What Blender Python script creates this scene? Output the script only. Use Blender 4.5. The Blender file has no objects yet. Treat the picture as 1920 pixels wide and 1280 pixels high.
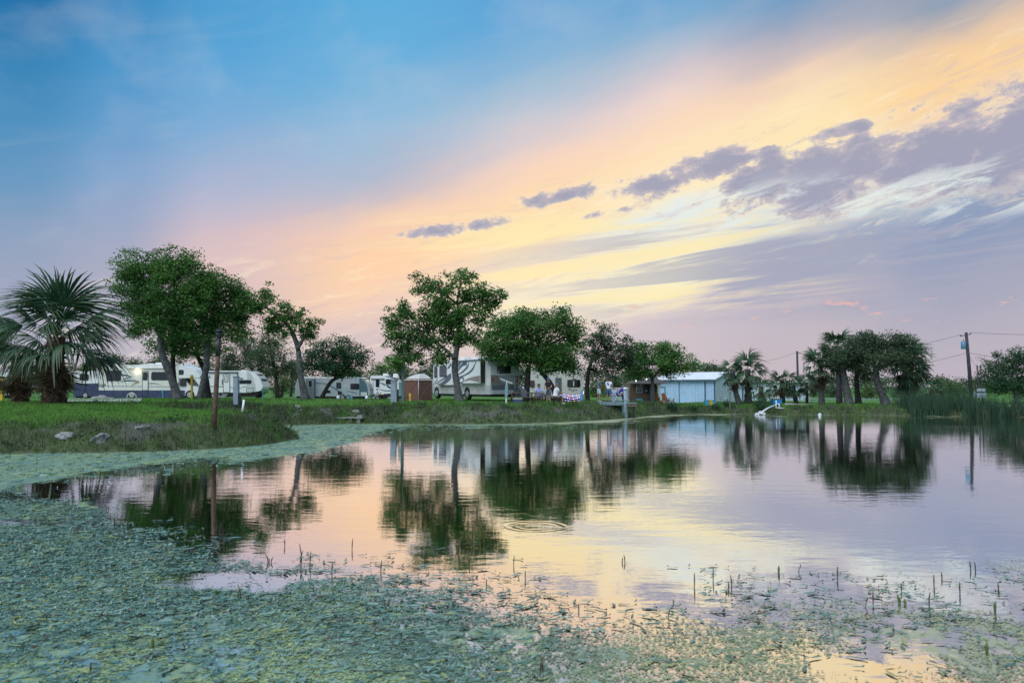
import bpy, bmesh, math, random
import numpy as np
from mathutils import Vector, Matrix, Euler

SC = bpy.context.scene
COL = SC.collection
R = math.radians
F = 1440.0                        # focal length in pixels of the 1920 px photograph
CAMZ = 2.2
PITCH = math.atan(85.0 / F)
CP, SP = math.cos(PITCH), math.sin(PITCH)

# ------------------------------------------------------------------ camera
cam = bpy.data.cameras.new('camera')
cam.sensor_width = 36.0
cam.lens = 36.0 * F / 1920.0
cam.clip_start = 0.1
cam.clip_end = 9000
cam.dof.use_dof = True
cam.dof.focus_distance = 52.0
cam.dof.aperture_fstop = 2.4
camo = bpy.data.objects.new('camera', cam)
camo.location = (0, 0, CAMZ)
camo.rotation_euler = (math.pi / 2 + PITCH, 0, 0)
COL.objects.link(camo)
SC.camera = camo

SC.view_settings.view_transform = 'Standard'
SC.view_settings.look = 'None'
SC.view_settings.gamma = 1
SC.view_settings.use_curve_mapping = False
SC.view_settings.exposure = 0.0
SC.cycles.use_denoising = True
SC.cycles.max_bounces = 8
SC.cycles.transparent_max_bounces = 12
SC.cycles.caustics_reflective = False
SC.cycles.caustics_refractive = False


def ray(px, py):
    u, v = (px - 960.0) / F, (640.0 - py) / F
    return (u, CP - v * SP, SP + v * CP)


def at(px, py, D):
    """point on the pixel's ray at forward distance D (world y)"""
    x, y, z = ray(px, py)
    return Vector((x / y * D, D, CAMZ + z / y * D))


def on_water(px, py):
    x, y, z = ray(px, py)
    t = -CAMZ / z
    return (x * t, y * t)


def project(x, y, z):
    """world arrays -> photo pixels"""
    zz = z - CAMZ
    d = y * CP + zz * SP
    v = -y * SP + zz * CP
    d = np.maximum(d, 1e-3)
    return 960 + F * x / d, 640 - F * v / d


def lin(c):
    return tuple(((v / 255.0) / 12.92) if v / 255.0 <= 0.04045 else (((v / 255.0) + 0.055) / 1.055) ** 2.4 for v in c[:3]) + (1.0,)


# ------------------------------------------------------------------ node helper
class NT:
    def __init__(s, tree):
        s.t = tree

    def n(s, typ, **kw):
        nd = s.t.nodes.new(typ)
        for k, v in kw.items():
            setattr(nd, k, v)
        return nd

    def put(s, sock, v):
        if hasattr(v, 'is_linked') or isinstance(v, bpy.types.NodeSocket):
            s.t.links.new(v, sock)
        else:
            sock.default_value = v

    def m(s, op, a, b=None, c=None, clamp=False):
        nd = s.n('ShaderNodeMath', operation=op, use_clamp=clamp)
        s.put(nd.inputs[0], a)
        if b is not None:
            s.put(nd.inputs[1], b)
        if c is not None:
            s.put(nd.inputs[2], c)
        return nd.outputs[0]

    def ss(s, x, lo, hi):
        """smoothstep lo..hi -> 0..1"""
        nd = s.n('ShaderNodeMapRange', interpolation_type='SMOOTHSTEP')
        s.put(nd.inputs[0], x)
        s.put(nd.inputs[1], lo)
        s.put(nd.inputs[2], hi)
        return nd.outputs[0]

    def mix(s, f, a, b, blend='MIX'):
        nd = s.n('ShaderNodeMix', data_type='RGBA', blend_type=blend)
        s.put(nd.inputs[0], f)
        s.put(nd.inputs[6], a)
        s.put(nd.inputs[7], b)
        return nd.outputs[2]

    def xyz(s, x, y, z):
        nd = s.n('ShaderNodeCombineXYZ')
        for i, v in enumerate((x, y, z)):
            s.put(nd.inputs[i], v)
        return nd.outputs[0]

    def noise(s, vec, scale, detail=4, rough=0.55, dist=0.0, out=0):
        nd = s.n('ShaderNodeTexNoise')
        if vec is not None:
            s.put(nd.inputs['Vector'], vec)
        nd.inputs['Scale'].default_value = scale
        nd.inputs['Detail'].default_value = detail
        nd.inputs['Roughness'].default_value = rough
        nd.inputs['Distortion'].default_value = dist
        return nd.outputs[out]

    def ramp(s, f, stops, interp='LINEAR'):
        nd = s.n('ShaderNodeValToRGB')
        nd.color_ramp.interpolation = interp
        el = nd.color_ramp.elements
        while len(el) < len(stops):
            el.new(0.5)
        for e, (p, c) in zip(el, stops):
            e.position = p
            e.color = c
        s.put(nd.inputs[0], f)
        return nd.outputs[0]


# ------------------------------------------------------------------ sky (world)
FILL_AZ, FILL_EL = -2.5, R(52.0)        # after sunset: added wide soft fill lamp behind the viewer, standing in for skylight
world = bpy.data.worlds.new('World')
SC.world = world
world.use_nodes = True
T = NT(world.node_tree)
T.t.nodes.clear()
gen = T.n('ShaderNodeTexCoord').outputs['Generated']
sep = T.n('ShaderNodeSeparateXYZ')
T.put(sep.inputs[0], gen)
dx, dy, dz = sep.outputs
az = T.m('ARCTAN2', dx, dy)
azc = T.m('MINIMUM', T.m('MAXIMUM', az, -1.25), 1.25)
el = T.m('ARCSINE', T.m('MAXIMUM', dz, 0.0))
# wind-drawn streaks: noise stretched along the cloud band
K0, K1 = 0.195, 0.255
along = T.m('ADD', T.m('MULTIPLY', azc, 0.969), T.m('MULTIPLY', el, 0.247))
across = T.m('SUBTRACT', T.m('MULTIPLY', el, 0.969), T.m('MULTIPLY', azc, 0.247))
streak = T.noise(T.xyz(T.m('MULTIPLY', along, 3.0), T.m('MULTIPLY', across, 17.0), 0.3), 1.0, 6, 0.58, 0.6)
soft = T.noise(T.xyz(T.m('MULTIPLY', along, 4.0), T.m('MULTIPLY', across, 7.0), 5.3), 1.0, 3, 0.5, 0.3)
r0 = T.m('SUBTRACT', el, T.m('ADD', T.m('MULTIPLY', azc, K1), K0))
r = T.m('ADD', r0, T.m('ADD', T.m('MULTIPLY', T.m('SUBTRACT', streak, 0.5), 0.04),
                      T.m('MULTIPLY', T.m('SUBTRACT', soft, 0.5), 0.055)))
RLO, RHI = -0.5, 1.1


def az_el(px, py):
    x, y, z = ray(px, py)
    return math.atan2(x, y), math.atan2(z, math.hypot(x, y))


ZEN = (58, 124, 178)
columns = [
    (-1.1, None, [(0.0, (172, 172, 190)), (0.12, (148, 162, 190)), (0.3, (92, 142, 186)), (0.6, (44, 118, 172))]),
    (40, 0, [(725, (192, 186, 196)), (680, (186, 182, 196)), (600, (168, 171, 191)), (500, (152, 164, 190)), (410, (132, 159, 191)), (328, (106, 153, 193)), (219, (78, 144, 190)), (110, (56, 132, 183)), (0, (32, 114, 170))]),
    (215, 0, [(725, (194, 187, 196)), (680, (190, 185, 197)), (600, (178, 176, 193)), (500, (168, 171, 193)), (430, (156, 168, 196)), (328, (136, 167, 205)), (219, (100, 158, 205)), (110, (76, 150, 202)), (0, (58, 138, 192))]),
    (400, 0, [(700, (202, 190, 196)), (600, (208, 190, 193)), (500, (222, 194, 192)), (437, (212, 190, 197)), (383, (190, 186, 205)), (328, (164, 180, 210)), (273, (144, 176, 211)), (219, (128, 174, 214)), (164, (109, 170, 215)), (100, (92, 165, 214)), (0, (80, 158, 209))]),
    (700, 0, [(720, (208, 190, 194)), (629, (216, 195, 195)), (574, (240, 206, 188)), (520, (254, 211, 174)), (465, (254, 211, 170)), (410, (246, 206, 180)), (372, (206, 191, 196)), (328, (176, 186, 206)), (246, (154, 189, 218)), (164, (126, 181, 218)), (110, (107, 176, 220)), (0, (94, 172, 219))]),
    (1000, 0, [(700, (212, 195, 198)), (640, (228, 208, 200)), (560, (250, 237, 206)), (520, (254, 232, 194)), (480, (240, 222, 198)), (437, (255, 228, 181)), (383, (254, 222, 176)), (335, (252, 216, 183)), (300, (240, 211, 196)), (273, (220, 205, 205)), (219, (195, 200, 212)), (164, (165, 190, 212)), (110, (135, 180, 215)), (0, (96, 165, 215))]),
    (1250, 0, [(700, (205, 191, 197)), (630, (206, 193, 200)), (580, (218, 203, 204)), (545, (250, 241, 204)), (492, (248, 238, 203)), (437, (236, 230, 214)), (405, (226, 238, 238)), (372, (254, 234, 194)), (290, (254, 226, 185)), (246, (252, 219, 190)), (191, (240, 214, 204)), (153, (214, 201, 206)), (110, (176, 190, 208)), (55, (131, 175, 210)), (0, (106, 165, 210))]),
    (1500, 0, [(720, (198, 185, 193)), (630, (194, 183, 191)), (570, (190, 180, 192)), (520, (170, 171, 190)), (465, (166, 171, 191)), (420, (196, 204, 212)), (383, (218, 224, 224)), (320, (248, 236, 204)), (273, (254, 232, 182)), (191, (253, 226, 186)), (153, (241, 211, 186)), (110, (200, 187, 190)), (55, (152, 166, 190)), (0, (111, 155, 195))]),
    (1800, 0, [(720, (188, 179, 191)), (620, (180, 174, 189)), (520, (163, 165, 187)), (437, (142, 156, 186)), (383, (144, 159, 188)), (345, (182, 200, 213)), (270, (218, 204, 196)), (191, (247, 212, 168)), (137, (253, 213, 157)), (82, (236, 202, 167)), (44, (196, 182, 176)), (0, (146, 161, 181))]),
    (1.1, None, [(0.0, (172, 170, 188)), (0.12, (150, 160, 188)), (0.25, (176, 178, 192)), (0.40, (206, 188, 174)), (0.55, (150, 168, 190)), (0.8, (80, 140, 188))]),
]
cols = []
for px, fl, stops in columns:
    if fl is None:
        a0 = px
        pts = [(e - (K0 + K1 * a0), c) for e, c in stops]
    else:
        a0 = az_el(px, 640)[0]
        pts = [(az_el(px, py)[1] - (K0 + K1 * a0), c) for py, c in stops]
    pts.append((0.95, ZEN))
    sc_ = [((p - RLO) / (RHI - RLO), lin(c)) for p, c in pts]
    cols.append((a0, sc_))
rn = T.m('DIVIDE', T.m('SUBTRACT', r, RLO), RHI - RLO, clamp=True)
sky = None
for i, (a0, st) in enumerate(cols):
    c = T.ramp(rn, st)
    if sky is None:
        sky = c
    else:
        sky = T.mix(T.ss(az, cols[i - 1][0], a0), sky, c)
# behind the viewer the dome closes with plain dusk blue
back = T.ramp(T.m('DIVIDE', el, 1.571), [(0.0, lin((168, 176, 198))), (0.25, lin((130, 168, 206))), (0.7, lin((84, 142, 192))), (1.0, lin(ZEN))])
absaz = T.m('ABSOLUTE', az)
sky = T.mix(T.ss(absaz, 1.1, 2.2), sky, back)
front = T.m('SUBTRACT', 1.0, T.ss(absaz, 1.0, 1.6))

# thin cirrus brightening / greying everywhere in the front sky
cir = T.noise(T.xyz(T.m('MULTIPLY', along, 5.0), T.m('MULTIPLY', across, 30.0), 9.1), 1.0, 7, 0.62, 0.8)
sky = T.mix(T.m('MULTIPLY', T.m('MULTIPLY', T.ss(cir, 0.5, 0.8), 0.06), front), sky, lin((236, 226, 214)))
mott = T.noise(T.xyz(T.m('MULTIPLY', azc, 7.0), T.m('MULTIPLY', el, 9.0), 2.2), 1.0, 5, 0.55, 0.4)
sky = T.mix(T.m('MULTIPLY', T.m('MULTIPLY', T.ss(mott, 0.5, 0.78), 0.2), front), sky, lin((196, 202, 214)))

# fine wisps inside the glow
wsp = T.noise(T.xyz(T.m('MULTIPLY', along, 13.0), T.m('MULTIPLY', across, 75.0), 12.4), 1.0, 8, 0.64, 0.9)
wm_ = T.m('MULTIPLY', T.m('MULTIPLY', T.ss(r0, -0.20, -0.10), T.m('SUBTRACT', 1.0, T.ss(r0, 0.015, 0.085))), front)
sky = T.mix(T.m('MULTIPLY', T.m('MULTIPLY', T.ss(wsp, 0.52, 0.68), wm_), 0.45), sky, lin((255, 240, 208)))
sky = T.mix(T.m('MULTIPLY', T.m('MULTIPLY', T.ss(wsp, 0.46, 0.32), wm_), 0.42), sky, lin((212, 190, 192)))

# the low grey stratus sheet on the right, torn into long streaks, with clear yellow gaps
flat = T.noise(T.xyz(T.m('MULTIPLY', along, 2.6), T.m('MULTIPLY', T.m('SUBTRACT', el, T.m('MULTIPLY', azc, 0.10)), 38.0), 3.7), 1.0, 7, 0.6, 0.5)
gl = T.m('MULTIPLY', T.m('MULTIPLY', T.ss(az, -0.12, 0.35), front), T.m('MULTIPLY', T.ss(el, 0.07, 0.115), T.m('SUBTRACT', 1.0, T.ss(el, 0.185, 0.225))))
sky = T.mix(T.m('MULTIPLY', T.m('MULTIPLY', T.ss(flat, 0.47, 0.56), gl), 0.85), sky, lin((166, 168, 188)))
gy = T.m('MULTIPLY', T.m('MULTIPLY', T.ss(az, -0.25, 0.0), T.m('SUBTRACT', 1.0, T.ss(az, 0.22, 0.5))), T.m('MULTIPLY', T.ss(el, 0.085, 0.12), T.m('SUBTRACT', 1.0, T.ss(el, 0.2, 0.24))))
sky = T.mix(T.m('MULTIPLY', T.m('MULTIPLY', T.ss(flat, 0.50, 0.40), gy), 0.75), sky, lin((255, 236, 178)))

# torn altocumulus: a line of clumps inside the glow
puff = T.noise(T.xyz(T.m('MULTIPLY', azc, 17.0), T.m('MULTIPLY', el, 27.0), 7.7), 1.0, 10, 0.66, 0.3)
fine = T.noise(T.xyz(T.m('MULTIPLY', along, 34.0), T.m('MULTIPLY', across, 90.0), 2.9), 1.0, 6, 0.6, 0.4)
lob = None
for (lx, ly, rx_, ry_, st_) in ((850, 428, 95, 11, .62), (1060, 367, 80, 14, .7), (1255, 335, 95, 26, .8), (1340, 312, 75, 24, .75), (1420, 345, 62, 44, .85), (1440, 305, 26, 30, .6), (1550, 335, 98, 54, 1.0), (1640, 300, 60, 46, .8),
                                (1760, 290, 140, 66, 1.0), (1900, 265, 130, 78, 1.0), (2080, 235, 160, 60, .9), (1620, 235, 130, 12, .55), (1290, 385, 130, 14, .35), (1130, 400, 70, 7, .4)):
    a0_, e0_ = az_el(lx, ly)
    ca_ = math.cos(a0_)
    sa_, se_ = rx_ / F * ca_ * ca_, ry_ / F * ca_
    u_ = T.m('DIVIDE', T.m('SUBTRACT', az, a0_), sa_)
    # clumps follow the slope of the band
    v_ = T.m('DIVIDE', T.m('SUBTRACT', T.m('SUBTRACT', el, e0_), T.m('MULTIPLY', T.m('SUBTRACT', az, a0_), 0.16)), se_)
    g_ = T.m('MULTIPLY', T.m('EXPONENT', T.m('MULTIPLY', T.m('ADD', T.m('MULTIPLY', u_, u_), T.m('MULTIPLY', v_, v_)), -0.8)), st_)
    lob = g_ if lob is None else T.m('MAXIMUM', lob, g_)
dens = T.m('ADD', T.m('MULTIPLY', lob, 0.80), T.m('ADD', T.m('MULTIPLY', T.m('SUBTRACT', puff, 0.5), 1.7), T.m('MULTIPLY', T.m('SUBTRACT', fine, 0.5), 0.7)))
lobm = T.ss(lob, 0.03, 0.30)
pm = T.m('MULTIPLY', T.m('MULTIPLY', T.ss(dens, 0.20, 0.40), lobm), front)
edge = T.m('MULTIPLY', T.m('MULTIPLY', T.ss(dens, 0.05, 0.25), lobm), front)
sky = T.mix(T.m('MULTIPLY', edge, 0.30), sky, lin((250, 234, 208)))
pcol = T.mix(T.ss(dens, 0.30, 0.62), lin((190, 182, 192)), lin((156, 158, 182)))
sky = T.mix(T.m('MULTIPLY', pm, 0.93), sky, pcol)
# pale rifts under the altocumulus
rift = T.noise(T.xyz(T.m('MULTIPLY', along, 9.0), T.m('MULTIPLY', across, 40.0), 6.1), 1.0, 7, 0.62, 0.5)
rm = T.m('MULTIPLY', T.m('MULTIPLY', T.ss(az, 0.1, 0.25), front), T.m('MULTIPLY', T.ss(el, 0.175, 0.205), T.m('SUBTRACT', 1.0, T.ss(el, 0.225, 0.265))))
sky = T.mix(T.m('MULTIPLY', T.m('MULTIPLY', T.ss(rift, 0.48, 0.6), rm), 0.8), sky, lin((229, 237, 233)))
# small pink cloudlets low over the far trees
pk = T.noise(T.xyz(T.m('MULTIPLY', azc, 22.0), T.m('MULTIPLY', el, 75.0), 8.8), 1.0, 5, 0.6, 0.2)
pkm = T.m('MULTIPLY', T.m('MULTIPLY', T.ss(az, 0.05, 0.15), front), T.m('MULTIPLY', T.ss(el, 0.07, 0.085), T.m('SUBTRACT', 1.0, T.ss(el, 0.095, 0.11))))
sky = T.mix(T.m('MULTIPLY', T.m('MULTIPLY', T.ss(pk, 0.60, 0.68), pkm), 0.8), sky, lin((246, 186, 170)))

ns = T.n('ShaderNodeTexSky', sky_type='NISHITA')
ns.sun_disc = False
ns.sun_elevation = FILL_EL
ns.sun_rotation = FILL_AZ
ns.altitude = 5.0
bg2 = T.n('ShaderNodeBackground')
T.put(bg2.inputs[0], ns.outputs[0])
bg2.inputs[1].default_value = 0.002
bg = T.n('ShaderNodeBackground')
T.put(bg.inputs[0], sky)
bg.inputs[1].default_value = 1.0
addn = T.n('ShaderNodeAddShader')
T.put(addn.inputs[0], bg.outputs[0])
T.put(addn.inputs[1], bg2.outputs[0])
T.put(T.n('ShaderNodeOutputWorld').inputs[0], addn.outputs[0])
world.cycles.sampling_method = 'MANUAL'
world.cycles.sample_map_resolution = 512

sun = bpy.data.lights.new('sun', 'SUN')  # added fill lamp that lifts the foreground from behind the viewer
sun.energy = 3.3
sun.angle = R(70)
sun.color = (0.95, 0.98, 1.0)
fillo = bpy.data.objects.new('sun', sun)
sd = Vector((math.sin(FILL_AZ) * math.cos(FILL_EL), math.cos(FILL_AZ) * math.cos(FILL_EL), math.sin(FILL_EL)))
fillo.rotation_euler = (-sd).to_track_quat('-Z', 'Y').to_euler()
fillo.location = (20, 60, 40)
COL.objects.link(fillo)

# ------------------------------------------------------------------ numpy noise
def _hash(ix, iy, seed):
    h = (ix.astype(np.int64) * 374761393 + iy.astype(np.int64) * 668265263 + seed * 974634777) & 0x7fffffff
    h = ((h ^ (h >> 13)) * 1274126177) & 0x7fffffff
    return ((h ^ (h >> 16)) & 0xffff) / 65535.0


def vnoise(x, y, seed=0):
    ix, iy = np.floor(x), np.floor(y)
    fx, fy = x - ix, y - iy
    fx = fx * fx * (3 - 2 * fx)
    fy = fy * fy * (3 - 2 * fy)
    a = _hash(ix, iy, seed)
    b = _hash(ix + 1, iy, seed)
    c = _hash(ix, iy + 1, seed)
    d = _hash(ix + 1, iy + 1, seed)
    return (a * (1 - fx) + b * fx) * (1 - fy) + (c * (1 - fx) + d * fx) * fy


def fbm(x, y, seed=0, oct=4):
    s, amp, tot = 0.0, 0.5, 0.0
    for o in range(oct):
        s = s + amp * vnoise(x * 2 ** o, y * 2 ** o, seed + o * 17)
        tot += amp
        amp *= 0.5
    return s / tot


def sstep(x, a, b):
    t = np.clip((x - a) / (b - a), 0, 1)
    return t * t * (3 - 2 * t)


rng = np.random.default_rng(7)
random.seed(7)

# ------------------------------------------------------------------ materials
MATS = {}


def mat(name, col, rough=0.6, metal=0.0, var=0.12, scale=6.0, bump=0.0, bscale=40.0, attr=None, emit=None, estr=0.0, spec=0.5, trans=0.0, coat=0.0):
    """procedural surface: base colour broken up by two octaves of noise, roughness variation and fine relief"""
    if name in MATS:
        return MATS[name]
    m = bpy.data.materials.new(name)
    m.use_nodes = True
    t = NT(m.node_tree)
    b = m.node_tree.nodes['Principled BSDF']
    tc = t.n('ShaderNodeTexCoord').outputs['Object']
    base = tuple(col[:3]) + (1.0,)
    if attr:
        an = t.n('ShaderNodeAttribute', attribute_name=attr)
        cs = an.outputs['Color']
    else:
        cs = None
    nz = t.noise(tc, scale, 5, 0.6)
    dark = tuple(c * (1 - var) for c in base[:3]) + (1,)
    lite = tuple(min(1, c * (1 + var)) for c in base[:3]) + (1,)
    if cs is None:
        cc = t.mix(t.ss(nz, 0.3, 0.7), dark, lite)
    else:
        k = t.n('ShaderNodeMapRange')
        t.put(k.inputs[0], nz)
        k.inputs[3].default_value = 1 - var
        k.inputs[4].default_value = 1 + var
        vv = t.n('ShaderNodeVectorMath', operation='SCALE')
        t.put(vv.inputs[0], cs)
        t.put(vv.inputs['Scale'], k.outputs[0])
        cc = vv.outputs[0]
    t.put(b.inputs['Base Color'], cc)
    k2 = t.n('ShaderNodeMapRange')
    t.put(k2.inputs[0], t.noise(tc, scale * 2.7, 3, 0.5))
    k2.inputs[3].default_value = max(0.02, rough - 0.1)
    k2.inputs[4].default_value = min(1, rough + 0.1)
    t.put(b.inputs['Roughness'], k2.outputs[0])
    b.inputs['Metallic'].default_value = metal
    b.inputs['Specular IOR Level'].default_value = spec
    if coat:
        b.inputs['Coat Weight'].default_value = coat
        b.inputs['Coat Roughness'].default_value = 0.08
    if bump:
        bn = t.n('ShaderNodeBump')
        bn.inputs['Strength'].default_value = bump
        bn.inputs['Distance'].default_value = 0.02
        t.put(bn.inputs['Height'], t.noise(tc, bscale, 5, 0.6))
        t.put(b.inputs['Normal'], bn.outputs[0])
    if emit:
        b.inputs['Emission Color'].default_value = tuple(emit) + (1,)
        b.inputs['Emission Strength'].default_value = estr
    if trans:
        tr = t.n('ShaderNodeBsdfTranslucent')
        t.put(tr.inputs[0], cc)
        mx = t.n('ShaderNodeMixShader')
        mx.inputs[0].default_value = trans
        t.put(mx.inputs[1], b.outputs[0])
        t.put(mx.inputs[2], tr.outputs[0])
        t.put(m.node_tree.nodes['Material Output'].inputs[0], mx.outputs[0])
    MATS[name] = m
    return m


# ------------------------------------------------------------------ objects
def tag(o, label=None, cat=None, group=None, kind=None):
    if label:
        o['label'] = label
    if cat:
        o['category'] = cat
    if group:
        o['group'] = group
    if kind:
        o['kind'] = kind
    return o


def link(o, parent=None):
    COL.objects.link(o)
    if parent is not None:
        o.parent = parent
    return o


def empty(name, loc, rz=0.0, label=None, cat=None, group=None):
    o = bpy.data.objects.new(name, None)
    o.empty_display_size = 0.2
    o.location = loc
    o.rotation_euler = (0, 0, rz)
    link(o)
    return tag(o, label, cat, group)


def mesh_np(name, V, Fa, m, parent=None, smooth=False, attrs=None):
    """V (n,3); Fa (k,3|4) index array"""
    V = np.asarray(V, dtype=np.float32)
    Fa = np.asarray(Fa, dtype=np.int32)
    me = bpy.data.meshes.new(name)
    k, s = Fa.shape
    me.vertices.add(len(V))
    me.vertices.foreach_set('co', V.ravel())
    me.loops.add(k * s)
    me.loops.foreach_set('vertex_index', Fa.ravel())
    me.polygons.add(k)
    me.polygons.foreach_set('loop_start', np.arange(0, k * s, s, dtype=np.int32))
    me.polygons.foreach_set('loop_total', np.full(k, s, dtype=np.int32))
    if smooth:
        me.polygons.foreach_set('use_smooth', np.ones(k, dtype=bool))
    if attrs:
        for an, (typ, data) in attrs.items():
            a = me.attributes.new(an, typ, 'POINT')
            if typ == 'FLOAT_COLOR':
                d = np.ones((len(V), 4), dtype=np.float32)
                d[:, :3] = data
                a.data.foreach_set('color', d.ravel())
            else:
                a.data.foreach_set('value', np.asarray(data, dtype=np.float32))
    me.update(calc_edges=True)
    me.materials.append(m)
    o = bpy.data.objects.new(name, me)
    return link(o, parent)


class MB:
    """collects shapes in a bmesh and links them as one mesh object"""

    def __init__(s):
        s.bm = bmesh.new()

    def box(s, x0, x1, y0, y1, z0, z1, bev=0.0):
        ret = bmesh.ops.create_cube(s.bm, size=1.0)
        vs = ret['verts']
        bmesh.ops.scale(s.bm, vec=(x1 - x0, y1 - y0, z1 - z0), verts=vs)
        bmesh.ops.translate(s.bm, vec=((x0 + x1) / 2, (y0 + y1) / 2, (z0 + z1) / 2), verts=vs)
        if bev:
            es = list({e for v in vs for e in v.link_edges})
            bmesh.ops.bevel(s.bm, geom=es, offset=bev, segments=2, affect='EDGES', profile=0.7)
        return s

    def tube(s, pts, rad, n=8, cap=True):
        pts = [Vector(p) for p in pts]
        if not isinstance(rad, (list, tuple)):
            rad = [rad] * len(pts)
        rings = []
        prev = None
        for i, p in enumerate(pts):
            if i == 0:
                d = pts[1] - p
            elif i == len(pts) - 1:
                d = p - pts[i - 1]
            else:
                d = (pts[i + 1] - pts[i - 1])
            d = d.normalized() if d.length > 1e-9 else Vector((0, 0, 1))
            if prev is None:
                a = Vector((0, 0, 1)) if abs(d.z) < 0.9 else Vector((1, 0, 0))
                u = d.cross(a).normalized()
            else:
                u = (prev - d * prev.dot(d))
                u = u.normalized() if u.length > 1e-6 else d.orthogonal().normalized()
            prev = u
            w = d.cross(u)
            rings.append([s.bm.verts.new(p + (u * math.cos(2 * math.pi * k / n) + w * math.sin(2 * math.pi * k / n)) * rad[i]) for k in range(n)])
        for a, b in zip(rings, rings[1:]):
            for k in range(n):
                f = s.bm.faces.new((a[k], a[(k + 1) % n], b[(k + 1) % n], b[k]))
                f.smooth = n > 5
        if cap:
            try:
                s.bm.faces.new(rings[0][::-1])
                s.bm.faces.new(rings[-1])
            except ValueError:
                pass
        return s

    def prism(s, poly, y0, y1, axis='y', bev=0.0):
        """polygon of (a,b) in the xz plane (axis y), xy (axis z) or yz (axis x), extruded"""
        def P(a, b, t):
            return {'y': (a, t, b), 'z': (a, b, t), 'x': (t, a, b)}[axis]
        A = [s.bm.verts.new(P(a, b, y0)) for a, b in poly]
        B = [s.bm.verts.new(P(a, b, y1)) for a, b in poly]
        fs = [s.bm.faces.new(A), s.bm.faces.new(B[::-1])]
        n = len(poly)
        for k in range(n):
            fs.append(s.bm.faces.new((A[k], B[k], B[(k + 1) % n], A[(k + 1) % n])))
        bmesh.ops.recalc_face_normals(s.bm, faces=fs)
        if bev:
            es = list({e for f in fs[:2] for e in f.edges})
            bmesh.ops.bevel(s.bm, geom=es, offset=bev, segments=2, affect='EDGES', profile=0.7)
        return s

    def ball(s, c, r, sx=1, sy=1, sz=1, seg=10):
        ret = bmesh.ops.create_uvsphere(s.bm, u_segments=seg, v_segments=max(5, seg * 2 // 3), radius=r)
        bmesh.ops.scale(s.bm, vec=(sx, sy, sz), verts=ret['verts'])
        bmesh.ops.translate(s.bm, vec=c, verts=ret['verts'])
        for v in ret['verts']:
            for f in v.link_faces:
                f.smooth = True
        return s

    def quad(s, *p):
        s.bm.faces.new([s.bm.verts.new(q) for q in p])
        return s

    def build(s, name, m, parent=None):
        me = bpy.data.meshes.new(name)
        bmesh.ops.recalc_face_normals(s.bm, faces=s.bm.faces[:])
        s.bm.to_mesh(me)
        s.bm.free()
        me.materials.append(m)
        o = bpy.data.objects.new(name, me)
        return link(o, parent)


def rrect(x0, x1, z0, z1, r, n=4):
    pts = []
    for cx, cz, a in ((x1 - r, z1 - r, 0), (x0 + r, z1 - r, 90), (x0 + r, z0 + r, 180), (x1 - r, z0 + r, 270)):
        for k in range(n + 1):
            t = R(a + 90 * k / n)
            pts.append((cx + r * math.cos(t), cz + r * math.sin(t)))
    return pts


# ------------------------------------------------------------------ pond outline (world xy from the waterline in the photograph)
shore_px = [(-60, 853), (0, 851), (150, 849), (300, 846), (420, 840), (500, 833), (546, 825)]
pond = [on_water(*p) for p in shore_px]
pond += [(-9.0, 32.6), (-9.6, 34.2), (-11.6, 37.0), (-14.6, 39.4), (-19.0, 41.2), (-20.5, 42.3), (-18.6, 43.6), (-15.4, 44.3)]
far_px = [(540, 797), (620, 795.5), (700, 794.5), (800, 795), (900, 795), (1000, 793.5), (1060, 791), (1120, 788), (1170, 784.5), (1215, 780), (1260, 777.5), (1330, 776.3),
          (1420, 776.3), (1500, 777), (1600, 778), (1700, 779), (1780, 780), (1860, 781), (1920, 782), (2000, 784)]
pond += [on_water(*p) for p in far_px]
pond += [(46, 48), (50, 38), (47, 22), (38, 8), (22, 2.6), (8, 1.8), (-6, 2.2), (-16, 6), (-24, 13), (-25, 20)]


def catmull(P, n=5):
    P = [np.array(p, float) for p in P]
    out = []
    N = len(P)
    for i in range(N):
        p0, p1, p2, p3 = P[i - 1], P[i], P[(i + 1) % N], P[(i + 2) % N]
        for k in range(n):
            t = k / n
            out.append(0.5 * ((2 * p1) + (-p0 + p2) * t + (2 * p0 - 5 * p1 + 4 * p2 - p3) * t * t + (-p0 + 3 * p1 - 3 * p2 + p3) * t ** 3))
    return np.array(out)


POND = catmull(pond, 4)


def sdist(x, y):
    """signed distance to the shore, positive on land"""
    x = np.asarray(x, float).ravel()
    y = np.asarray(y, float).ravel()
    A = POND
    B = np.roll(POND, -1, axis=0)
    best = np.full(x.shape, 1e18)
    inside = np.zeros(x.shape, bool)
    for a, b in zip(A, B):
        ex, ey = b - a
        L = ex * ex + ey * ey + 1e-12
        t = np.clip(((x - a[0]) * ex + (y - a[1]) * ey) / L, 0, 1)
        d = (x - a[0] - t * ex) ** 2 + (y - a[1] - t * ey) ** 2
        best = np.minimum(best, d)
        c = ((a[1] > y) != (b[1] > y)) & (x < ex * (y - a[1]) / (ey if abs(ey) > 1e-12 else 1e-12) + a[0])
        inside ^= c
    d = np.sqrt(best)
    return np.where(inside, -d, d)


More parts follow.
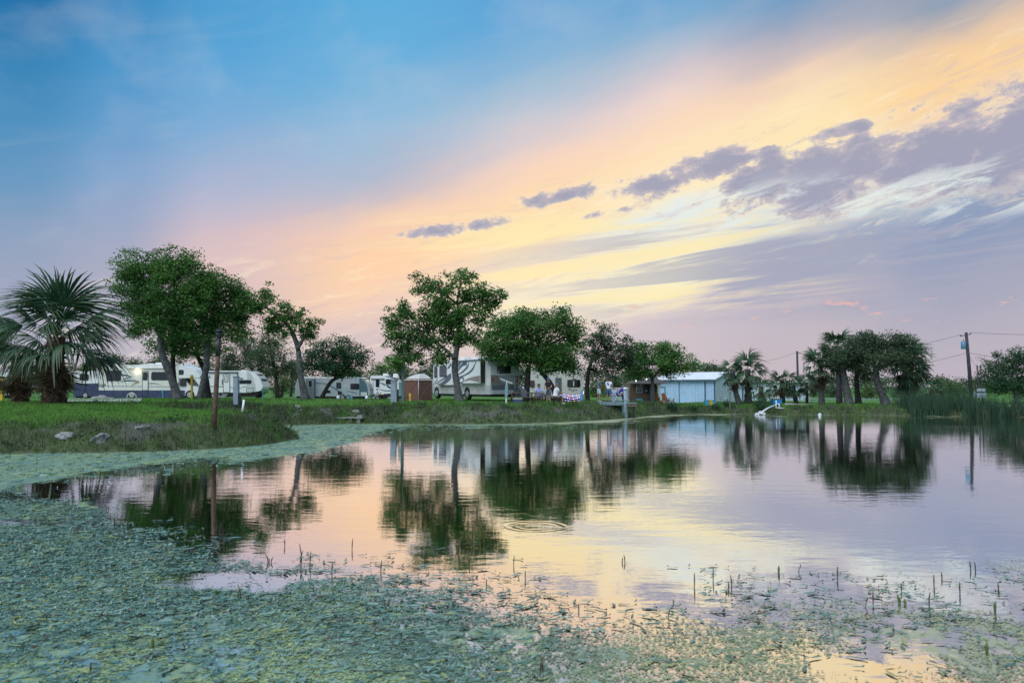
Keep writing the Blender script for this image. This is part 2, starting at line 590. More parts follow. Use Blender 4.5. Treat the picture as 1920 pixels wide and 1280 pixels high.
# ground heights read from where things stand (pixel of the contact point, distance)
ctl_px = [(40, 792, 28), (150, 790, 28), (280, 789, 28), (401, 786, 28.6), (480, 792, 30.5), (95, 757, 38), (-200, 757, 40), (315, 748.5, 56), (441, 755, 45.5), (250, 747.5, 69), (-100, 748, 69), (455, 775, 33),
          (440, 748, 80), (568, 750, 57), (625, 749, 95), (720, 749, 105), (560, 762, 47.5), (650, 762, 47.5), (755, 756, 50), (780, 752, 62), (862, 753, 50.5), (900, 760, 47.5), (900, 752, 62),
          (1010, 757, 51.5), (1000, 762, 49), (1130, 756, 53), (1120, 764, 50.5), (1040, 751, 64), (1205, 756, 62), (1290, 757, 80), (1350, 757.5, 78), (1400, 754, 69), (1300, 765, 63), (1450, 767, 62), (1600, 758, 64), (1600, 767, 60), (1720, 760, 64), (1822, 760, 70), (1900, 760, 72), (1800, 768, 58.5), (2000, 765, 62)]
CT = np.array([at(*c)[:] for c in ctl_px])
CT = np.vstack([CT, [(0, -3, 0.65), (-30, 5, 0.8), (30, -3, 0.6), (60, 30, 0.6), (-60, 40, 1.1), (0, 120, 0.55), (-60, 120, 0.6), (60, 120, 0.45), (0, 170, 0.5), (120, 100, 0.5), (-120, 100, 0.8), (-50, 69, 1.15)]])


def ground(x, y):
    x = np.asarray(x, float).ravel()
    y = np.asarray(y, float).ravel()
    num = np.zeros(x.shape)
    den = np.full(x.shape, 1e-12)
    for cx, cy, cz in CT:
        d2 = (x - cx) ** 2 + (y - cy) ** 2
        w = 1.0 / (d2 + 1.2) ** 1.7
        num += w * cz
        den += w
    g = num / den
    d = sdist(x, y)
    t = np.clip(d / 2.3, 0, 1)
    prof = 1 - (1 - t) ** 1.7
    lump = (fbm(x * 0.9, y * 0.9, 3) - 0.5) * 0.34 * np.clip(d / 0.8, 0, 1) * (1 - sstep(d, 2.0, 4.0)) + (fbm(x * 0.35, y * 0.35, 5) - 0.5) * 0.10
    zl = g * prof + lump * np.clip(d, 0, 1)
    zw = -0.05 - 0.25 * np.clip(-d, 0, 4)
    return np.where(d > 0, zl, zw), d


def bare_soil(x, y, d):
    """eroded patches without grass on the bank slopes"""
    return sstep(fbm(x * 1.1 + 11, y * 1.1, 95), 0.60, 0.72) * sstep(d, 0.25, 0.7) * (1 - sstep(d, 1.7, 2.3))


def gz(x, y):
    return float(ground([x], [y])[0][0])


def foot(px, D, dz=0.0):
    """a point on the ground in the column of pixel px at distance D"""
    x = (px - 960.0) / F * D * 1.0
    # forward distance along the view differs slightly from world y because of the pitch
    z = gz(x, D)
    for _ in range(2):
        dep = D * CP + (z - CAMZ) * SP
        x = (px - 960.0) / F * dep
        z = gz(x, D)
    return Vector((x, D, z + dz))


# ------------------------------------------------------------------ ground sheet
def axis_coords(lo, hi, step, far_lo, far_hi):
    mid = np.arange(lo, hi + step * 0.5, step)
    out = [mid]
    s, p = step, hi
    up = []
    while p < far_hi:
        s *= 1.35
        p += s
        up.append(p)
    s, p = step, lo
    dn = []
    while p > far_lo:
        s *= 1.35
        p -= s
        dn.append(p)
    return np.concatenate([np.array(dn[::-1]), mid, np.array(up)])


gx = axis_coords(-46, 56, 0.4, -4000, 4000)
gy = axis_coords(-6, 76, 0.4, -2500, 7000)
GX, GY = np.meshgrid(gx, gy)
GZ, GD = ground(GX, GY)
nx_, ny_ = len(gx), len(gy)
idx = np.arange(nx_ * ny_).reshape(ny_, nx_)
quads = np.stack([idx[:-1, :-1].ravel(), idx[:-1, 1:].ravel(), idx[1:, 1:].ravel(), idx[1:, :-1].ravel()], 1)

gm = bpy.data.materials.new('turf_and_earth')
gm.use_nodes = True
t = NT(gm.node_tree)
b = gm.node_tree.nodes['Principled BSDF']
pos = t.n('ShaderNodeNewGeometry').outputs['Position']
n1 = t.noise(pos, 0.35, 5, 0.6)
n2 = t.noise(pos, 2.6, 5, 0.65)
n3 = t.noise(pos, 14.0, 4, 0.6)
grass = t.mix(t.ss(n1, 0.35, 0.65), (0.060, 0.170, 0.034, 1), (0.105, 0.215, 0.048, 1))
grass = t.mix(t.m('MULTIPLY', t.ss(n2, 0.55, 0.75), 0.6), grass, (0.11, 0.105, 0.05, 1))
earth = t.mix(t.ss(n2, 0.3, 0.7), (0.040, 0.058, 0.026, 1), (0.15, 0.135, 0.10, 1))
sh = t.n('ShaderNodeAttribute', attribute_name='shore').outputs['Fac']
bank = t.m('SUBTRACT', 1.0, t.ss(t.m('ADD', sh, t.m('MULTIPLY', t.m('SUBTRACT', n2, 0.5), 1.6)), 1.3, 2.6))
col = t.mix(t.m('MULTIPLY', bank, 0.85), grass, earth)
bare = t.n('ShaderNodeAttribute', attribute_name='bare').outputs['Fac']
col = t.mix(t.ss(t.m('ADD', bare, t.m('MULTIPLY', t.m('SUBTRACT', n3, 0.5), 0.8)), 0.3, 0.7), col, t.mix(n3, (0.070, 0.068, 0.055, 1), (0.165, 0.16, 0.145, 1)))
col = t.mix(t.m('MULTIPLY', t.ss(n3, 0.45, 0.7), 0.35), col, (0.02, 0.035, 0.014, 1))
t.put(b.inputs['Base Color'], col)
b.inputs['Roughness'].default_value = 0.95
b.inputs['Specular IOR Level'].default_value = 0.15
bn = t.n('ShaderNodeBump')
bn.inputs['Strength'].default_value = 0.7
bn.inputs['Distance'].default_value = 0.06
t.put(bn.inputs['Height'], t.noise(pos, 18.0, 5, 0.7))
t.put(b.inputs['Normal'], bn.outputs[0])
g_o = mesh_np('ground', np.stack([GX.ravel(), GY.ravel(), GZ], 1), quads, gm, smooth=True, attrs={'shore': ('FLOAT', GD), 'bare': ('FLOAT', bare_soil(GX.ravel(), GY.ravel(), GD))})
tag(g_o, 'grassy park ground with an eroded bank around the pond', kind='structure')

# ------------------------------------------------------------------ water with its film of algae
U_px = np.array([(-900, 930), (0, 905), (150, 894), (300, 881), (400, 869), (520, 856), (620, 846), (690, 818), (730, 806), (800, 801.5), (1000, 799), (1120, 793), (1200, 787), (1300, 781), (1450, 779), (2400, 781)], float)
L_px = np.array([(-900, 905), (0, 912), (60, 930), (180, 965), (260, 1015), (400, 1075), (600, 1105), (800, 1135), (1000, 1185), (1150, 1200), (1300, 1140), (1500, 1120), (1700, 1100), (1920, 1075), (2800, 1060)], float)
LL_px = np.array([(-900, 895), (0, 905), (180, 935), (300, 962), (420, 985), (600, 1040), (700, 1015), (900, 1015), (960, 1045), (1100, 1062), (1250, 1040), (1400, 1030), (1550, 1040), (1700, 1040), (1920, 1050), (2800, 1040)], float)


def pl(P, x):
    return np.interp(x, P[:, 0], P[:, 1])


def film_density(x, y):
    px, py = project(x, y, np.zeros_like(x))
    s = np.maximum(py - 725, 10)
    wob = (fbm(x * 0.5, y * 0.35, 21) - 0.5)
    U = pl(U_px, px)
    d1 = sstep((U - py) / s + wob * 0.25, -0.05, 0.10)
    L = pl(L_px, px)
    d2 = sstep((py - L) / s + wob * 0.55, -0.20, 0.16)
    right = sstep(px, 700, 1350)
    d2 = d2 * (0.66 - 0.16 * right)
    holes = sstep(fbm(x * 0.8 + 7, y * 0.5, 33), 0.60, 0.72) * (0.25 + 0.5 * right)
    d2 = d2 * (1 - holes)
    gaps = sstep(fbm(x * 0.55 + 3, y * 1.5, 37), 0.62, 0.70) * (1 - right) * (1 - sstep(py, 1090, 1180))
    d2 = d2 * (1 - 0.85 * gaps)
    d = np.maximum(d1 * 0.97, d2)
    near = (y < 5.0) | (px < -800) | (px > 2700)
    return np.where(near, 0.7, d)


wx = np.arange(-27, 53.01, 0.28)
wy = np.concatenate([np.arange(0.5, 16, 0.12), np.arange(16, 66, 0.3)])
WX, WY = np.meshgrid(wx, wy)
WD = film_density(WX.ravel(), WY.ravel())
wi = np.arange(len(wx) * len(wy)).reshape(len(wy), len(wx))
wq = np.stack([wi[:-1, :-1].ravel(), wi[:-1, 1:].ravel(), wi[1:, 1:].ravel(), wi[1:, :-1].ravel()], 1)
wm = bpy.data.materials.new('pond_water')
wm.use_nodes = True
t = NT(wm.node_tree)
t.t.nodes.clear()
pos = t.n('ShaderNodeNewGeometry').outputs['Position']
sp = t.n('ShaderNodeSeparateXYZ')
t.put(sp.inputs[0], pos)
den = t.n('ShaderNodeAttribute', attribute_name='film').outputs['Fac']
# ripples
rv = t.xyz(t.m('MULTIPLY', sp.outputs[0], 0.45), sp.outputs[1], 0.0)
calm = t.noise(t.xyz(t.m('MULTIPLY', sp.outputs[0], 0.035), t.m('MULTIPLY', sp.outputs[1], 0.10), 0.0), 1.0, 2, 0.5)
h1 = t.noise(rv, 2.2, 3, 0.5, 0.2)
h2 = t.noise(rv, 9.0, 3, 0.55, 0.2)
far_ = t.ss(sp.outputs[1], 12.0, 45.0)
amp = t.m('MULTIPLY', t.ss(calm, 0.30, 0.65), t.m('ADD', t.m('MULTIPLY', far_, 0.8), 0.2))
hh = t.m('MULTIPLY', t.m('ADD', t.m('MULTIPLY', h1, 0.0085), t.m('MULTIPLY', h2, 0.0021)), t.m('ADD', amp, 0.25))
# one set of rings where a fish rose
rx, ry = on_water(1003, 986)
qx = t.m('SUBTRACT', sp.outputs[0], rx)
qy = t.m('SUBTRACT', sp.outputs[1], ry)
rr = t.m('SQRT', t.m('ADD', t.m('MULTIPLY', qx, qx), t.m('MULTIPLY', qy, qy)))
ring = t.m('MULTIPLY', t.m('SINE', t.m('MULTIPLY', rr, 38.0)), t.m('MULTIPLY', t.ss(rr, 0.15, 0.45), t.m('SUBTRACT', 1.0, t.ss(rr, 0.42, 0.62))))
hh = t.m('ADD', hh, t.m('MULTIPLY', t.m('MULTIPLY', ring, t.ss(h1, 0.35, 0.62)), 0.0012))
bn = t.n('ShaderNodeBump')
bn.inputs['Strength'].default_value = 1.0
bn.inputs['Distance'].default_value = 1.0
t.put(bn.inputs['Height'], hh)
gl = t.n('ShaderNodeBsdfGlossy')
gl.inputs['Color'].default_value = (0.97, 0.97, 0.97, 1)
gl.inputs['Roughness'].default_value = 0.004
t.put(gl.inputs['Normal'], bn.outputs[0])
df = t.n('ShaderNodeBsdfDiffuse')
df.inputs['Color'].default_value = (0.016, 0.026, 0.020, 1)
fr = t.n('ShaderNodeFresnel')
fr.inputs['IOR'].default_value = 2.1
t.put(fr.inputs['Normal'], bn.outputs[0])
wat = t.n('ShaderNodeMixShader')
t.put(wat.inputs[0], t.m('ADD', t.m('MULTIPLY', fr.outputs[0], 0.40), 0.76, clamp=True))
t.put(wat.inputs[1], df.outputs[0])
t.put(wat.inputs[2], gl.outputs[0])
# algae film: fine speckle thresholded by the local density
fv = t.xyz(sp.outputs[0], t.m('MULTIPLY', sp.outputs[1], 0.8), 0.0)
f1 = t.noise(fv, 26.0, 6, 0.72, 0.4)
f2 = t.noise(fv, 4.0, 5, 0.65, 0.6)
f3 = t.noise(fv, 1.1, 4, 0.6, 0.3)
fs = t.m('ADD', t.m('ADD', t.m('MULTIPLY', f1, 0.45), t.m('MULTIPLY', f2, 0.38)), t.m('MULTIPLY', f3, 0.17))
thr = t.m('SUBTRACT', 0.66, t.m('MULTIPLY', den, 0.30))
cov = t.ss(fs, t.m('SUBTRACT', thr, 0.025), t.m('ADD', thr, 0.025))
fc = t.mix(t.ss(f2, 0.35, 0.65), (0.14, 0.23, 0.155, 1), (0.32, 0.40, 0.18, 1))
fc = t.mix(t.ss(f3, 0.42, 0.62), fc, (0.15, 0.25, 0.19, 1))
fc = t.mix(t.m('MULTIPLY', t.ss(f1, 0.52, 0.62), 0.5), fc, (0.05, 0.085, 0.05, 1))
fc = t.mix(t.m('MULTIPLY', t.ss(sp.outputs[0], -0.5, 4.0), 0.7), fc, (0.40, 0.40, 0.24, 1))
fp = t.n('ShaderNodeBsdfPrincipled')
t.put(fp.inputs['Base Color'], fc)
fp.inputs['Roughness'].default_value = 0.55
fp.inputs['Specular IOR Level'].default_value = 0.35
fb = t.n('ShaderNodeBump')
fb.inputs['Strength'].default_value = 0.6
fb.inputs['Distance'].default_value = 0.01
t.put(fb.inputs['Height'], f1)
t.put(fp.inputs['Normal'], fb.outputs[0])
mx = t.n('ShaderNodeMixShader')
t.put(mx.inputs[0], t.m('MULTIPLY', cov, 0.94))
t.put(mx.inputs[1], wat.outputs[0])
t.put(mx.inputs[2], fp.outputs[0])
t.put(t.n('ShaderNodeOutputMaterial').inputs[0], mx.outputs[0])
w_o = mesh_np('pond_water', np.stack([WX.ravel(), WY.ravel(), np.zeros(WX.size)], 1), wq, wm, attrs={'film': ('FLOAT', WD)})
tag(w_o, 'still pond water with a film of algae', kind='structure')

# ------------------------------------------------------------------ leaves, trees
bark = mat('oak_bark', (0.085, 0.088, 0.088), 0.9, var=0.45, scale=5.0, bump=0.9, bscale=14.0, spec=0.2)
bark_dark = mat('dark_bark', (0.040, 0.038, 0.034), 0.9, var=0.4, scale=5.0, bump=0.9, bscale=14.0, spec=0.2)
leafm = mat('tree_leaves', (0.05, 0.1, 0.03), 0.55, var=0.2, scale=3.0, attr='col', trans=0.32, spec=0.3)


def leaf_cloud(C, Rd, n, size, cols, seed, flat=0.65, keep=None):
    """n leaves around every clump centre C (k,3) with radius Rd (k,), as diamond quads"""
    g = np.random.default_rng(seed)
    k = len(C)
    off = g.normal(0, 0.5, (k, n, 3))
    off *= (g.random((k, n, 1)) ** 0.25)
    ln = np.linalg.norm(off, axis=2, keepdims=True)
    off *= np.minimum(1.0, 0.85 / np.maximum(ln, 1e-6))
    off[:, :, 2] *= flat
    P = (C[:, None, :] + off * Rd[:, None, None]).reshape(-1, 3)
    N = len(P)
    a = g.normal(0, 1, (N, 3))
    a[:, 2] *= 0.55
    a /= np.linalg.norm(a, axis=1, keepdims=True) + 1e-9
    u = g.normal(0, 1, (N, 3))
    w = np.cross(a, u)
    w /= np.linalg.norm(w, axis=1, keepdims=True) + 1e-9
    L = size * (0.6 + 0.8 * g.random((N, 1)))
    a = a * L
    w = w * L * (0.42 + 0.2 * g.random((N, 1)))
    cc = np.repeat(cols, n, axis=0) * (0.75 + 0.5 * g.random((N, 1)))
    V = np.stack([P - a * 0.5, P + w * 0.5, P + a * 0.55, P - w * 0.5], 1)
    if keep is not None:
        kp = g.random(N) < np.repeat(keep, n)
        V, cc = V[kp], cc[kp]
        N = len(V)
    V = V.reshape(-1, 3)
    Fq = np.arange(N * 4).reshape(-1, 4)
    return V, Fq, np.repeat(cc, 4, axis=0)


def bez(p0, p1, p2, n):
    return [p0 * (1 - t) ** 2 + p1 * 2 * t * (1 - t) + p2 * t * t for t in [i / n for i in range(n + 1)]]


GREENS = {
    'oak': ((0.045, 0.135, 0.032), (0.125, 0.265, 0.056)),
    'grey': ((0.055, 0.100, 0.052), (0.105, 0.160, 0.075)),
    'olive': ((0.060, 0.105, 0.040), (0.115, 0.175, 0.055)),
    'deep': ((0.028, 0.085, 0.040), (0.060, 0.140, 0.055)),
}


def tree(label, D, trunks, blobs, green='oak', dens=1.0, leaf=0.165, name='oak_tree', group=None, bk=None, clump=0.46, seed=None, cat='tree', nleaf=125):
    """trunks: list of paths [(px,py,width_px),...] the first point is the foot; blobs: (cx,cy,rx,ry) pixels of crown lobes"""
    seed = seed or abs(int(trunks[0][0][0] * 7 + D)) + 1
    g = np.random.default_rng(seed)
    rnd = random.Random(seed)
    s = D / F
    f0 = foot(trunks[0][0][0], D)
    root = empty(name, f0, 0, label, cat, group)
    mb = MB()
    tips = []
    for path in trunks:
        pts, rad = [], []
        fz = foot(path[0][0], D)
        for i, (px, py, w) in enumerate(path):
            p = at(px, py, D)
            if i == 0 and py > 735:
                p = fz + Vector((0, 0, -0.15))
            else:
                p.y += rnd.uniform(-0.25, 0.25) * min(1.0, i * 0.5)
            pts.append(p - f0)
            rad.append(w * s * 0.5)
        # smooth the path
        sm, sr = [], []
        for i in range(len(pts) - 1):
            p0, p1, p2, p3 = pts[max(i - 1, 0)], pts[i], pts[i + 1], pts[min(i + 2, len(pts) - 1)]
            for k in range(4):
                t = k / 4
                q = 0.5 * ((2 * p1) + (-p0 + p2) * t + (2 * p0 - 5 * p1 + 4 * p2 - p3) * t * t + (-p0 + 3 * p1 - 3 * p2 + p3) * t ** 3)
                sm.append(q)
                sr.append((rad[i] * (1 - t) + rad[i + 1] * t) * rnd.uniform(0.94, 1.06))
        sm.append(pts[-1])
        sr.append(rad[-1])
        if path[0][1] > 735:
            sr[0] *= 1.45
            sr[1] *= 1.15
        mb.tube(sm, sr, 9)
        m = len(sm)
        tips += [(sm[j], sr[j]) for j in range(m * 6 // 10, m)]
        tips += [(sm[-1], sr[-1])] * 2
    C, Rr, Kp = [], [], []
    for (cx, cy, rx, ry) in blobs:
        c = at(cx, cy, D) - f0
        RX, RZ = rx * s, ry * s
        RY = (RX + RZ) * 0.55
        c.y += rnd.uniform(-0.5, 0.5) * RY
        # limb from the nearest trunk tip
        tp, tr_ = min(tips, key=lambda q: (q[0] - c).length + rnd.uniform(0, 0.6))
        mid = (tp + c) * 0.5 + Vector((rnd.uniform(-.3, .3), rnd.uniform(-.3, .3), 0.25 * (c - tp).length * rnd.uniform(0.0, 0.8)))
        limb = bez(tp, mid, c, 6)
        r0 = min(tr_ * 0.75, 0.20)
        mb.tube(limb, [r0 + (0.035 - r0) * (i / 6) ** 0.8 for i in range(7)], 6, cap=False)
        n = max(7, int(RX * RZ * 14 * dens))
        for i in range(n):
            v = np.array([rnd.gauss(0, 1), rnd.gauss(0, 1), rnd.gauss(0, 1)])
            v /= np.linalg.norm(v)
            rr = rnd.random() ** 0.42
            p = c + Vector((v[0] * RX * rr, v[1] * RY * rr, v[2] * RZ * rr))
            if i % 2 == 0:
                st = limb[rnd.choice((3, 4, 5, 6))]
                md = (st + p) * 0.5 + Vector((rnd.uniform(-.15, .15), rnd.uniform(-.15, .15), rnd.uniform(-.05, .25)))
                mb.tube(bez(st, md, p, 3), [0.03, 0.022, 0.015, 0.006], 4, cap=False)
            C.append(p[:])
            Rr.append(clump * rnd.uniform(0.65, 1.35))
            Kp.append(rnd.uniform(0.55, 1.0))
        # ragged sprigs beyond the outline
        for i in range(max(3, n // 4)):
            a = rnd.uniform(0, 2 * math.pi)
            q = rnd.uniform(0.98, 1.26)
            p = c + Vector((math.cos(a) * RX * q, rnd.uniform(-.5, .5) * RY, abs(math.sin(a)) ** 0.8 * math.copysign(1, math.sin(a) + 0.3) * RZ * q))
            mb.tube([c, c + (p - c) * 0.6, p], [0.03, 0.018, 0.005], 3, cap=False)
            C.append(p[:])
            Rr.append(clump * rnd.uniform(0.4, 0.8))
            Kp.append(rnd.uniform(0.12, 0.32))
    mb.build('trunk', bk or bark, root)
    C = np.array(C)
    Rr = np.array(Rr)
    lo, hi = np.array(GREENS[green][0]), np.array(GREENS[green][1])
    k = g.random((len(C), 1)) ** 1.3
    cols = lo + (hi - lo) * k
    V, Fq, cc = leaf_cloud(C, Rr * 2.0, int(nleaf * 1.2), leaf, cols, seed + 1, keep=np.array(Kp))
    mesh_np('crown', V, Fq, leafm, root, attrs={'col': ('FLOAT_COLOR', cc)})
    return root


OG = 'live oaks between the camping vehicles'
tree('tall live oak with S-curved blue-grey trunk in front of the cab-over motorhome', 56, [[(336, 749, 17), (321, 707, 13), (304, 659, 12.5), (301, 622, 11), (284, 592, 7)], [(301, 628, 10), (314, 604, 8), (328, 584, 6)]],
     [(262, 503, 42, 30), (325, 498, 52, 28), (368, 522, 30, 42), (250, 552, 34, 42), (305, 552, 55, 42), (345, 585, 45, 36), (272, 592, 34, 26), (385, 560, 24, 42), (320, 610, 50, 24), (255, 620, 24, 14)], group=OG, dens=1.3)
tree('dark-trunked oak close behind the S-curved oak, low crown', 60, [[(331, 742, 12), (324, 700, 10), (323, 660, 8), (332, 635, 6)]], [(322, 640, 30, 24), (350, 640, 36, 26), (300, 648, 22, 14)], group=OG, bk=bark_dark)
tree('slender oak leaning right with its foot by the yellow post', 57, [[(374, 747, 13), (387, 690, 11), (390, 640, 9), (402, 603, 7)]],
     [(408, 550, 34, 36), (442, 548, 22, 28), (428, 592, 34, 28), (396, 598, 30, 24), (456, 575, 14, 26), (412, 625, 30, 18), (440, 620, 24, 16)], group=OG, dens=1.3)
tree('short dark oak leaning left between the motorhome and the white trailer', 62, [[(392, 745, 11), (384, 698, 9), (366, 662, 7)]], [(372, 640, 30, 26), (398, 655, 24, 20), (352, 662, 24, 16)], group=OG, bk=bark_dark)
tree('thin oak with a long limb reaching up left, in front of the grey trailer end', 57, [[(574, 750, 15), (563, 697, 11), (557, 652, 9), (541, 612, 7), (515, 590, 5), (498, 576, 4)], [(557, 655, 8), (572, 628, 5)]],
     [(497, 557, 22, 24), (480, 580, 13, 18), (520, 585, 24, 20), (548, 596, 25, 22), (582, 608, 20, 18), (562, 628, 28, 13), (526, 620, 18, 15), (505, 610, 14, 14)], group=OG, dens=0.85, clump=0.36)
tree('low spreading oak whose leaning dark trunk crosses the grey trailer', 66, [[(600, 748, 8), (618, 719, 7), (636, 705, 5.5), (652, 694, 4)]],
     [(598, 668, 30, 24), (638, 656, 36, 22), (668, 672, 24, 22), (625, 686, 44, 15), (582, 685, 18, 16), (652, 696, 26, 10)], group=OG, bk=bark_dark, green='deep', dens=1.05)
tree('broad open-crowned oak with a single trunk in front of the big swirl-striped motorhome', 50.5, [[(862, 754, 17), (856, 717, 12.5), (852, 688, 12), (857, 650, 9.5), (862, 605, 7), (858, 570, 5)], [(853, 672, 8), (835, 655, 6), (815, 640, 4)]],
     [(866, 520, 26, 15), (795, 532, 22, 16), (828, 548, 34, 22), (880, 550, 34, 22), (928, 556, 22, 13), (762, 582, 26, 17), (808, 596, 40, 22), (872, 592, 38, 22), (908, 588, 22, 18), (742, 606, 18, 12), (748, 652, 22, 17), (786, 640, 36, 20), (836, 636, 32, 18), (768, 672, 34, 11), (880, 634, 26, 16), (745, 682, 22, 9), (815, 668, 30, 14), (780, 615, 34, 18), (835, 575, 34, 20), (905, 570, 24, 16), (850, 612, 36, 20), (738, 632, 18, 14)],
     green='oak', dens=1.1, clump=0.36, nleaf=120)
tree('dense dome-shaped oak whose crown hangs over the cream trailer', 58, [[(1046, 750, 11), (1034, 722, 9), (1012, 692, 8), (1002, 660, 6)], [(986, 744, 12), (989, 715, 11), (992, 685, 8)]],
     [(935, 622, 28, 26), (985, 608, 46, 28), (1040, 603, 40, 24), (1074, 625, 20, 26), (950, 652, 40, 28), (1010, 648, 52, 30), (1055, 662, 35, 28), (918, 655, 16, 20), (1020, 682, 48, 16), (1070, 690, 24, 14)], green='oak', dens=1.55, bk=bark_dark)
tree('thin grey-green twiggy oak rising behind the two men on the dock', 62, [[(1102, 752, 9), (1101, 722, 8), (1105, 690, 7), (1116, 662, 5)]],
     [(1130, 632, 30, 26), (1163, 650, 26, 22), (1115, 662, 22, 28), (1150, 678, 34, 22), (1120, 698, 32, 15), (1180, 674, 16, 18)], green='grey', dens=0.85, bk=bark_dark, clump=0.38)
tree('umbrella-shaped oak standing between the brown cabin and the blue shed', 65, [[(1225, 756, 9), (1224, 728, 7), (1223, 708, 6), (1212, 690, 4)], [(1223, 710, 5), (1240, 690, 4)]],
     [(1198, 664, 30, 17), (1240, 659, 34, 15), (1276, 678, 24, 16), (1225, 680, 48, 15), (1183, 688, 24, 14), (1255, 696, 32, 9), (1200, 700, 26, 9)], green='oak', dens=1.4)
RG = 'oaks at the far side of the pond'
tree('thick-trunked oak left of the pair across the pond', 64, [[(1593, 759, 17), (1585, 716, 12), (1580, 690, 9)]], [(1583, 662, 36, 26), (1618, 648, 32, 22), (1558, 678, 22, 22), (1610, 678, 28, 18)], green='grey', dens=1.25, group=RG)
tree('oak with a thick trunk leaning left, right of the pair across the pond', 63, [[(1664, 760, 17), (1645, 716, 12), (1640, 690, 9)]], [(1640, 644, 36, 20), (1680, 648, 32, 26), (1655, 672, 42, 20), (1700, 672, 24, 24)], green='grey', dens=1.25, group=RG)
tree('small dark oak trunk half hidden between the two thick oaks', 67, [[(1610, 758, 12), (1606, 720, 9), (1604, 695, 6)]], [(1606, 690, 24, 14), (1625, 700, 16, 12)], green='grey', bk=bark_dark, group=RG)
tree('dark round-crowned tree cut off by the right edge of the picture', 78, [[(1908, 756, 9), (1902, 728, 8), (1896, 700, 6)]], [(1888, 684, 34, 22), (1918, 674, 30, 22), (1870, 715, 24, 22), (1905, 722, 40, 22), (1950, 700, 36, 36)], green='deep', dens=1.1)
tree('dark tree cut off by the left edge behind the fan palms', 74, [[(-14, 749, 10), (-10, 700, 8), (-4, 660, 6)]], [(4, 622, 20, 18), (-12, 640, 26, 22), (8, 655, 20, 20), (-30, 660, 30, 30)], green='deep')
tree('slim dark-stemmed grey-green tree in the grove behind the white trailer', 84, [[(521, 748, 8), (516, 700, 6), (508, 665, 4)]], [(505, 640, 24, 22), (525, 665, 22, 22), (488, 662, 22, 24), (512, 690, 26, 16), (540, 690, 16, 18)], green='grey', dens=0.7, bk=bark_dark)
tree('forked grey-green tree in the grove right behind the white trailer nose', 88, [[(484, 748, 7), (476, 710, 5), (468, 680, 4)], [(484, 748, 6), (496, 720, 4), (500, 690, 3)]], [(452, 645, 24, 22), (470, 672, 28, 24), (440, 678, 24, 20), (492, 688, 22, 20), (455, 700, 26, 14)], green='grey', dens=0.75, bk=bark_dark)
BGT = 'low trees along the far edge of the park'
BG = [(205, 676, 30, 14, 'olive', 'left of the motorhome roof vents'), (252, 682, 26, 11, 'olive', 'above the motorhome roof'), (298, 678, 28, 14, 'olive', 'behind the S-curved oak'), (430, 690, 24, 16, 'olive', 'above the white trailer roof'),
      (548, 690, 20, 26, 'olive', 'in the gap left of the grey trailer'), (530, 715, 18, 20, 'olive', 'low between the slim trunks'), (716, 690, 22, 12, 'oak', 'above the white fifth-wheel roof'), (752, 697, 20, 10, 'grey', 'behind the tall wooden light pole'),
      (798, 694, 24, 14, 'grey', 'above the brown screen tent'), (826, 690, 26, 16, 'grey', 'behind the nose of the swirl-striped motorhome'), (1300, 690, 24, 14, 'oak', 'above the middle of the blue shed roof'), (1332, 689, 20, 12, 'grey', 'above the right end of the shed roof'),
      (1352, 696, 16, 10, 'grey', 'left of the leaning palm crown'), (1528, 726, 17, 16, 'grey', 'just left of the tall thin palm trunk'), (1562, 732, 14, 14, 'grey', 'between the tall palm and the thick oak'), (1630, 735, 15, 14, 'olive', 'under the crowns of the oak pair'),
      (1690, 735, 14, 14, 'grey', 'left of the shaggy palm foot'), (1768, 722, 22, 18, 'olive', 'right of the shaggy palm'), (1796, 730, 18, 14, 'grey', 'left of the utility pole'), (1838, 722, 20, 22, 'olive', 'behind the twin meter posts'), (1700, 748, 10, 6, 'grey', 'low beside the road'),
      (1150, 722, 26, 22, 'grey', 'behind the dock gate'), (1120, 728, 20, 18, 'olive', 'between the twiggy oak and the men on the dock'), (1186, 705, 22, 18, 'grey', 'above the brown cabin roof'), (965, 705, 26, 24, 'deep', 'behind the roof ladder of the swirl-striped motorhome'),
      (1010, 700, 30, 24, 'deep', 'above the cream trailer'), (660, 700, 30, 14, 'olive', 'above the grey trailer roof'), (160, 690, 26, 16, 'olive', 'right behind the big fan palm'), (60, 690, 40, 22, 'deep', 'behind the left-edge palm'), (385, 690, 28, 18, 'olive', 'between the oak trunks and the lamp post')]
for i, (cx, cy, rx, ry, gr, where) in enumerate(BG):
    Db = 112 + (i * 37 % 23)
    fy = 745 if cx < 1500 else 748
    tree('distant low bushy tree ' + where, Db, [[(cx - rx * 0.15, fy, 5), (cx, cy + ry * 0.7, 4), (cx + 2, cy, 3)]],
         [(cx - rx * 0.45, cy + ry * .25, rx * 0.55, ry * 0.75), (cx + rx * 0.4, cy + ry * 0.15, rx * 0.6, ry * 0.8), (cx, cy - ry * 0.2, rx * 0.55, ry * 0.7), (cx - rx * .2, cy + ry, rx * .7, ry * .5)], green=gr, dens=0.55, leaf=0.26, clump=0.62, name='bushy_tree', group=BGT, nleaf=44, seed=400 + i, bk=bark_dark)

# ------------------------------------------------------------------ fan palms
frondm = mat('palm_frond', (0.05, 0.10, 0.05), 0.5, var=0.35, scale=3.0, attr='col', trans=0.2, spec=0.35)
shagm = mat('palm_trunk_fibre', (0.085, 0.055, 0.040), 0.95, var=0.5, scale=9.0, bump=1.0, bscale=22.0, spec=0.1)
palmbark = mat('grey_palm_bark', (0.075, 0.075, 0.078), 0.95, var=0.35, scale=7.0, bump=0.9, bscale=20.0, spec=0.15)


SPREAD = 84


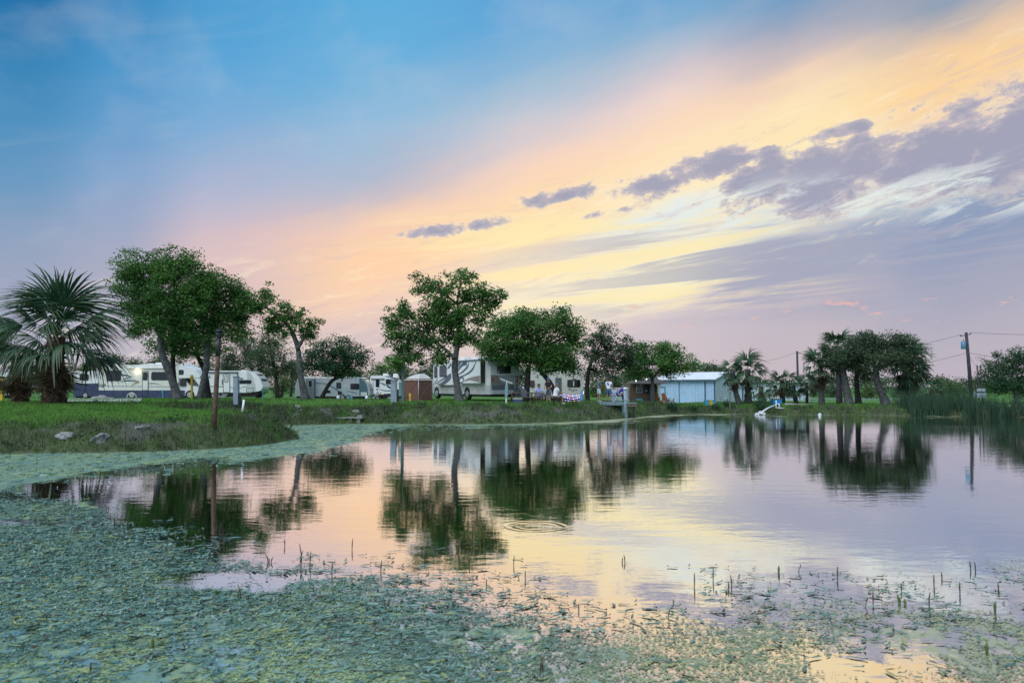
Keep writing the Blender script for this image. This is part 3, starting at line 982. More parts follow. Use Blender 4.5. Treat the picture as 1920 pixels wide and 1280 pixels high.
def frond_mesh(seed, nb=26, dead=False, droop=0.35):
    """costapalmate fan: petiole along +x, then nb folded blades; unit length 1 = petiole .42 + blade .58"""
    rnd = random.Random(seed)
    V, Q, Cc = [], [], []

    def add(p, c):
        V.append(p)
        Cc.append(c)
        return len(V) - 1
    green = (0.028, 0.088, 0.036) if not dead else (0.13, 0.085, 0.045)
    tipc = (0.10, 0.125, 0.07) if not dead else (0.16, 0.12, 0.08)
    # petiole (three-sided)
    pl_ = 0.44
    prev = None
    for i in range(5):
        t = i / 4
        x, z = pl_ * t, 0.07 * t * (1 - t) * 4 * 0.4 - droop * 0.06 * t * t
        w = 0.014 - 0.007 * t
        ring = [add((x, -w, z), (0.09, 0.12, 0.045)), add((x, w, z), (0.09, 0.12, 0.045)), add((x, 0, z - w), (0.07, 0.09, 0.04))]
        if prev:
            for k in range(3):
                Q.append((prev[k], prev[(k + 1) % 3], ring[(k + 1) % 3], ring[k]))
        prev = ring
    bx, bz = pl_, -droop * 0.06
    for b in range(nb):
        f = (b + 0.5) / nb * 2 - 1
        ang = f * R(SPREAD)
        L = (0.60 - 0.17 * abs(f) ** 2) * rnd.uniform(0.88, 1.08)
        half = R(SPREAD) / nb * 1.15
        dr = droop * rnd.uniform(0.4, 2.0) + 0.3 * abs(f)
        bend = rnd.uniform(-0.05, 0.05)
        rows = []
        for i in range(6):
            t = i / 5
            rr = L * t
            wdt = min(rr * math.tan(half), 0.60 * L * math.tan(half)) * (1 if t < 0.5 else max(0.05, (1 - t) / 0.5) ** 0.8)
            a = ang + bend * t
            zc = bz + 0.05 * rr * (1 - abs(f)) - dr * (t ** 3.0) * L * 0.95
            cx, cy = bx + math.cos(a) * rr * (1 - 0.25 * dr * t * t), math.sin(a) * rr * (1 - 0.25 * dr * t * t)
            nx, ny = -math.sin(a), math.cos(a)
            c = tuple(g_ * (1 - t ** 3) + h_ * t ** 3 for g_, h_ in zip(green, tipc))
            rows.append((add((cx - nx * wdt, cy - ny * wdt, zc - wdt * 0.35), c), add((cx, cy, zc + wdt * 0.15), c), add((cx + nx * wdt, cy + ny * wdt, zc - wdt * 0.35), c)))
        for r1, r2 in zip(rows, rows[1:]):
            Q.append((r1[0], r1[1], r2[1], r2[0]))
            Q.append((r1[1], r1[2], r2[2], r2[1]))
    return np.array(V), np.array(Q), np.array(Cc)


def frond_data(name, seed, **kw):
    V, Q, Cc = frond_mesh(seed, **kw)
    o = mesh_np(name, V, Q, frondm, attrs={'col': ('FLOAT_COLOR', Cc)})
    me = o.data
    bpy.data.objects.remove(o)
    return me


FR = [frond_data('frond', 11 + i, nb=30, droop=0.25 + 0.16 * i) for i in range(4)]
FRS = [frond_data('frond', 31 + i, nb=17, droop=0.3 + 0.25 * i) for i in range(3)]
DEAD = [frond_data('dead_frond', 51 + i, nb=16, dead=True, droop=0.8 + 0.3 * i) for i in range(2)]


def place_frond(parent, me, name, loc, azim, elev, size, roll):
    o = bpy.data.objects.new(name, me)
    link(o, parent)
    o.location = loc
    o.rotation_euler = Euler((roll, -elev, azim), 'XYZ')
    o.scale = (size, size, size)
    return o


def palm(label, px, D, top_py, trunk_w, crown_r, nfr, meshes, lean_px=0, skirt=0, seed=1, elev=(-55, 80), group=None, bk=None, shag=False, base_w=None, frac=None):
    """top_py: pixel row of the growing point; crown_r in pixels"""
    rnd = random.Random(seed)
    s = D / F
    f0 = foot(px, D)
    root = empty('fan_palm', f0, 0, label, 'palm tree', group)
    top = at(px + lean_px, top_py, D) - f0
    mb = MB()
    n = 12
    pts = [Vector((0, 0, -0.1)).lerp(top, i / n) + Vector((math.sin(i / n * 3.14) * lean_px * s * 0.15, 0, 0)) for i in range(n + 1)]
    bw = base_w or trunk_w * 1.25
    rad = [((bw + (trunk_w - bw) * min(1, i / n * 2.2)) * s * 0.5) * rnd.uniform(0.93, 1.07) for i in range(n + 1)]
    mb.tube(pts, rad, 10)
    mb.build('trunk', bk or palmbark, root)
    if shag:
        # old leaf bases: overlapping boots in spiral rows
        H = top.length
        k = int(H / 0.085)
        mbb = MB()
        for i in range(k * 4):
            t = (i + rnd.random()) / (k * 4) * 0.97
            c = Vector((0, 0, 0)).lerp(top, t)
            rr = (bw + (trunk_w - bw) * min(1, t * 2.2)) * s * 0.5
            a = i * 2.399 + rnd.uniform(-.2, .2)
            o_ = Vector((math.cos(a), math.sin(a), 0))
            tw = Vector((-math.sin(a), math.cos(a), 0))
            p0 = c + o_ * rr * 0.9
            L = rnd.uniform(0.22, 0.42)
            p1 = p0 + o_ * L * rnd.uniform(0.2, 0.5) + Vector((0, 0, L * rnd.uniform(0.5, 0.9)))
            w = rnd.uniform(0.05, 0.09)
            mbb.quad(p0 - tw * w, p0 + tw * w, p1 + tw * w * 0.35, p1 - tw * w * 0.35)
            mbb.quad(p0 - tw * w - o_ * 0.03, p1 - tw * w * 0.35 - o_ * 0.02, p1 + tw * w * 0.35 - o_ * 0.02, p0 + tw * w - o_ * 0.03)
        tag(mbb.build('leaf_boots', shagm, root), kind='stuff')
    size = crown_r * s
    for i in range(nfr):
        t = (i + 0.5) / nfr
        e = R(elev[1] + (elev[0] - elev[1]) * t ** 0.85 + rnd.uniform(-9, 9))
        a = i * 2.39996 + rnd.uniform(-.25, .25)
        lo_ = top + Vector((0, 0, -0.9 * t * trunk_w * s * 1.2))
        place_frond(root, meshes[rnd.randrange(len(meshes))], 'frond', lo_, a, e, size * rnd.uniform(0.68, 1.08), rnd.uniform(-.6, .6))
    for i in range(skirt):
        a = i * 2.39996 + rnd.uniform(-.3, .3)
        t = rnd.random()
        lo_ = top.lerp(Vector((0, 0, 0)), 0.10 + 0.28 * t)
        place_frond(root, DEAD[i % 2], 'dead_frond', lo_, a, R(rnd.uniform(-88, -72)), size * rnd.uniform(0.4, 0.6), rnd.uniform(-.3, .3))
    return root


palm('large shaggy fan palm on the left lawn with a fat brown trunk', 101, 38, 632, 30, 142, 25, FR, lean_px=4, skirt=9, seed=3, elev=(-6, 84), bk=shagm, shag=True, base_w=46)
palm('second fan palm at the left edge, its trunk hidden in hanging brown fronds', 38, 43, 668, 24, 92, 10, FR, lean_px=-4, skirt=30, seed=8, elev=(-30, 35), bk=shagm, shag=True, base_w=32)
PG = 'fan palms across the pond'
palm('leaning fan palm with a thick brown skirt beside the blue shed', 1387, 66, 694, 9, 31, 18, FRS, lean_px=-14, skirt=26, seed=21, elev=(-50, 75), group=PG)
palm('tallest fan palm of the group right of the shed, straight grey trunk', 1403, 67, 692, 10, 47, 20, FRS, lean_px=-1, skirt=8, seed=22, elev=(-22, 85), group=PG, base_w=18)
palm('short fan palm with fronds near the ground in front of the white storage shed', 1427, 65, 724, 9, 29, 16, FRS, seed=23, skirt=6, elev=(-45, 70), group=PG, bk=shagm)
palm('fan palm behind the blue tank with a brown collar of dead fronds', 1468, 68, 712, 8, 34, 20, FRS, lean_px=-2, skirt=12, seed=24, elev=(-40, 75), group=PG, bk=bark_dark)
palm('small fan palm with a bent trunk left of the grove of bare trunks', 1494, 68, 722, 7, 28, 15, FRS, lean_px=-6, skirt=6, seed=25, elev=(-50, 65), group=PG, bk=bark_dark)
palm('slim fan palm just right of the bent-trunk palm', 1513, 70, 716, 5, 27, 15, FRS, seed=26, skirt=5, elev=(-50, 70), group=PG, bk=bark_dark)
palm('straight fan palm with an open crown and round brown skirt left of the oak pair', 1541, 65, 684, 9, 44, 18, FRS, lean_px=-3, skirt=22, seed=27, elev=(-30, 72), group=PG, base_w=12)
palm('tall fan palm whose crown tops the left oak of the pair', 1574, 69, 650, 10, 44, 26, FRS, lean_px=-2, seed=28, skirt=4, elev=(-40, 80), group=PG)
palm('massive shaggy fan palm right of the leaning oak', 1708, 66, 676, 20, 50, 40, FRS, lean_px=-6, skirt=34, seed=29, elev=(-60, 85), group=PG, bk=shagm, base_w=24)
palm('low fan palm behind the reeds right of the massive shaggy palm', 1747, 74, 728, 8, 32, 18, FRS, seed=30, skirt=8, elev=(-50, 70), group=PG, bk=shagm)

# the wood that closes the view far behind everything
g = np.random.default_rng(611)
xs = g.uniform(-190, 190, 2600)
ys_ = g.uniform(168, 196, 2600)
pxs = 960 + F * xs / ys_
topz = np.where(pxs < 1250, 5.0, 3.4) * (0.55 + 0.75 * fbm(xs * 0.09, ys_ * 0.05, 615))
zs = topz * g.random(2600) ** 0.7
z0, _ = ground(xs, ys_)
k = g.random((2600, 1))
cols = np.array([0.040, 0.085, 0.040]) * (1 - k) + np.array([0.090, 0.130, 0.060]) * k
V, Fq, cc = leaf_cloud(np.stack([xs, ys_, z0 + zs], 1), np.full(2600, 2.2), 34, 0.45, cols, 617, 0.6)
tag(mesh_np('distant_wood', V, Fq, leafm, attrs={'col': ('FLOAT_COLOR', cc)}), 'distant belt of low trees closing the view', 'trees', kind='stuff')

# ------------------------------------------------------------------ grass, scrub and reeds
bladem = mat('grass_blades', (0.05, 0.1, 0.03), 0.75, var=0.2, scale=2.0, attr='col', trans=0.25, spec=0.2)


def blades(P, H, W, cols, lean=0.5, seed=0):
    g = np.random.default_rng(seed)
    n = len(P)
    a = g.random(n) * 2 * np.pi
    d = np.stack([np.cos(a), np.sin(a), np.zeros(n)], 1)
    a2 = g.random(n) * 2 * np.pi
    l = np.stack([np.cos(a2), np.sin(a2), np.zeros(n)], 1) * (H * lean * g.random(n))[:, None]
    up = np.stack([np.zeros(n), np.zeros(n), H], 1)
    V = np.stack([P - d * W[:, None] / 2, P + d * W[:, None] / 2, P + l + up], 1).reshape(-1, 3)
    return V, np.arange(n * 3).reshape(-1, 3), np.repeat(cols, 3, axis=0)


def scatter(n, x0, x1, y0, y1, seed, keep):
    g = np.random.default_rng(seed)
    x = g.uniform(x0, x1, n)
    y = g.uniform(y0, y1, n)
    z, d = ground(x, y)
    k = keep(x, y, z, d, g) & (g.random(n) > 0.72 * bare_soil(x, y, d))
    return x[k], y[k], z[k], d[k]


def inview(x, y, z, m=40):
    px, py = project(x, y, z)
    return (px > -m) & (px < 1920 + m)


def grass_cols(x, y, d, g):
    n = len(x)
    k = fbm(x * 0.6, y * 0.6, 71)[:, None]
    a = np.array([0.075, 0.215, 0.034]) + (np.array([0.160, 0.310, 0.062]) - np.array([0.075, 0.215, 0.034])) * k
    dry = sstep(fbm(x * 1.7, y * 1.7, 75), 0.55, 0.72)[:, None]
    a = a * (1 - 0.6 * dry) + 0.6 * dry * np.array([0.13, 0.12, 0.062])
    bank = (1 - sstep(d, 1.5, 2.6))[:, None] * (0.35 + 0.65 * sstep(fbm(x * 1.1, y * 1.1, 79), 0.35, 0.6)[:, None])
    scrub = np.where(y[:, None] > 42.5, np.array([0.085, 0.092, 0.072]), np.array([0.095, 0.115, 0.060]))
    a = a * (1 - 0.8 * bank) + scrub * 0.8 * bank
    return a * (0.45 + 1.1 * g.random((n, 1))) * (0.7 + 0.6 * fbm(x * 2.3, y * 2.3, 87)[:, None])


gr = np.random.default_rng(5)
# near lawn on the spit
x, y, z, d = scatter(190000, -27, -6, 24.5, 48, 91, lambda x, y, z, d, g: (d > 0.02) & inview(x, y, z) & (g.random(len(x)) < np.clip(34 / y, 0, 1) ** 1.5))
H = np.where(d < 2.2, gr.uniform(0.08, 0.26, len(x)), gr.uniform(0.05, 0.13, len(x)))
V, Fq, cc = blades(np.stack([x, y, z - 0.01], 1), H, gr.uniform(0.012, 0.03, len(x)) * (y / 28), grass_cols(x, y, d, gr), 0.6, 1)
tag(mesh_np('grass', V, Fq, bladem, attrs={'col': ('FLOAT_COLOR', cc)}), 'short lawn grass and weeds on the spit and its bank', 'grass', kind='stuff')
# far bank and lawn
x, y, z, d = scatter(330000, -34, 48, 43, 72, 92, lambda x, y, z, d, g: (d > 0.02) & inview(x, y, z) & (g.random(len(x)) < np.where(d < 2.8, 1.0, 0.38)))
H = np.where(d < 2.5, gr.uniform(0.12, 0.34, len(x)), gr.uniform(0.06, 0.15, len(x)))
V, Fq, cc = blades(np.stack([x, y, z - 0.01], 1), H, gr.uniform(0.025, 0.06, len(x)), grass_cols(x, y, d, gr), 0.7, 2)
tag(mesh_np('bank_grass', V, Fq, bladem, attrs={'col': ('FLOAT_COLOR', cc)}), 'rough grass and dry scrub on the far bank and lawn', 'grass', kind='stuff')
# low leafy weeds hugging the banks
x, y, z, d = scatter(26000, -27, 48, 24.5, 66, 93, lambda x, y, z, d, g: (d > 0.1) & (d < 2.4) & inview(x, y, z) & (fbm(x * 0.9, y * 0.9, 83) > 0.5))
if len(x) > 5200:
    x, y, z, d = x[:5200], y[:5200], z[:5200], d[:5200]
kk = gr.random((len(x), 1))
cols = np.array([0.030, 0.062, 0.026]) * (1 - kk) + np.array([0.085, 0.092, 0.060]) * kk
V, Fq, cc = leaf_cloud(np.stack([x, y, z + 0.08], 1), gr.uniform(0.25, 0.5, len(x)), 16, 0.09, cols, 94, 0.45)
tag(mesh_np('bank_weeds', V, Fq, leafm, attrs={'col': ('FLOAT_COLOR', cc)}), 'tangled low weeds growing along the pond banks', 'weeds', kind='stuff')


def reed_bed(label, x0, x1, y0, y1, n, hmax, seed):
    g = np.random.default_rng(seed)
    X = g.uniform(x0, x1, n)
    Y = g.uniform(y0, y1, n)
    Z, Dd = ground(X, Y)
    k = (Dd > -0.5) & (Dd < 3.4) & (fbm(X * 0.45, Y * 0.45, seed) > 0.36)
    X, Y, Z, Dd = X[k], Y[k], Z[k], Dd[k]
    h = hmax * (0.35 + 0.65 * fbm(X * 0.6, Y * 0.6, seed + 1)) * g.uniform(0.6, 1.15, len(X))
    kk = g.random((len(X), 1))
    c = np.array([0.030, 0.078, 0.048]) * (1 - kk) + np.array([0.080, 0.135, 0.075]) * kk
    V, Fq, cc = blades(np.stack([X, Y, np.maximum(Z, -0.05)], 1), h, g.uniform(0.035, 0.07, len(X)), c, 0.35, seed)
    tag(mesh_np('reed_bed', V, Fq, bladem, attrs={'col': ('FLOAT_COLOR', cc)}), label, 'reeds', kind='stuff')


reed_bed('tall blue-green reeds on the bank in front of the utility pole', 30.5, 38.5, 55, 62, 5200, 2.1, 131)
reed_bed('tall reeds at the right edge of the picture below the dark tree', 38.4, 52, 49, 62, 9000, 2.3, 133)

# ------------------------------------------------------------------ pondweed: floating leaves, duckweed, flower spikes
padm = mat('pondweed_leaf', (0.1, 0.17, 0.12), 0.30, var=0.25, scale=9.0, attr='col', spec=0.55)


def leaf_density(x, y):
    px, py = project(x, y, np.zeros_like(x))
    s = np.maximum(py - 725, 10)
    LL = pl(LL_px, px)
    L = pl(L_px, px)
    t = np.clip((py - LL) / np.maximum(L - LL, 8), 0, 1.4)
    cl = fbm(x * 1.25, y * 0.9, 201)
    cl2 = fbm(x * 3.1, y * 2.2, 205)
    base = np.where(py > LL, 0.05 + 0.95 * np.clip(t, 0, 1) ** 1.4, 0)
    right = sstep(px, 650, 1300)
    thr = 0.62 - 0.30 * np.clip(t, 0, 1) + 0.13 * right * np.clip(t, 0, 1)
    dens_ = base * sstep(0.6 * cl + 0.4 * cl2, thr - 0.07, thr + 0.05) * (1 - 0.80 * right)
    gaps = sstep(fbm(x * 0.55 + 3, y * 1.5, 37), 0.60, 0.68) * (1 - right) * (1 - sstep(py, 1090, 1180))
    dens_ = dens_ * (1 - 0.92 * gaps) * (1 - 0.55 * sstep(py, 1120, 1230))
    U = pl(U_px, px)
    farm = sstep((U - py) / s, -0.12, 0.06) * 0.5
    return np.maximum(dens_, farm), px, py


def pads(n, y0, y1, seed, lo, hi, rel=1.0):
    g = np.random.default_rng(seed)
    y = y0 + (y1 - y0) * g.random(n) ** 0.8
    x = g.uniform(-0.88, 0.88, n) * y
    dn, px, py = leaf_density(x, y)
    ok = (g.random(n) < dn * rel) & (sdist(x, y) < -0.05)
    x, y = x[ok], y[ok]
    L = g.uniform(lo, hi, len(x)) * g.choice([1.0, 1.0, 0.7, 0.55], len(x))
    a = g.normal(0.0, 0.65, len(x)) + np.where(g.random(len(x)) < 0.3, g.uniform(0, 3.14, len(x)), 0)
    return x, y, L, a, g


def pad_geo(x, y, L, a, g, curl=1.0):
    """elongated floating leaf: 2x4 cells, midrib lower, edges slightly raised"""
    n = len(x)
    prof = np.array([0.05, 0.75, 1.0, 0.7, 0.04])
    ts = np.linspace(-0.5, 0.5, 5)
    W = L * g.uniform(0.085, 0.135, n)
    tilt = g.normal(0, 0.08, n) * curl
    z0 = 0.006 + g.random(n) * 0.010
    V = np.zeros((n, 5, 3, 3))
    ca, sa = np.cos(a), np.sin(a)
    bend = g.normal(0, 0.10, n)
    for i, t_ in enumerate(ts):
        for j, sgn in enumerate((-1, 0, 1)):
            lx = L * t_
            ly = W * prof[i] * sgn + bend * L * (t_ * t_ - 0.08)
            V[:, i, j, 0] = x + ca * lx - sa * ly
            V[:, i, j, 1] = y + sa * lx + ca * ly
            V[:, i, j, 2] = z0 + abs(sgn) * W * prof[i] * 0.14 + tilt * W * sgn * 1.5 + np.where(t_ > 0.3, np.abs(g.normal(0, 0.012, n)) * curl, 0)
    V = V.reshape(n, 15, 3)
    q = np.array([[i * 3 + j, i * 3 + j + 1, (i + 1) * 3 + j + 1, (i + 1) * 3 + j] for i in range(4) for j in range(2)])
    return V, q


def pad_cols(n, g):
    k = g.random((n, 1)) ** 1.2
    c = np.array([0.052, 0.130, 0.098]) * (1 - k) + np.array([0.215, 0.330, 0.255]) * k
    odd = g.random(n)
    c[odd < 0.05] = (0.27, 0.30, 0.09)
    c[odd > 0.965] = (0.10, 0.070, 0.040)
    return c


mat_root = empty('pondweed_mat', (0, 8, 0), 0, 'floating mat of long narrow pondweed leaves and duckweed in the foreground', 'pondweed')
x, y, L, a, g = pads(88000, 5.2, 16.5, 301, 0.085, 0.165)
order = np.argsort(y / L * (1 + 0.0 * y))
V, q = pad_geo(x, y, L, a, g)
pc = pad_cols(len(x), g)
V[:, :, 1] -= 8.0
# the 300 leaves that show largest are single parts, the others one mass
vis = np.abs(x) < 0.64 * y
rank = np.argsort(np.where(vis & (y > 5.75), y / L, 1e9))
pick = rank[:300]
rest = rank[300:]
for k in pick:
    cpt = V[k].mean(0)
    o = mesh_np('floating_leaf', V[k] - cpt, q, padm, mat_root, attrs={'col': ('FLOAT_COLOR', np.repeat(pc[k:k + 1], 15, 0))})
    o.location = cpt
Vr = V[rest].reshape(-1, 3)
Fr = (q[None] + (np.arange(len(rest)) * 15)[:, None, None]).reshape(-1, 4)
o = mesh_np('leaf_mass', Vr, Fr, padm, mat_root, attrs={'col': ('FLOAT_COLOR', np.repeat(pc[rest], 15, 0))})
tag(o, kind='stuff')
# leaves of the farther mat on the left and along the banks
x, y, L, a, g = pads(75000, 16.5, 44, 303, 0.12, 0.24, 0.8)
V, q = pad_geo(x, y, L, a, g, 1.6)
V[:, :, 1] -= 8.0
pc = pad_cols(len(x), g)
Vr = V.reshape(-1, 3)
Fr = (q[None] + (np.arange(len(x)) * 15)[:, None, None]).reshape(-1, 4)
tag(mesh_np('far_leaf_mass', Vr, Fr, padm, mat_root, attrs={'col': ('FLOAT_COLOR', np.repeat(pc, 15, 0))}), kind='stuff')
# duckweed flecks
g = np.random.default_rng(307)
n = 400000
y = 5.2 + 11.5 * g.random(n) ** 1.15
x = g.uniform(-0.88, 0.88, n) * y
fd = film_density(x, y)
ok = (g.random(n) < np.minimum(1, fd * 1.35) ** 1.5 * 0.9) & (fbm(x * 2.2, y * 1.6, 311) > 0.40 + 0.10 * sstep(x, -1, 2.5))
x, y = x[ok], y[ok]
n = len(x)
sz = g.uniform(0.006, 0.022, n)
a = g.random(n) * 6.283
da, db = np.cos(a) * sz, np.sin(a) * sz
zz = 0.004 + g.random((n, 1)) * 0.004 + g.random((n, 4)) * 0.0025
V = np.stack([np.stack([x + da, y + db, zz[:, 0]], 1), np.stack([x - db * .6, y + da * .6, zz[:, 1]], 1), np.stack([x - da, y - db, zz[:, 2]], 1), np.stack([x + db * .6, y - da * .6, zz[:, 3]], 1)], 1).reshape(-1, 3)
V[:, 1] -= 8.0
k = fbm(x * 0.9, y * 0.9, 313)[:, None]
kk = sstep(k, 0.35, 0.65)
c = (np.array([0.075, 0.145, 0.095]) * (1 - kk) + np.array([0.27, 0.35, 0.14]) * kk) * (0.6 + 0.9 * g.random((n, 1)))
rt = sstep(x, -1, 3)[:, None] * 0.5
c = c * (1 - rt) + rt * np.array([0.34, 0.36, 0.20])
tag(mesh_np('duckweed', V, np.arange(n * 4).reshape(-1, 4), padm, mat_root, attrs={'col': ('FLOAT_COLOR', np.repeat(c, 4, 0))}), kind='stuff')

spikem = mat('pondweed_spike', (0.070, 0.055, 0.026), 0.7, var=0.3, scale=20)
spikeg = mat('pondweed_spike_green', (0.10, 0.16, 0.03), 0.6, var=0.3, scale=20)
# flower spikes standing out of the water: pixel of the foot, height in pixels, kind
SPK = [(566, 1058, 38, 2, 'twin'), (581, 1058, 24, 1, ''), (622, 1072, 20, 1, ''), (503, 1054, 16, 3, ''), (452, 1122, 26, 2, 'low'), (714, 1071, 20, 1, ''), (660, 1030, 20, 1, ''), (712, 1000, 0, 0, ''), (963, 1059, 18, 1, ''), (1253, 1160, 34, 1, 'bent'),
       (1019, 1262, 34, 2, ''), (1085, 1145, 12, 1, ''), (1172, 1054, 14, 2, ''), (1302, 1100, 26, 1, ''), (1337, 1088, 22, 1, ''), (1372, 1098, 20, 1, ''), (1366, 1105, 14, 1, ''), (1497, 1072, 14, 1, 'bent'), (1460, 1074, 14, 1, 'green'),
       (1570, 1084, 22, 1, ''), (1622, 1136, 16, 1, 'bent'), (1637, 1130, 20, 1, ''), (1688, 1132, 18, 3, 'green'), (1690, 1108, 14, 1, ''), (1742, 1134, 24, 1, ''), (1751, 1098, 20, 1, ''), (1800, 1112, 22, 1, ''), (1766, 1085, 12, 1, ''), (1820, 1068, 16, 1, ''), (1829, 1068, 14, 1, ''),
       (1866, 1148, 22, 1, 'green'), (1862, 1178, 22, 1, 'bent'), (1851, 1228, 26, 1, 'green'), (1872, 1106, 14, 1, ''), (208, 980, 18, 2, ''), (214, 986, 14, 1, ''), (238, 992, 16, 1, ''), (200, 956, 12, 3, ''), (145, 1000, 14, 1, ''), (310, 1030, 14, 1, 'bent'), (361, 1025, 14, 1, 'green'),
       (534, 1024, 14, 1, ''), (800, 1045, 16, 2, ''), (880, 1060, 14, 1, ''), (912, 1098, 12, 1, ''), (405, 1115, 12, 1, 'green'), (985, 1085, 16, 1, ''), (286, 1215, 22, 1, 'green'), (170, 1258, 16, 1, '')]
LABW = {'': 'thin brown pondweed spike', 'bent': 'bent brown pondweed spike', 'green': 'yellow-green pondweed shoot', 'low': 'pair of low brown pondweed spikes', 'twin': 'tallest twin pondweed spikes'}
ORD = ['first', 'second', 'third', 'fourth', 'fifth', 'sixth', 'seventh', 'eighth', 'ninth', 'tenth', 'eleventh', 'twelfth']
def spk_side(px):
    return 'far left' if px < 400 else 'left middle' if px < 760 else 'middle' if px < 1250 else 'right middle' if px < 1660 else 'far right'


for i, (px, py, h, n, kd) in enumerate(SPK):
    if not h:
        continue
    wx0, wy0 = on_water(px, py)
    rnd = random.Random(i)
    sc1 = wy0 / F
    H = h * sc1
    mb = MB()
    for k in range(n):
        ox = rnd.uniform(-.05, .05) * (k > 0)
        ln = rnd.uniform(-.25, .25) + (0.5 * (k * 2 - n + 1) if n > 1 else 0)
        hh_ = H * (1 if k == 0 else rnd.uniform(0.5, 0.9))
        if kd == 'bent':
            pts = [(ox, 0, -0.03), (ox + .01, 0, hh_ * 0.45), (ox + hh_ * 0.28, 0, hh_ * 0.72), (ox + hh_ * 0.30, 0, hh_)]
            mb.tube(pts, [0.004, 0.004, 0.005, 0.007], 6)
        else:
            tp = (ox + ln * hh_ * 0.35, rnd.uniform(-.02, .02), hh_)
            md = (ox + ln * hh_ * 0.12, 0, hh_ * 0.55)
            mb.tube([(ox, 0, -0.03), md, tp], [0.004, 0.0075, 0.004] if kd != 'green' else [0.006, 0.014, 0.004], 6)
    peers = sorted(q[0] + q[1] * 1e-4 for q in SPK if q[2] and q[4] == kd and spk_side(q[0]) == spk_side(px))
    j = peers.index(px + py * 1e-4)
    lab = f'{LABW[kd]} in the {spk_side(px)} water' + (f', {ORD[j]} of its kind from the left' if len(peers) > 1 else '')
    o = mb.build('pondweed_spike', spikeg if kd == 'green' else spikem)
    o.location = (wx0, wy0, 0)
    tag(o, lab, 'pondweed spike', 'pondweed spikes standing out of the water')

# ------------------------------------------------------------------ paint box for built things
M_white = mat('gelcoat_white', (0.74, 0.75, 0.74), 0.32, var=0.06, scale=1.5, coat=0.2)
M_cream = mat('gelcoat_cream', (0.66, 0.67, 0.60), 0.38, var=0.07, scale=1.5)
M_grey = mat('gelcoat_grey', (0.33, 0.36, 0.39), 0.4, var=0.08, scale=1.5)
M_dgrey = mat('panel_dark_grey', (0.12, 0.14, 0.16), 0.45, var=0.1, scale=2)
M_navy = mat('skirt_navy', (0.035, 0.05, 0.105), 0.4, var=0.2, scale=2)
M_brown = mat('panel_taupe', (0.26, 0.23, 0.20), 0.4, var=0.12, scale=2)
M_silver = mat('panel_silver', (0.50, 0.51, 0.51), 0.35, var=0.08, scale=2)
M_teal = mat('stripe_teal', (0.06, 0.12, 0.15), 0.4, var=0.15, scale=3)
M_tan = mat('stripe_tan', (0.36, 0.32, 0.22), 0.45, var=0.12, scale=3)
M_black = mat('black_plastic', (0.015, 0.016, 0.018), 0.5, var=0.25, scale=6)
M_under = mat('underbody', (0.02, 0.02, 0.02), 0.9, var=0.3, scale=4)
M_rub = mat('tyre_rubber', (0.018, 0.018, 0.019), 0.85, var=0.2, scale=12, bump=0.3)
M_rim = mat('wheel_rim', (0.52, 0.54, 0.56), 0.3, metal=0.7, var=0.15, scale=10)
M_glass = mat('tinted_glass', (0.012, 0.016, 0.022), 0.06, var=0.2, scale=2, spec=0.9)
M_mirror = mat('sloped_window_glass', (0.55, 0.55, 0.55), 0.05, metal=1.0, var=0.05, scale=2)
M_rubber = mat('seal_black', (0.02, 0.022, 0.024), 0.7, var=0.2)
M_galv = mat('galvanised_steel', (0.36, 0.40, 0.43), 0.45, metal=0.25, var=0.15, scale=5)
M_bluegrey = mat('pedestal_paint', (0.26, 0.33, 0.39), 0.5, var=0.12, scale=5)
M_yellow = mat('yellow_paint', (0.62, 0.42, 0.03), 0.5, var=0.15, scale=6)
M_cyan = mat('cyan_paint', (0.06, 0.34, 0.46), 0.5, var=0.15, scale=6)
M_wood = mat('weathered_wood', (0.15, 0.115, 0.085), 0.85, var=0.35, scale=7, bump=0.5, bscale=30)
M_polewood = mat('brown_post_wood', (0.135, 0.078, 0.052), 0.85, var=0.35, scale=6, bump=0.5, bscale=25)
M_deckw = mat('painted_deck_wood', (0.17, 0.26, 0.27), 0.75, var=0.25, scale=7, bump=0.4, bscale=30)
M_postw = mat('whitewashed_post', (0.24, 0.33, 0.37), 0.7, var=0.25, scale=5, bump=0.4, bscale=30)
M_tent = mat('tent_mesh_brown', (0.14, 0.068, 0.048), 0.9, var=0.2, scale=6)
M_tentroof = mat('tent_roof', (0.50, 0.48, 0.45), 0.8, var=0.1, scale=3)
M_shed = mat('shed_blue_metal', (0.36, 0.52, 0.70), 0.45, var=0.08, scale=2)
M_shedroof = mat('shed_roof_metal', (0.70, 0.72, 0.74), 0.4, var=0.08, scale=2)
M_shedtrim = mat('shed_trim_dark', (0.03, 0.08, 0.15), 0.5, var=0.2)
M_palemetal = mat('pale_metal_wall', (0.50, 0.60, 0.66), 0.5, var=0.1, scale=2)
M_cabin = mat('cabin_brown_siding', (0.15, 0.105, 0.075), 0.8, var=0.2, scale=4, bump=0.3)
M_shingle = mat('roof_shingle', (0.09, 0.085, 0.075), 0.9, var=0.35, scale=12, bump=0.5)
M_orange = mat('orange_cedar', (0.52, 0.19, 0.055), 0.6, var=0.2, scale=8)
M_rock = mat('limestone', (0.23, 0.235, 0.22), 0.9, var=0.3, scale=5, bump=0.8, bscale=12)
M_gravel = mat('pale_gravel', (0.42, 0.42, 0.42), 0.95, var=0.3, scale=30, bump=0.6, bscale=60)
M_foam = mat('white_water', (0.85, 0.88, 0.9), 0.4, var=0.05, scale=20, trans=0.3)
M_pvc = mat('white_pvc', (0.72, 0.75, 0.77), 0.45, var=0.06, scale=5)
M_lampw = mat('porch_lamp_lens', (0.9, 0.8, 0.55), 0.4, emit=(1.0, 0.80, 0.45), estr=6.0)


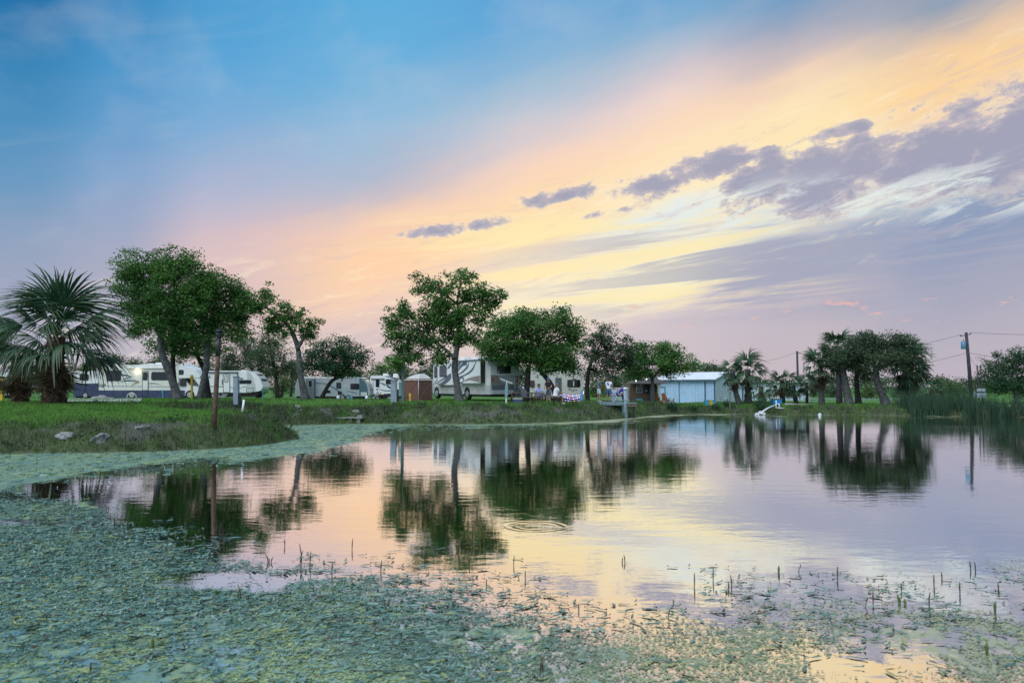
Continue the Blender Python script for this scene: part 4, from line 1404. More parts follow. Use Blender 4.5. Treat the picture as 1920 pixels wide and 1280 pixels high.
class Side:
    """a thing whose near side stands parallel to the picture; shapes are given in photo pixels on that side"""

    def __init__(s, name, label, cat, px0, D, base_py=None, group=None, rz=0.0):
        s.D = D
        s.f0 = foot(px0, D)
        if base_py is not None:
            s.f0.z = at(px0, base_py, D).z
        s.root = empty(name, s.f0, rz, label, cat, group)

    def L(s, px, py, y=0.0):
        p = at(px, py, s.D) - s.f0
        return (p.x, p.z)

    def prism(s, name, pts, m, y0, y1, bev=0.0, parent=None):
        return MB().prism([s.L(*p) for p in pts], y0, y1, bev=bev).build(name, m, parent or s.root)

    def win(s, name, x0, x1, y0, y1, m=None, frame=None, parent=None, out=0.03, r=None, pane=True):
        """window: frame ring plate with the pane proud of it by 6 mm"""
        a, b = s.L(x0, y1)
        c, d = s.L(x1, y0)
        rr = r if r is not None else min(c - a, d - b) * 0.16
        fw = 0.045
        fo = MB().prism(rrect(a - fw, c + fw, b - fw, d + fw, rr + fw), -out, 0.01).build(name, frame or M_rubber, parent or s.root)
        if pane:
            MB().prism(rrect(a, c, b, d, rr), -out - 0.008, -out + 0.004).build('pane', m or M_glass, fo)
        return fo


def wheel(parent, x, y, z, r, w=0.22, name='wheel'):
    t_ = MB().tube([(x, y - 0.0, z), (x, y + 0.03, z), (x, y + w - 0.03, z), (x, y + w, z)], [r * 0.93, r, r, r * 0.93], 20).build(name, M_rub, parent)
    MB().tube([(x, y - 0.012, z), (x, y + 0.03, z)], [r * 0.60, r * 0.64], 16).build('rim', M_rim, t_)
    MB().tube([(x, y - 0.03, z), (x, y - 0.005, z)], [r * 0.16, r * 0.2], 10).build('hub', M_galv, t_)
    return t_


def ribbon(name, side, pts, widths, m, parent, y=-0.006):
    """painted swoosh: centre line in pixels with half widths in pixels"""
    P = [Vector((px, py)) for px, py in pts]
    # smooth
    Q, Wd = [], []
    n = len(P)
    for i in range(n - 1):
        p0, p1, p2, p3 = P[max(i - 1, 0)], P[i], P[i + 1], P[min(i + 2, n - 1)]
        for k in range(5):
            t = k / 5
            Q.append(0.5 * ((2 * p1) + (-p0 + p2) * t + (2 * p0 - 5 * p1 + 4 * p2 - p3) * t * t + (-p0 + 3 * p1 - 3 * p2 + p3) * t ** 3))
            Wd.append(widths[i] * (1 - t) + widths[i + 1] * t)
    Q.append(P[-1])
    Wd.append(widths[-1])
    mb = MB()
    up, dn = [], []
    for i, q in enumerate(Q):
        d = (Q[min(i + 1, len(Q) - 1)] - Q[max(i - 1, 0)])
        nn = Vector((-d.y, d.x)).normalized() if d.length else Vector((0, 1))
        a = side(*(q + nn * Wd[i]))
        b = side(*(q - nn * Wd[i]))
        up.append(mb.bm.verts.new((a[0], y, a[1])))
        dn.append(mb.bm.verts.new((b[0], y, b[1])))
    for i in range(len(Q) - 1):
        mb.bm.faces.new((up[i], up[i + 1], dn[i + 1], dn[i]))
    return mb.build(name, m, parent)


# ---------------- cab-over motorhome
S = Side('motorhome', 'cream cab-over motorhome with navy skirt and a lit porch lamp behind the oaks', 'motorhome', 280, 69, 748)
W = 2.5
body = S.prism('body', [(185, 733), (185, 686), (187, 684.2), (334, 683), (335, 684), (335, 733)], M_cream, 0.0, W, 0.03)
S.prism('skirt', [(184.6, 746), (184.6, 731.5), (345, 731.5), (345, 746)], M_navy, -0.015, W + 0.015)
S.prism('cab_over', [(334.5, 709), (334.5, 682.6), (339, 681.6), (345, 683), (349, 687), (361, 689.5), (367, 693), (375, 704), (374, 708.5)], M_white, 0.015, W - 0.015, 0.05)
cab = S.prism('cab', [(334.4, 742), (334.4, 709.5), (344, 709.5), (354, 722.5), (368, 725), (373, 731), (373.5, 739), (370, 742)], M_white, 0.12, W - 0.12, 0.04)
S.win('window', 200.6, 226.3, 697, 713.2)
S.win('window', 284.5, 322, 698, 711.6)
S.win('window', 336, 343.5, 694, 701.5, out=0.0)
S.win('cab_window', 338, 347.5, 711, 722.5, parent=cab, out=-0.10, r=0.05)
# windscreen and cab-over front window lie on sloping faces that look to the right
for nm, (pa, pb) in {'windscreen': ((345.2, 710.2), (353.4, 721.6)), 'front_window': ((363.5, 692.5), (372.5, 701.5))}.items():
    a, b = S.L(*pa), S.L(*pb)
    dx_, dz_ = b[0] - a[0], b[1] - a[1]
    nl = math.hypot(dx_, dz_)
    nx2, nz2 = -dz_ / nl * 0.02, dx_ / nl * 0.02
    MB().prism([(a[0], a[1]), (b[0], b[1]), (b[0] + nx2, b[1] + nz2), (a[0] + nx2, a[1] + nz2)], 0.4, W - 0.4).build(nm, M_glass, S.root)
S.prism('awning', [(240, 690.6), (240, 688.6), (312, 688.2), (312, 690.4)], M_white, -0.14, 0.0, 0.02)
S.prism('window_awning', [(196, 695.6), (196, 694.2), (229, 694), (229, 695.4)], M_dgrey, -0.10, 0.0)
d_ = S.prism('door', [(266.5, 745), (266.5, 697), (268, 695.4), (277, 695.2), (278.6, 697), (278.6, 745)], M_rubber, -0.02, 0.02)
S.prism('door_leaf', [(267.7, 731), (267.7, 698), (269, 696.6), (276.2, 696.4), (277.4, 698), (277.4, 731)], M_cream, -0.035, -0.01, parent=d_)
S.prism('door_lower_panel', [(267.7, 744), (267.7, 732), (277.4, 732), (277.4, 744)], M_navy, -0.035, -0.01, parent=d_)
S.win('door_window', 268.8, 276.2, 698.4, 712, parent=d_, out=0.045)
MB().ball((S.L(258, 695.8)[0], -0.05, S.L(258, 695.8)[1]), 0.085, sz=1.1).build('porch_lamp', M_lampw, S.root)
lp = bpy.data.lights.new('porch_lamp_light', 'POINT')
lp.energy = 7
lp.color = (1.0, 0.78, 0.45)
lp.shadow_soft_size = 0.06
lpo = link(bpy.data.objects.new('porch_lamp_light', lp), S.root)
lpo.location = (S.L(258, 695.8)[0], -0.22, S.L(258, 695.8)[1])
for a, b in (((228, 705), (247, 706.5)), ):
    pass
ribbon('swoosh', S.L, [(227, 703), (236, 703.5), (248, 706.5)], [1.0, 1.8, 0.2], M_teal, S.root)
ribbon('swoosh', S.L, [(229, 711.5), (238, 708.5), (247, 706.8)], [0.2, 1.3, 0.4], M_teal, S.root)
ribbon('swoosh', S.L, [(227, 715.5), (236, 713.5), (250, 713.8), (261, 716.5)], [0.2, 1.6, 1.3, 0.4], M_teal, S.root)
ribbon('swoosh', S.L, [(246, 723), (253, 718.5), (261, 716.4)], [0.2, 2.2, 1.2], M_tan, S.root)
ribbon('swoosh', S.L, [(240, 709.8), (252, 711.4), (262, 715)], [0.3, 0.6, 0.3], M_tan, S.root)
ribbon('swoosh', S.L, [(280, 719), (290, 718.6), (302, 721)], [0.9, 0.8, 0.1], M_teal, S.root)
ribbon('pinstripe', S.L, [(186, 723.8), (260, 724.4), (333, 724.8)], [0.5, 0.5, 0.5], M_teal, S.root, y=-0.004)
for px in (255.5,):
    wheel(S.root, S.L(px - 8.3, 743)[0], -0.03, 0.39, 0.40)
ribbon('wheel_arch', S.L, [(238.6, 746), (239.4, 740.4), (243, 736.8), (247.2, 735.8), (251.4, 736.8), (255, 740.4), (255.8, 746)], [0.7] * 7, M_silver, S.root, y=-0.045)
wheel(S.root, S.L(355, 743)[0], 0.08, 0.39, 0.40)
for x0, x1, h in ((253, 268, 1.6), (270, 281, 3.4), (283, 302, 5.2)):
    S.prism('roof_unit', [(x0, 684.4), (x0 + 1, 684.2 - h), (x1 - 2.5, 684 - h), (x1, 684.2)], M_white, 0.8, 1.7, 0.03)
S.prism('bumper', [(371, 741), (371, 736.5), (376, 736.5), (376, 741)], M_silver, 0.2, W - 0.2, 0.02)
MB().box(S.L(351, 0)[0], S.L(353, 0)[0], -0.22, 0.1, S.L(0, 721)[1], S.L(0, 716)[1], 0.03).build('wing_mirror', M_white, S.root)
# script lettering on the side
fc_ = bpy.data.curves.new('lettering', 'FONT')
fc_.body = 'Mirage'
fc_.size = 0.62
fc_.shear = 0.35
tmp = bpy.data.objects.new('tmp_text', fc_)
COL.objects.link(tmp)
me = bpy.data.meshes.new_from_object(tmp.evaluated_get(bpy.context.evaluated_depsgraph_get()))
bpy.data.objects.remove(tmp)
me.materials.append(M_black)
lo = link(bpy.data.objects.new('lettering', me), S.root)
lo.location = (S.L(199.5, 0)[0], -0.012, S.L(0, 725)[1])
lo.rotation_euler = (R(90), R(-2), 0)
lo.scale = (0.62, 0.85, 1)


def travel_trailer(label, D, base, pts, mbody, px0, lower, name='travel_trailer'):
    s = Side(name, label, 'trailer', px0, D, base)
    s.prism('body', pts, mbody, 0.0, 2.45, 0.03)
    s.prism('chassis', lower, M_under, 0.12, 2.3)
    return s


def sloped_pane(s, name, pa, pb, y0, y1, m):
    a, b = s.L(*pa), s.L(*pb)
    dx_, dz_ = b[0] - a[0], b[1] - a[1]
    nl = math.hypot(dx_, dz_)
    o = (-dz_ / nl * 0.03, dx_ / nl * 0.03)
    return MB().prism([(a[0], a[1]), (b[0], b[1]), (b[0] + o[0], b[1] + o[1]), (a[0] + o[0], a[1] + o[1])], y0, y1).build(name, m, s.root)


# ---------------- white travel trailer
S = travel_trailer('white travel trailer with a sloping nose whose window mirrors the sunset', 80, 748.5,
                   [(352, 736), (352, 696.5), (354, 695), (462, 695), (470, 696), (478, 699.5), (486, 708), (491, 718), (492.5, 725), (491, 730), (486, 733), (470, 736)], M_white, 425, [(354, 744), (354, 735.6), (486, 735.6), (478, 744)])
sloped_pane(S, 'nose_window', (479.2, 701), (489, 713.5), 0.35, 2.1, M_mirror)
S.prism('nose_cap', [(463, 735), (463, 695.8), (467, 696.3), (474, 706), (479, 722), (480, 733)], M_silver, -0.012, 0.01)
d_ = S.prism('door', rrect(418.2, 431.6, -735.5, -701.5, 1.5) and [(418.2, 735.4), (418.2, 702.6), (419.6, 701.2), (430.2, 701.2), (431.6, 702.6), (431.6, 735.4)], M_rubber, -0.018, 0.01)
S.prism('door_leaf', [(419.4, 734.6), (419.4, 703), (420.4, 702.2), (429.4, 702.2), (430.4, 703), (430.4, 734.6)], M_white, -0.032, -0.01, parent=d_)
S.win('door_window', 421.6, 428, 704.5, 715.5, m=M_silver, parent=d_, out=0.045)
S.prism('handle', [(416.5, 721), (416.5, 711), (417.2, 711), (417.2, 721)], M_black, -0.08, -0.02, parent=d_)
S.win('window', 448.5, 471, 713, 718.4, r=0.1)
S.prism('vent', [(450, 710.8), (450, 708.6), (456, 708.6), (456, 710.8)], M_black, -0.02, 0.01)
S.prism('awning', [(386, 699), (386, 696.6), (447, 696.6), (447, 699)], M_dgrey, -0.12, 0.0, 0.02)
S.prism('awning_arm', [(445, 706), (445, 697), (446.4, 697), (446.4, 706)], M_black, -0.06, 0.0)
ribbon('stripe', S.L, [(384, 724), (420, 725), (445, 727.5)], [0.6, 0.8, 0.3], M_teal, S.root)
ribbon('stripe', S.L, [(446, 728), (462, 724.4), (478, 723.6)], [0.2, 0.7, 1.4], M_teal, S.root)
S.prism('hatch_frame', [(461.5, 735), (461.5, 727), (476, 727), (476, 735)], M_rubber, -0.012, 0.01)
S.prism('hatch', [(462.3, 734.4), (462.3, 727.7), (475.2, 727.7), (475.2, 734.4)], M_silver, -0.024, -0.005)
S.prism('roof_unit', [(446, 695.4), (447, 693.2), (455, 693.2), (457, 695.4)], M_white, 0.8, 1.7, 0.03)
for k in range(3):
    S.prism('step', [(418 - k * 1.2, 739.6 + k * 2.6), (418 - k * 1.2, 738.6 + k * 2.6), (428 - k * 1.2, 738.6 + k * 2.6), (428 - k * 1.2, 739.6 + k * 2.6)], M_silver, -0.28 - k * 0.18, -0.02 - k * 0.18)
for px in (398, 408):
    wheel(S.root, S.L(px, 744)[0], -0.02, 0.34, 0.34)
S.prism('jack', [(485, 747), (485, 735), (486, 735), (486, 747)], M_galv, 1.1, 1.2)

# ---------------- grey travel trailer
S = travel_trailer('long grey travel trailer with dark swooshes partly hidden by the low spreading oak', 95, 750,
                   [(553.5, 743), (553.5, 722), (558, 709.4), (560, 708), (676, 708), (684, 711), (690, 720), (693.5, 732), (694, 740), (691, 743)], M_grey, 625, [(555, 750), (555, 742.6), (688, 742.6), (680, 750)])
S.prism('roof_edge', [(567, 709), (567, 706.8), (678, 706.8), (683, 709)], M_white, -0.03, 2.48, 0.02)
S.prism('slide_out', [(575.5, 749), (575.5, 710), (591, 710), (591, 749)], M_dgrey, -0.45, 0.0, 0.02)
a = S.win('window', 580, 587, 713, 725.5, out=0.48, frame=M_silver)
S.win('window', 631, 639, 717.4, 727.6)
S.win('window', 657.5, 673, 719.4, 729.2)
S.win('window', 609, 619, 732, 736)
S.win('window', 634, 640, 734, 739)
sloped_pane(S, 'nose_window', (684.6, 711), (693.2, 731.5), 0.2, 2.2, M_mirror)
S.prism('nose_cap', [(673.6, 742), (673.6, 709), (677, 709), (683, 713), (688, 722), (690.8, 742)], M_teal, -0.012, 0.01)
S.prism('hatch', [(676.5, 742), (676.5, 735), (688, 735), (688, 742)], M_silver, -0.03, -0.014)
ribbon('swoosh', S.L, [(591, 718), (612, 720), (632, 731), (647, 742)], [0.7, 1.0, 1.2, 1.0], M_teal, S.root)
ribbon('swoosh', S.L, [(640, 722), (650, 724), (657, 726.6)], [0.4, 0.6, 0.2], M_silver, S.root)
ribbon('swoosh', S.L, [(650, 732), (662, 735.4), (671, 738.4)], [0.2, 1.0, 0.3], M_teal, S.root)
for px in (642, 653):
    wheel(S.root, S.L(px, 746)[0], -0.02, 0.30, 0.34)

# ---------------- white fifth wheel and its pickup
S = travel_trailer('tall white fifth-wheel trailer with blue swooshes behind the dark pickup', 105, 751,
                   [(694, 740), (694, 706), (696, 704), (722, 703.6), (746, 711), (749, 717), (749, 732), (743, 736.5), (725, 739)], M_white, 720, [(695, 748), (695, 739.6), (716, 739.6), (714, 748)], name='fifth_wheel_trailer')
S.win('window', 705, 711, 711.4, 725)
S.win('window', 724, 735.8, 711.2, 719.8)
S.prism('door', [(697, 739), (697, 716), (701, 716), (701, 739)], M_silver, -0.03, 0.01)
S.prism('awning', [(696, 711), (696, 709.4), (721, 709.4), (721, 711)], M_dgrey, -0.14, 0.0)
ribbon('swoosh', S.L, [(722, 704.4), (735, 708), (747, 713)], [0.5, 1.0, 1.4], M_navy, S.root)
ribbon('swoosh', S.L, [(711, 717), (718, 719.4), (722, 722)], [0.2, 1.3, 1.6], M_teal, S.root)
ribbon('swoosh', S.L, [(723, 721), (729, 725), (734, 729)], [0.4, 2.4, 0.5], M_teal, S.root)
ribbon('swoosh', S.L, [(708, 728), (720, 732), (736, 732)], [0.2, 0.8, 0.9], M_navy, S.root)
for x0 in (716, 735):
    S.prism('roof_unit', [(x0, 704.6 + (x0 - 716) * .12), (x0 + 1, 700), (x0 + 8, 700), (x0 + 11, 704.4 + (x0 - 716) * .2)], M_white, 0.7, 1.7, 0.04)
for px in (700, 708):
    wheel(S.root, S.L(px, 747)[0], -0.02, 0.36, 0.36)
S = Side('pickup_truck', 'dark pickup truck parked under the nose of the white fifth wheel', 'pickup', 730, 101, 752)
M_truck = mat('truck_paint_black', (0.02, 0.024, 0.03), 0.3, var=0.2, coat=0.5)
S.prism('body', [(718, 749), (718, 741), (720, 738), (733, 737.4), (735, 737.2), (738, 730), (750, 729.6), (756, 737), (768, 739), (769, 749)], M_truck, 0.0, 1.9, 0.05)
S.win('window', 739, 744, 731, 736.4, r=0.05)
S.win('window', 745.5, 750.5, 731, 736.4, r=0.05)
for px in (730, 760):
    wheel(S.root, S.L(px, 749)[0], -0.03, 0.36, 0.38)
S.prism('rear_lamp', [(718, 742.6), (718, 739), (719.2, 739), (719.2, 742.6)], mat('lamp_red', (0.4, 0.03, 0.02), 0.3), -0.015, 0.1)

# ---------------- trailers cut by the left edge / hidden by the palm
S = travel_trailer('white trailer half out of the picture at the far left', 72, 747, [(-60, 741), (-60, 699), (-58, 697), (12, 697), (16, 703), (17, 738), (15, 741)], M_white, -20, [(-58, 746), (-58, 740.6), (12, 740.6), (12, 746)])
S.win('window', -6, 8, 706, 716)
ribbon('stripe', S.L, [(-58, 722), (-20, 722), (16, 722)], [0.6, 0.6, 0.6], M_teal, S.root)
wheel(S.root, S.L(-6, 745)[0], -0.02, 0.34, 0.34)
S = travel_trailer('white and navy trailer end seen between the palm and the motorhome', 75, 747, [(138, 742), (138, 698), (140, 696), (181, 696), (184, 700), (184, 742)], M_white, 160, [(140, 746), (140, 741.6), (180, 741.6), (180, 746)])
S.prism('lower_panel', [(137.6, 743), (137.6, 718.6), (184.4, 718.6), (184.4, 743)], M_navy, -0.015, 2.46)
S.win('window', 150, 166, 702, 712)
wheel(S.root, S.L(160, 745)[0], -0.03, 0.32, 0.33)

# ---------------- cream trailer hung with lights
S = travel_trailer('cream trailer under the dome oak, its rear hung with coloured string lights', 66, 752, [(988, 746), (988, 706), (992, 694), (998, 690), (1088, 690), (1093, 694), (1094, 746)], M_cream, 1041, [(990, 751), (990, 745.6), (1092, 745.6), (1092, 751)])
S.win('window', 1064.5, 1087, 712.5, 724.6, r=0.06)
S.win('window', 994.5, 1001.5, 714, 725, m=mat('curtain_red', (0.12, 0.05, 0.05), 0.6), r=0.05)
S.prism('door', [(1041, 744), (1041, 708), (1053, 708), (1053, 744)], M_dgrey, -0.03, 0.01)
S.prism('curtain_gap', [(1074.6, 724), (1074.6, 714), (1076.6, 714), (1076.6, 724)], M_cream, -0.05, -0.03)
for x0, x1, y0, h in ((1066, 1070, 729.6, 2.6), (1071, 1073, 731, 1.6), (1074, 1078, 730.6, 2.0), (1078.6, 1083, 731, 1.4), (1070, 1077, 733.2, 1.0)):
    S.prism('emblem_stroke', [(x0, y0 + h * .5), (x0 + .4, y0 - h * .5), (x1, y0 - h * .5), (x1 - .4, y0 + h * .5)], M_dgrey, -0.006, 0.004)
for px in (1018, 1028):
    wheel(S.root, S.L(px, 747)[0], -0.02, 0.33, 0.33)

bulb_me = {}
for nm, c in {'blue': (0.25, 0.3, 1.0), 'pink': (1.0, 0.25, 0.55), 'warm': (1.0, 0.75, 0.35), 'violet': (0.6, 0.35, 1.0), 'white': (0.85, 0.88, 1.0), 'red': (1.0, 0.12, 0.12)}.items():
    mm = mat('bulb_' + nm, c, 0.4, emit=c, estr=1.5)
    o = MB().ball((0, 0, 0), 0.036, sz=1.3, seg=8).build('bulb', mm)
    bulb_me[nm] = o.data
    bpy.data.objects.remove(o)


def string_lights(label, runs, D, seed):
    rnd = random.Random(seed)
    f0 = at(runs[0][0][0], runs[0][0][1], D)
    root = empty('string_lights', f0, 0, label, 'string lights', 'coloured string lights at the cream trailer')
    for (pa, pb, sag, n) in runs:
        pts = []
        for i in range(n + 1):
            t = i / n
            p = at(pa[0] + (pb[0] - pa[0]) * t, pa[1] + (pb[1] - pa[1]) * t + sag * 4 * t * (1 - t), D) - f0
            pts.append(p + Vector((0, rnd.uniform(-.03, .03), 0)))
        MB().tube(pts, 0.008, 4).build('wire', M_black, root)
        for p in pts:
            o = bpy.data.objects.new('bulb', bulb_me[rnd.choice(['blue', 'pink', 'violet', 'violet', 'white', 'warm', 'blue', 'red'])])
            link(o, root)
            o.location = p + Vector((rnd.uniform(-.03, .03), -0.02, -0.06))


string_lights('coloured string lights in swags across the rear of the cream trailer', [((1050, 734), (1094, 736), 5.5, 20), ((1051, 739), (1092, 741), 6, 18), ((1053, 748), (1092, 748), 2.0, 14), ((1088, 743), (1094, 733), 0, 8)], 62.5, 3)
string_lights('small tangle of coloured lights beside the ladder of the swirl-striped motorhome', [((979, 724), (990, 728), 1.5, 5), ((984, 727), (992, 732), 0.5, 4)], 62.5, 5)
S = Side('lattice_skirt', 'low dark lattice skirt below the string lights', 'lattice', 1072, 63.2, 754)
S.prism('panel', [(1052, 753), (1052, 746), (1092, 746), (1092, 753)], mat('dark_red_wood', (0.05, 0.018, 0.018), 0.8), 0.0, 0.06)
S.prism('top_rail', [(1051, 746), (1051, 744.8), (1093, 744.8), (1093, 746)], M_wood, -0.02, 0.08)

# ---------------- big motorhome seen from its rear corner
corner = foot(920, 58)
corner.z = at(920, 750, 58).z
root = empty('motorhome', corner, R(-60), 'large motorhome with dark swirl graphics, roof ladder and brown rear, behind the single oak', 'motorhome')
L_, W_ = 10.6, 2.5
# local: x from -L_ (front) to 0 (rear face), y from 0 (visible side) to W_
MB().prism([(-L_ + 0.1, 0.95), (-L_, 1.4), (-L_ + 0.05, 2.9), (-L_ + 0.5, 3.12), (-0.05, 3.12), (0, 3.05), (0, 0.95)], 0, W_, bev=0.03).build('body', M_white, root)
MB().prism([(-L_ + 0.1, 0.42), (-L_ + 0.05, 1.1), (-L_ + 2.6, 1.1), (-3.2, 1.12), (0.0, 1.12), (0.0, 0.42)], -0.02, W_ + 0.02).build('lower_panel', M_silver, root)
MB().box(-L_ + 0.6, -0.1, 0.1, W_ - 0.1, 0.25, 0.45).build('chassis', M_under, root)
MB().box(-L_ + 0.2, 0.04, -0.05, W_ + 0.05, 3.121, 3.19, 0.02).build('roof_edge', M_white, root)
so = MB().box(-5.0, -0.9, -0.42, 0.05, 1.28, 3.0, 0.03).build('slide_out', M_white, root)
MB().box(-4.97, -0.93, -0.47, 0.0, 3.0, 3.1).build('slide_out_awning', M_dgrey, root)
MB().box(-0.92, -0.9 + 0.02, -0.40, 0.0, 1.3, 2.98).build('slide_out_seal', M_rubber, so)
sf = MB().box(-9.0, -6.2, -0.30, 0.05, 1.15, 2.9, 0.03).build('slide_out', M_white, root)
mid_grey = mat('window_grey_reflect', (0.05, 0.06, 0.075), 0.12, spec=0.9, var=0.3)
for (x0, x1, z0, z1, yy) in ((-10.25, -9.15, 1.85, 2.6, -0.02), (-8.5, -7.2, 1.9, 2.7, -0.32)):
    fo = MB().prism(rrect(x0 - .05, x1 + .05, z0 - .05, z1 + .05, .1), yy - 0.012, yy + 0.03).build('window', M_rubber, root)
    MB().prism(rrect(x0, (x0 + x1) / 2 - .02, z0, z1, .06), yy - 0.022, yy - 0.004).build('pane', mid_grey, fo)
    MB().prism(rrect((x0 + x1) / 2 + .02, x1, z0, z1, .06), yy - 0.022, yy - 0.004).build('pane', mid_grey, fo)
side2 = lambda x, z: (x, z)


def sw(pts, w, m, yy):
    # ribbon works in "pixel" space; here pixels are local metres
    ribbon('swirl', side2, pts, w, m, root, y=yy)


ys = -0.428
sw([(-4.9, 2.2), (-4.0, 2.75), (-3.2, 2.95)], [.05, .14, .25], M_teal, ys)
sw([(-4.9, 1.95), (-3.9, 2.2), (-3.0, 2.62), (-2.9, 2.95)], [.02, .09, .12, .03], M_dgrey, ys)
sw([(-4.9, 1.75), (-3.4, 1.95), (-2.2, 2.35), (-1.6, 2.95)], [.03, .06, .10, .03], M_teal, ys)
sw([(-4.7, 1.55), (-4.1, 1.75), (-3.7, 1.6), (-4.0, 1.35), (-4.6, 1.32)], [.05, .08, .08, .06, .03], M_dgrey, ys)
sw([(-4.95, 2.55), (-4.5, 2.85), (-4.2, 2.97)], [.22, .16, .03], M_dgrey, ys)
sw([(-3.6, 1.45), (-2.6, 1.62), (-0.95, 1.6)], [.04, .10, .28], M_brown, ys)
sw([(-10.5, 1.15), (-9.2, 1.3), (-8.0, 1.62), (-6.3, 2.05)], [.03, .05, .07, .09], M_dgrey, -0.306)
sw([(-9.0, 1.2), (-8.2, 1.28), (-7.2, 1.6), (-6.3, 1.95)], [.03, .07, .12, .16], M_teal, -0.312)
sw([(-8.6, 1.18), (-7.6, 1.3), (-6.8, 1.6), (-6.25, 1.85)], [.03, .10, .14, .12], M_dgrey, -0.318)
sw([(-10.4, 1.35), (-9.9, 1.5), (-9.6, 1.75), (-10.0, 1.9)], [.02, .05, .06, .02], M_teal, -0.006)
sw([(-7.0, 2.5), (-6.6, 2.7), (-6.25, 2.88)], [.05, .12, .1], M_dgrey, -0.306)
sw([(-10.3, 2.7), (-9.6, 2.8), (-9.1, 3.0)], [.1, .08, .05], M_dgrey, -0.006)
for xx in (-9.75, -3.9):
    MB().prism([(xx - .5, .42), (xx - .46, .75), (xx - .25, 0.95), (xx, 1.0), (xx + .25, .95), (xx + .46, .75), (xx + .5, .42)], -0.03, 0.02).build('wheel_arch', M_under, root)
    wheel(root, xx, -0.045, 0.44, 0.45, 0.28)
for xx in (-8.6, -7.6, -6.4, -5.4, -2.9, -2.0, -1.1):
    MB().box(xx - 0.42, xx + 0.42, -0.03, -0.01, 0.5, 1.02, 0.01).build('locker_door', M_silver, root)
    MB().box(xx - 0.05, xx + 0.05, -0.045, -0.028, 0.72, 0.78).build('latch', M_black, root)
# rear face x = 0
yzr = lambda a, b, c, d, rr: rrect(a, b, c, d, rr)
MB().prism([(0, 1.1), (W_, 1.1), (W_, 1.87), (1.9, 1.87), (0.5, 1.87), (0, 1.92)], 0.0, 0.03, axis='x').build('rear_panel', M_brown, root)
MB().prism([(0.62, 1.86), (0.9, 1.35), (1.3, 1.22), (2.1, 1.22), (2.1, 1.8), (1.5, 1.86)], 0.03, 0.045, axis='x').build('rear_swoosh', M_silver, root)
MB().prism([(0.05, .45), (W_ - .05, .45), (W_ - .05, .75), (0.05, .75)], 0.0, 0.14, axis='x', bev=0.03).build('bumper', M_silver, root)
MB().prism([(0.1, .75), (W_ - .1, .75), (W_ - .1, 1.1), (0.1, 1.1)], 0.0, 0.05, axis='x').build('lower_rear_panel', M_dgrey, root)
fo = MB().prism(rrect(0.55, 1.72, 2.02, 2.66, .09), 0.0, 0.03, axis='x').build('rear_window', M_rubber, root)
MB().prism(rrect(0.6, 1.67, 2.07, 2.61, .07), 0.028, 0.04, axis='x').build('pane', M_glass, fo)
MB().ball((0.05, 0.68, 2.14), 0.06, sx=0.3).build('window_sticker', M_cream, fo)
MB().prism([(0.35, 2.85), (2.3, 2.85), (2.3, 2.9), (0.35, 2.9)], 0.0, 0.05, axis='x').build('trim', M_silver, root)
for yy, zz in ((0.16, 1.55), (W_ - .16, 1.55)):
    MB().prism(rrect(yy - .07, yy + .07, zz - .16, zz + .16, .05), 0.03, 0.055, axis='x').build('tail_lamp', mat('lamp_red', (0.4, 0.03, 0.02), 0.3), root)
MB().ball((0.06, 1.2, 2.98), 0.06).build('camera_pod', M_black, root)
for k in range(5):
    MB().box(0.0, 0.03, 0.75 + k * 0.13, 0.82 + k * 0.13, 2.99, 3.06).build('marker_lamp', M_dgrey, root)
ld = MB()
for yy in (2.02, 2.36):
    ld.tube([(0.02, yy, 0.85), (0.14, yy, 0.85), (0.14, yy, 3.3), (-0.3, yy, 3.35)], 0.018, 6)
for k in range(8):
    ld.tube([(0.14, 2.02, 1.0 + k * 0.3), (0.14, 2.36, 1.0 + k * 0.3)], 0.015, 6)
tag(ld.build('ladder', M_pvc, root))
for (x0, x1, z1, y0, y1) in ((-1.5, -0.4, 3.55, 0.6, 1.6), (-4.6, -3.7, 3.42, 0.7, 1.6), (-6.8, -6.2, 3.5, 0.8, 1.4), (-0.35, -0.2, 3.45, 0.3, 2.2)):
    MB().box(x0, x1, y0, y1, 3.18, z1, 0.06).build('roof_unit', M_white, root)

# ---------------- brown screen tent
S = Side('screen_tent', 'brown mesh screen tent with a pale roof left of the swirl-striped motorhome', 'tent', 784, 62, 753)
A = [(763, 753), (763, 711)]
x0, x1, x2 = S.L(762.5, 0)[0], S.L(791, 0)[0], S.L(807, 0)[0]
zt, zb = S.L(0, 710)[1], 0.0
fr_ = [(x0, 0.5), (x1, -0.35), (x2 + .3, 0.55), (x2, 1.9), (x0 + .3, 2.0)]
for i in range(5):
    a, b = fr_[i], fr_[(i + 1) % 5]
    mbp = MB()
    mbp.prism([(a[0], a[1]), (b[0], b[1]), (b[0] + .02, b[1] + .03), (a[0] + .02, a[1] + .03)], zb, zt, axis='z')
    mbp.build('mesh_wall', M_tent, S.root)
    MB().tube([(a[0], a[1], 0), (a[0], a[1], zt)], 0.035, 6).build('tent_pole', M_galv, S.root)
    MB().tube([(a[0], a[1] - 0.02, 0.1), (b[0], b[1] - 0.02, zt - .1)], 0.012, 4).build('cross_strap', M_dgrey, S.root)
mbr = MB()
cx_, cy_ = sum(p[0] for p in fr_) / 5 + .2, sum(p[1] for p in fr_) / 5
rings = []
for k in range(5):
    t = k / 4
    rings.append([mbr.bm.verts.new((cx_ + (p[0] - cx_) * (1.06 - t * 1.0), cy_ + (p[1] - cy_) * (1.06 - t * 1.0), zt - 0.12 + 0.55 * math.sin(t * math.pi / 2))) for p in fr_])
for r1, r2 in zip(rings, rings[1:]):
    for k in range(5):
        mbr.bm.faces.new((r1[k], r1[(k + 1) % 5], r2[(k + 1) % 5], r2[k]))
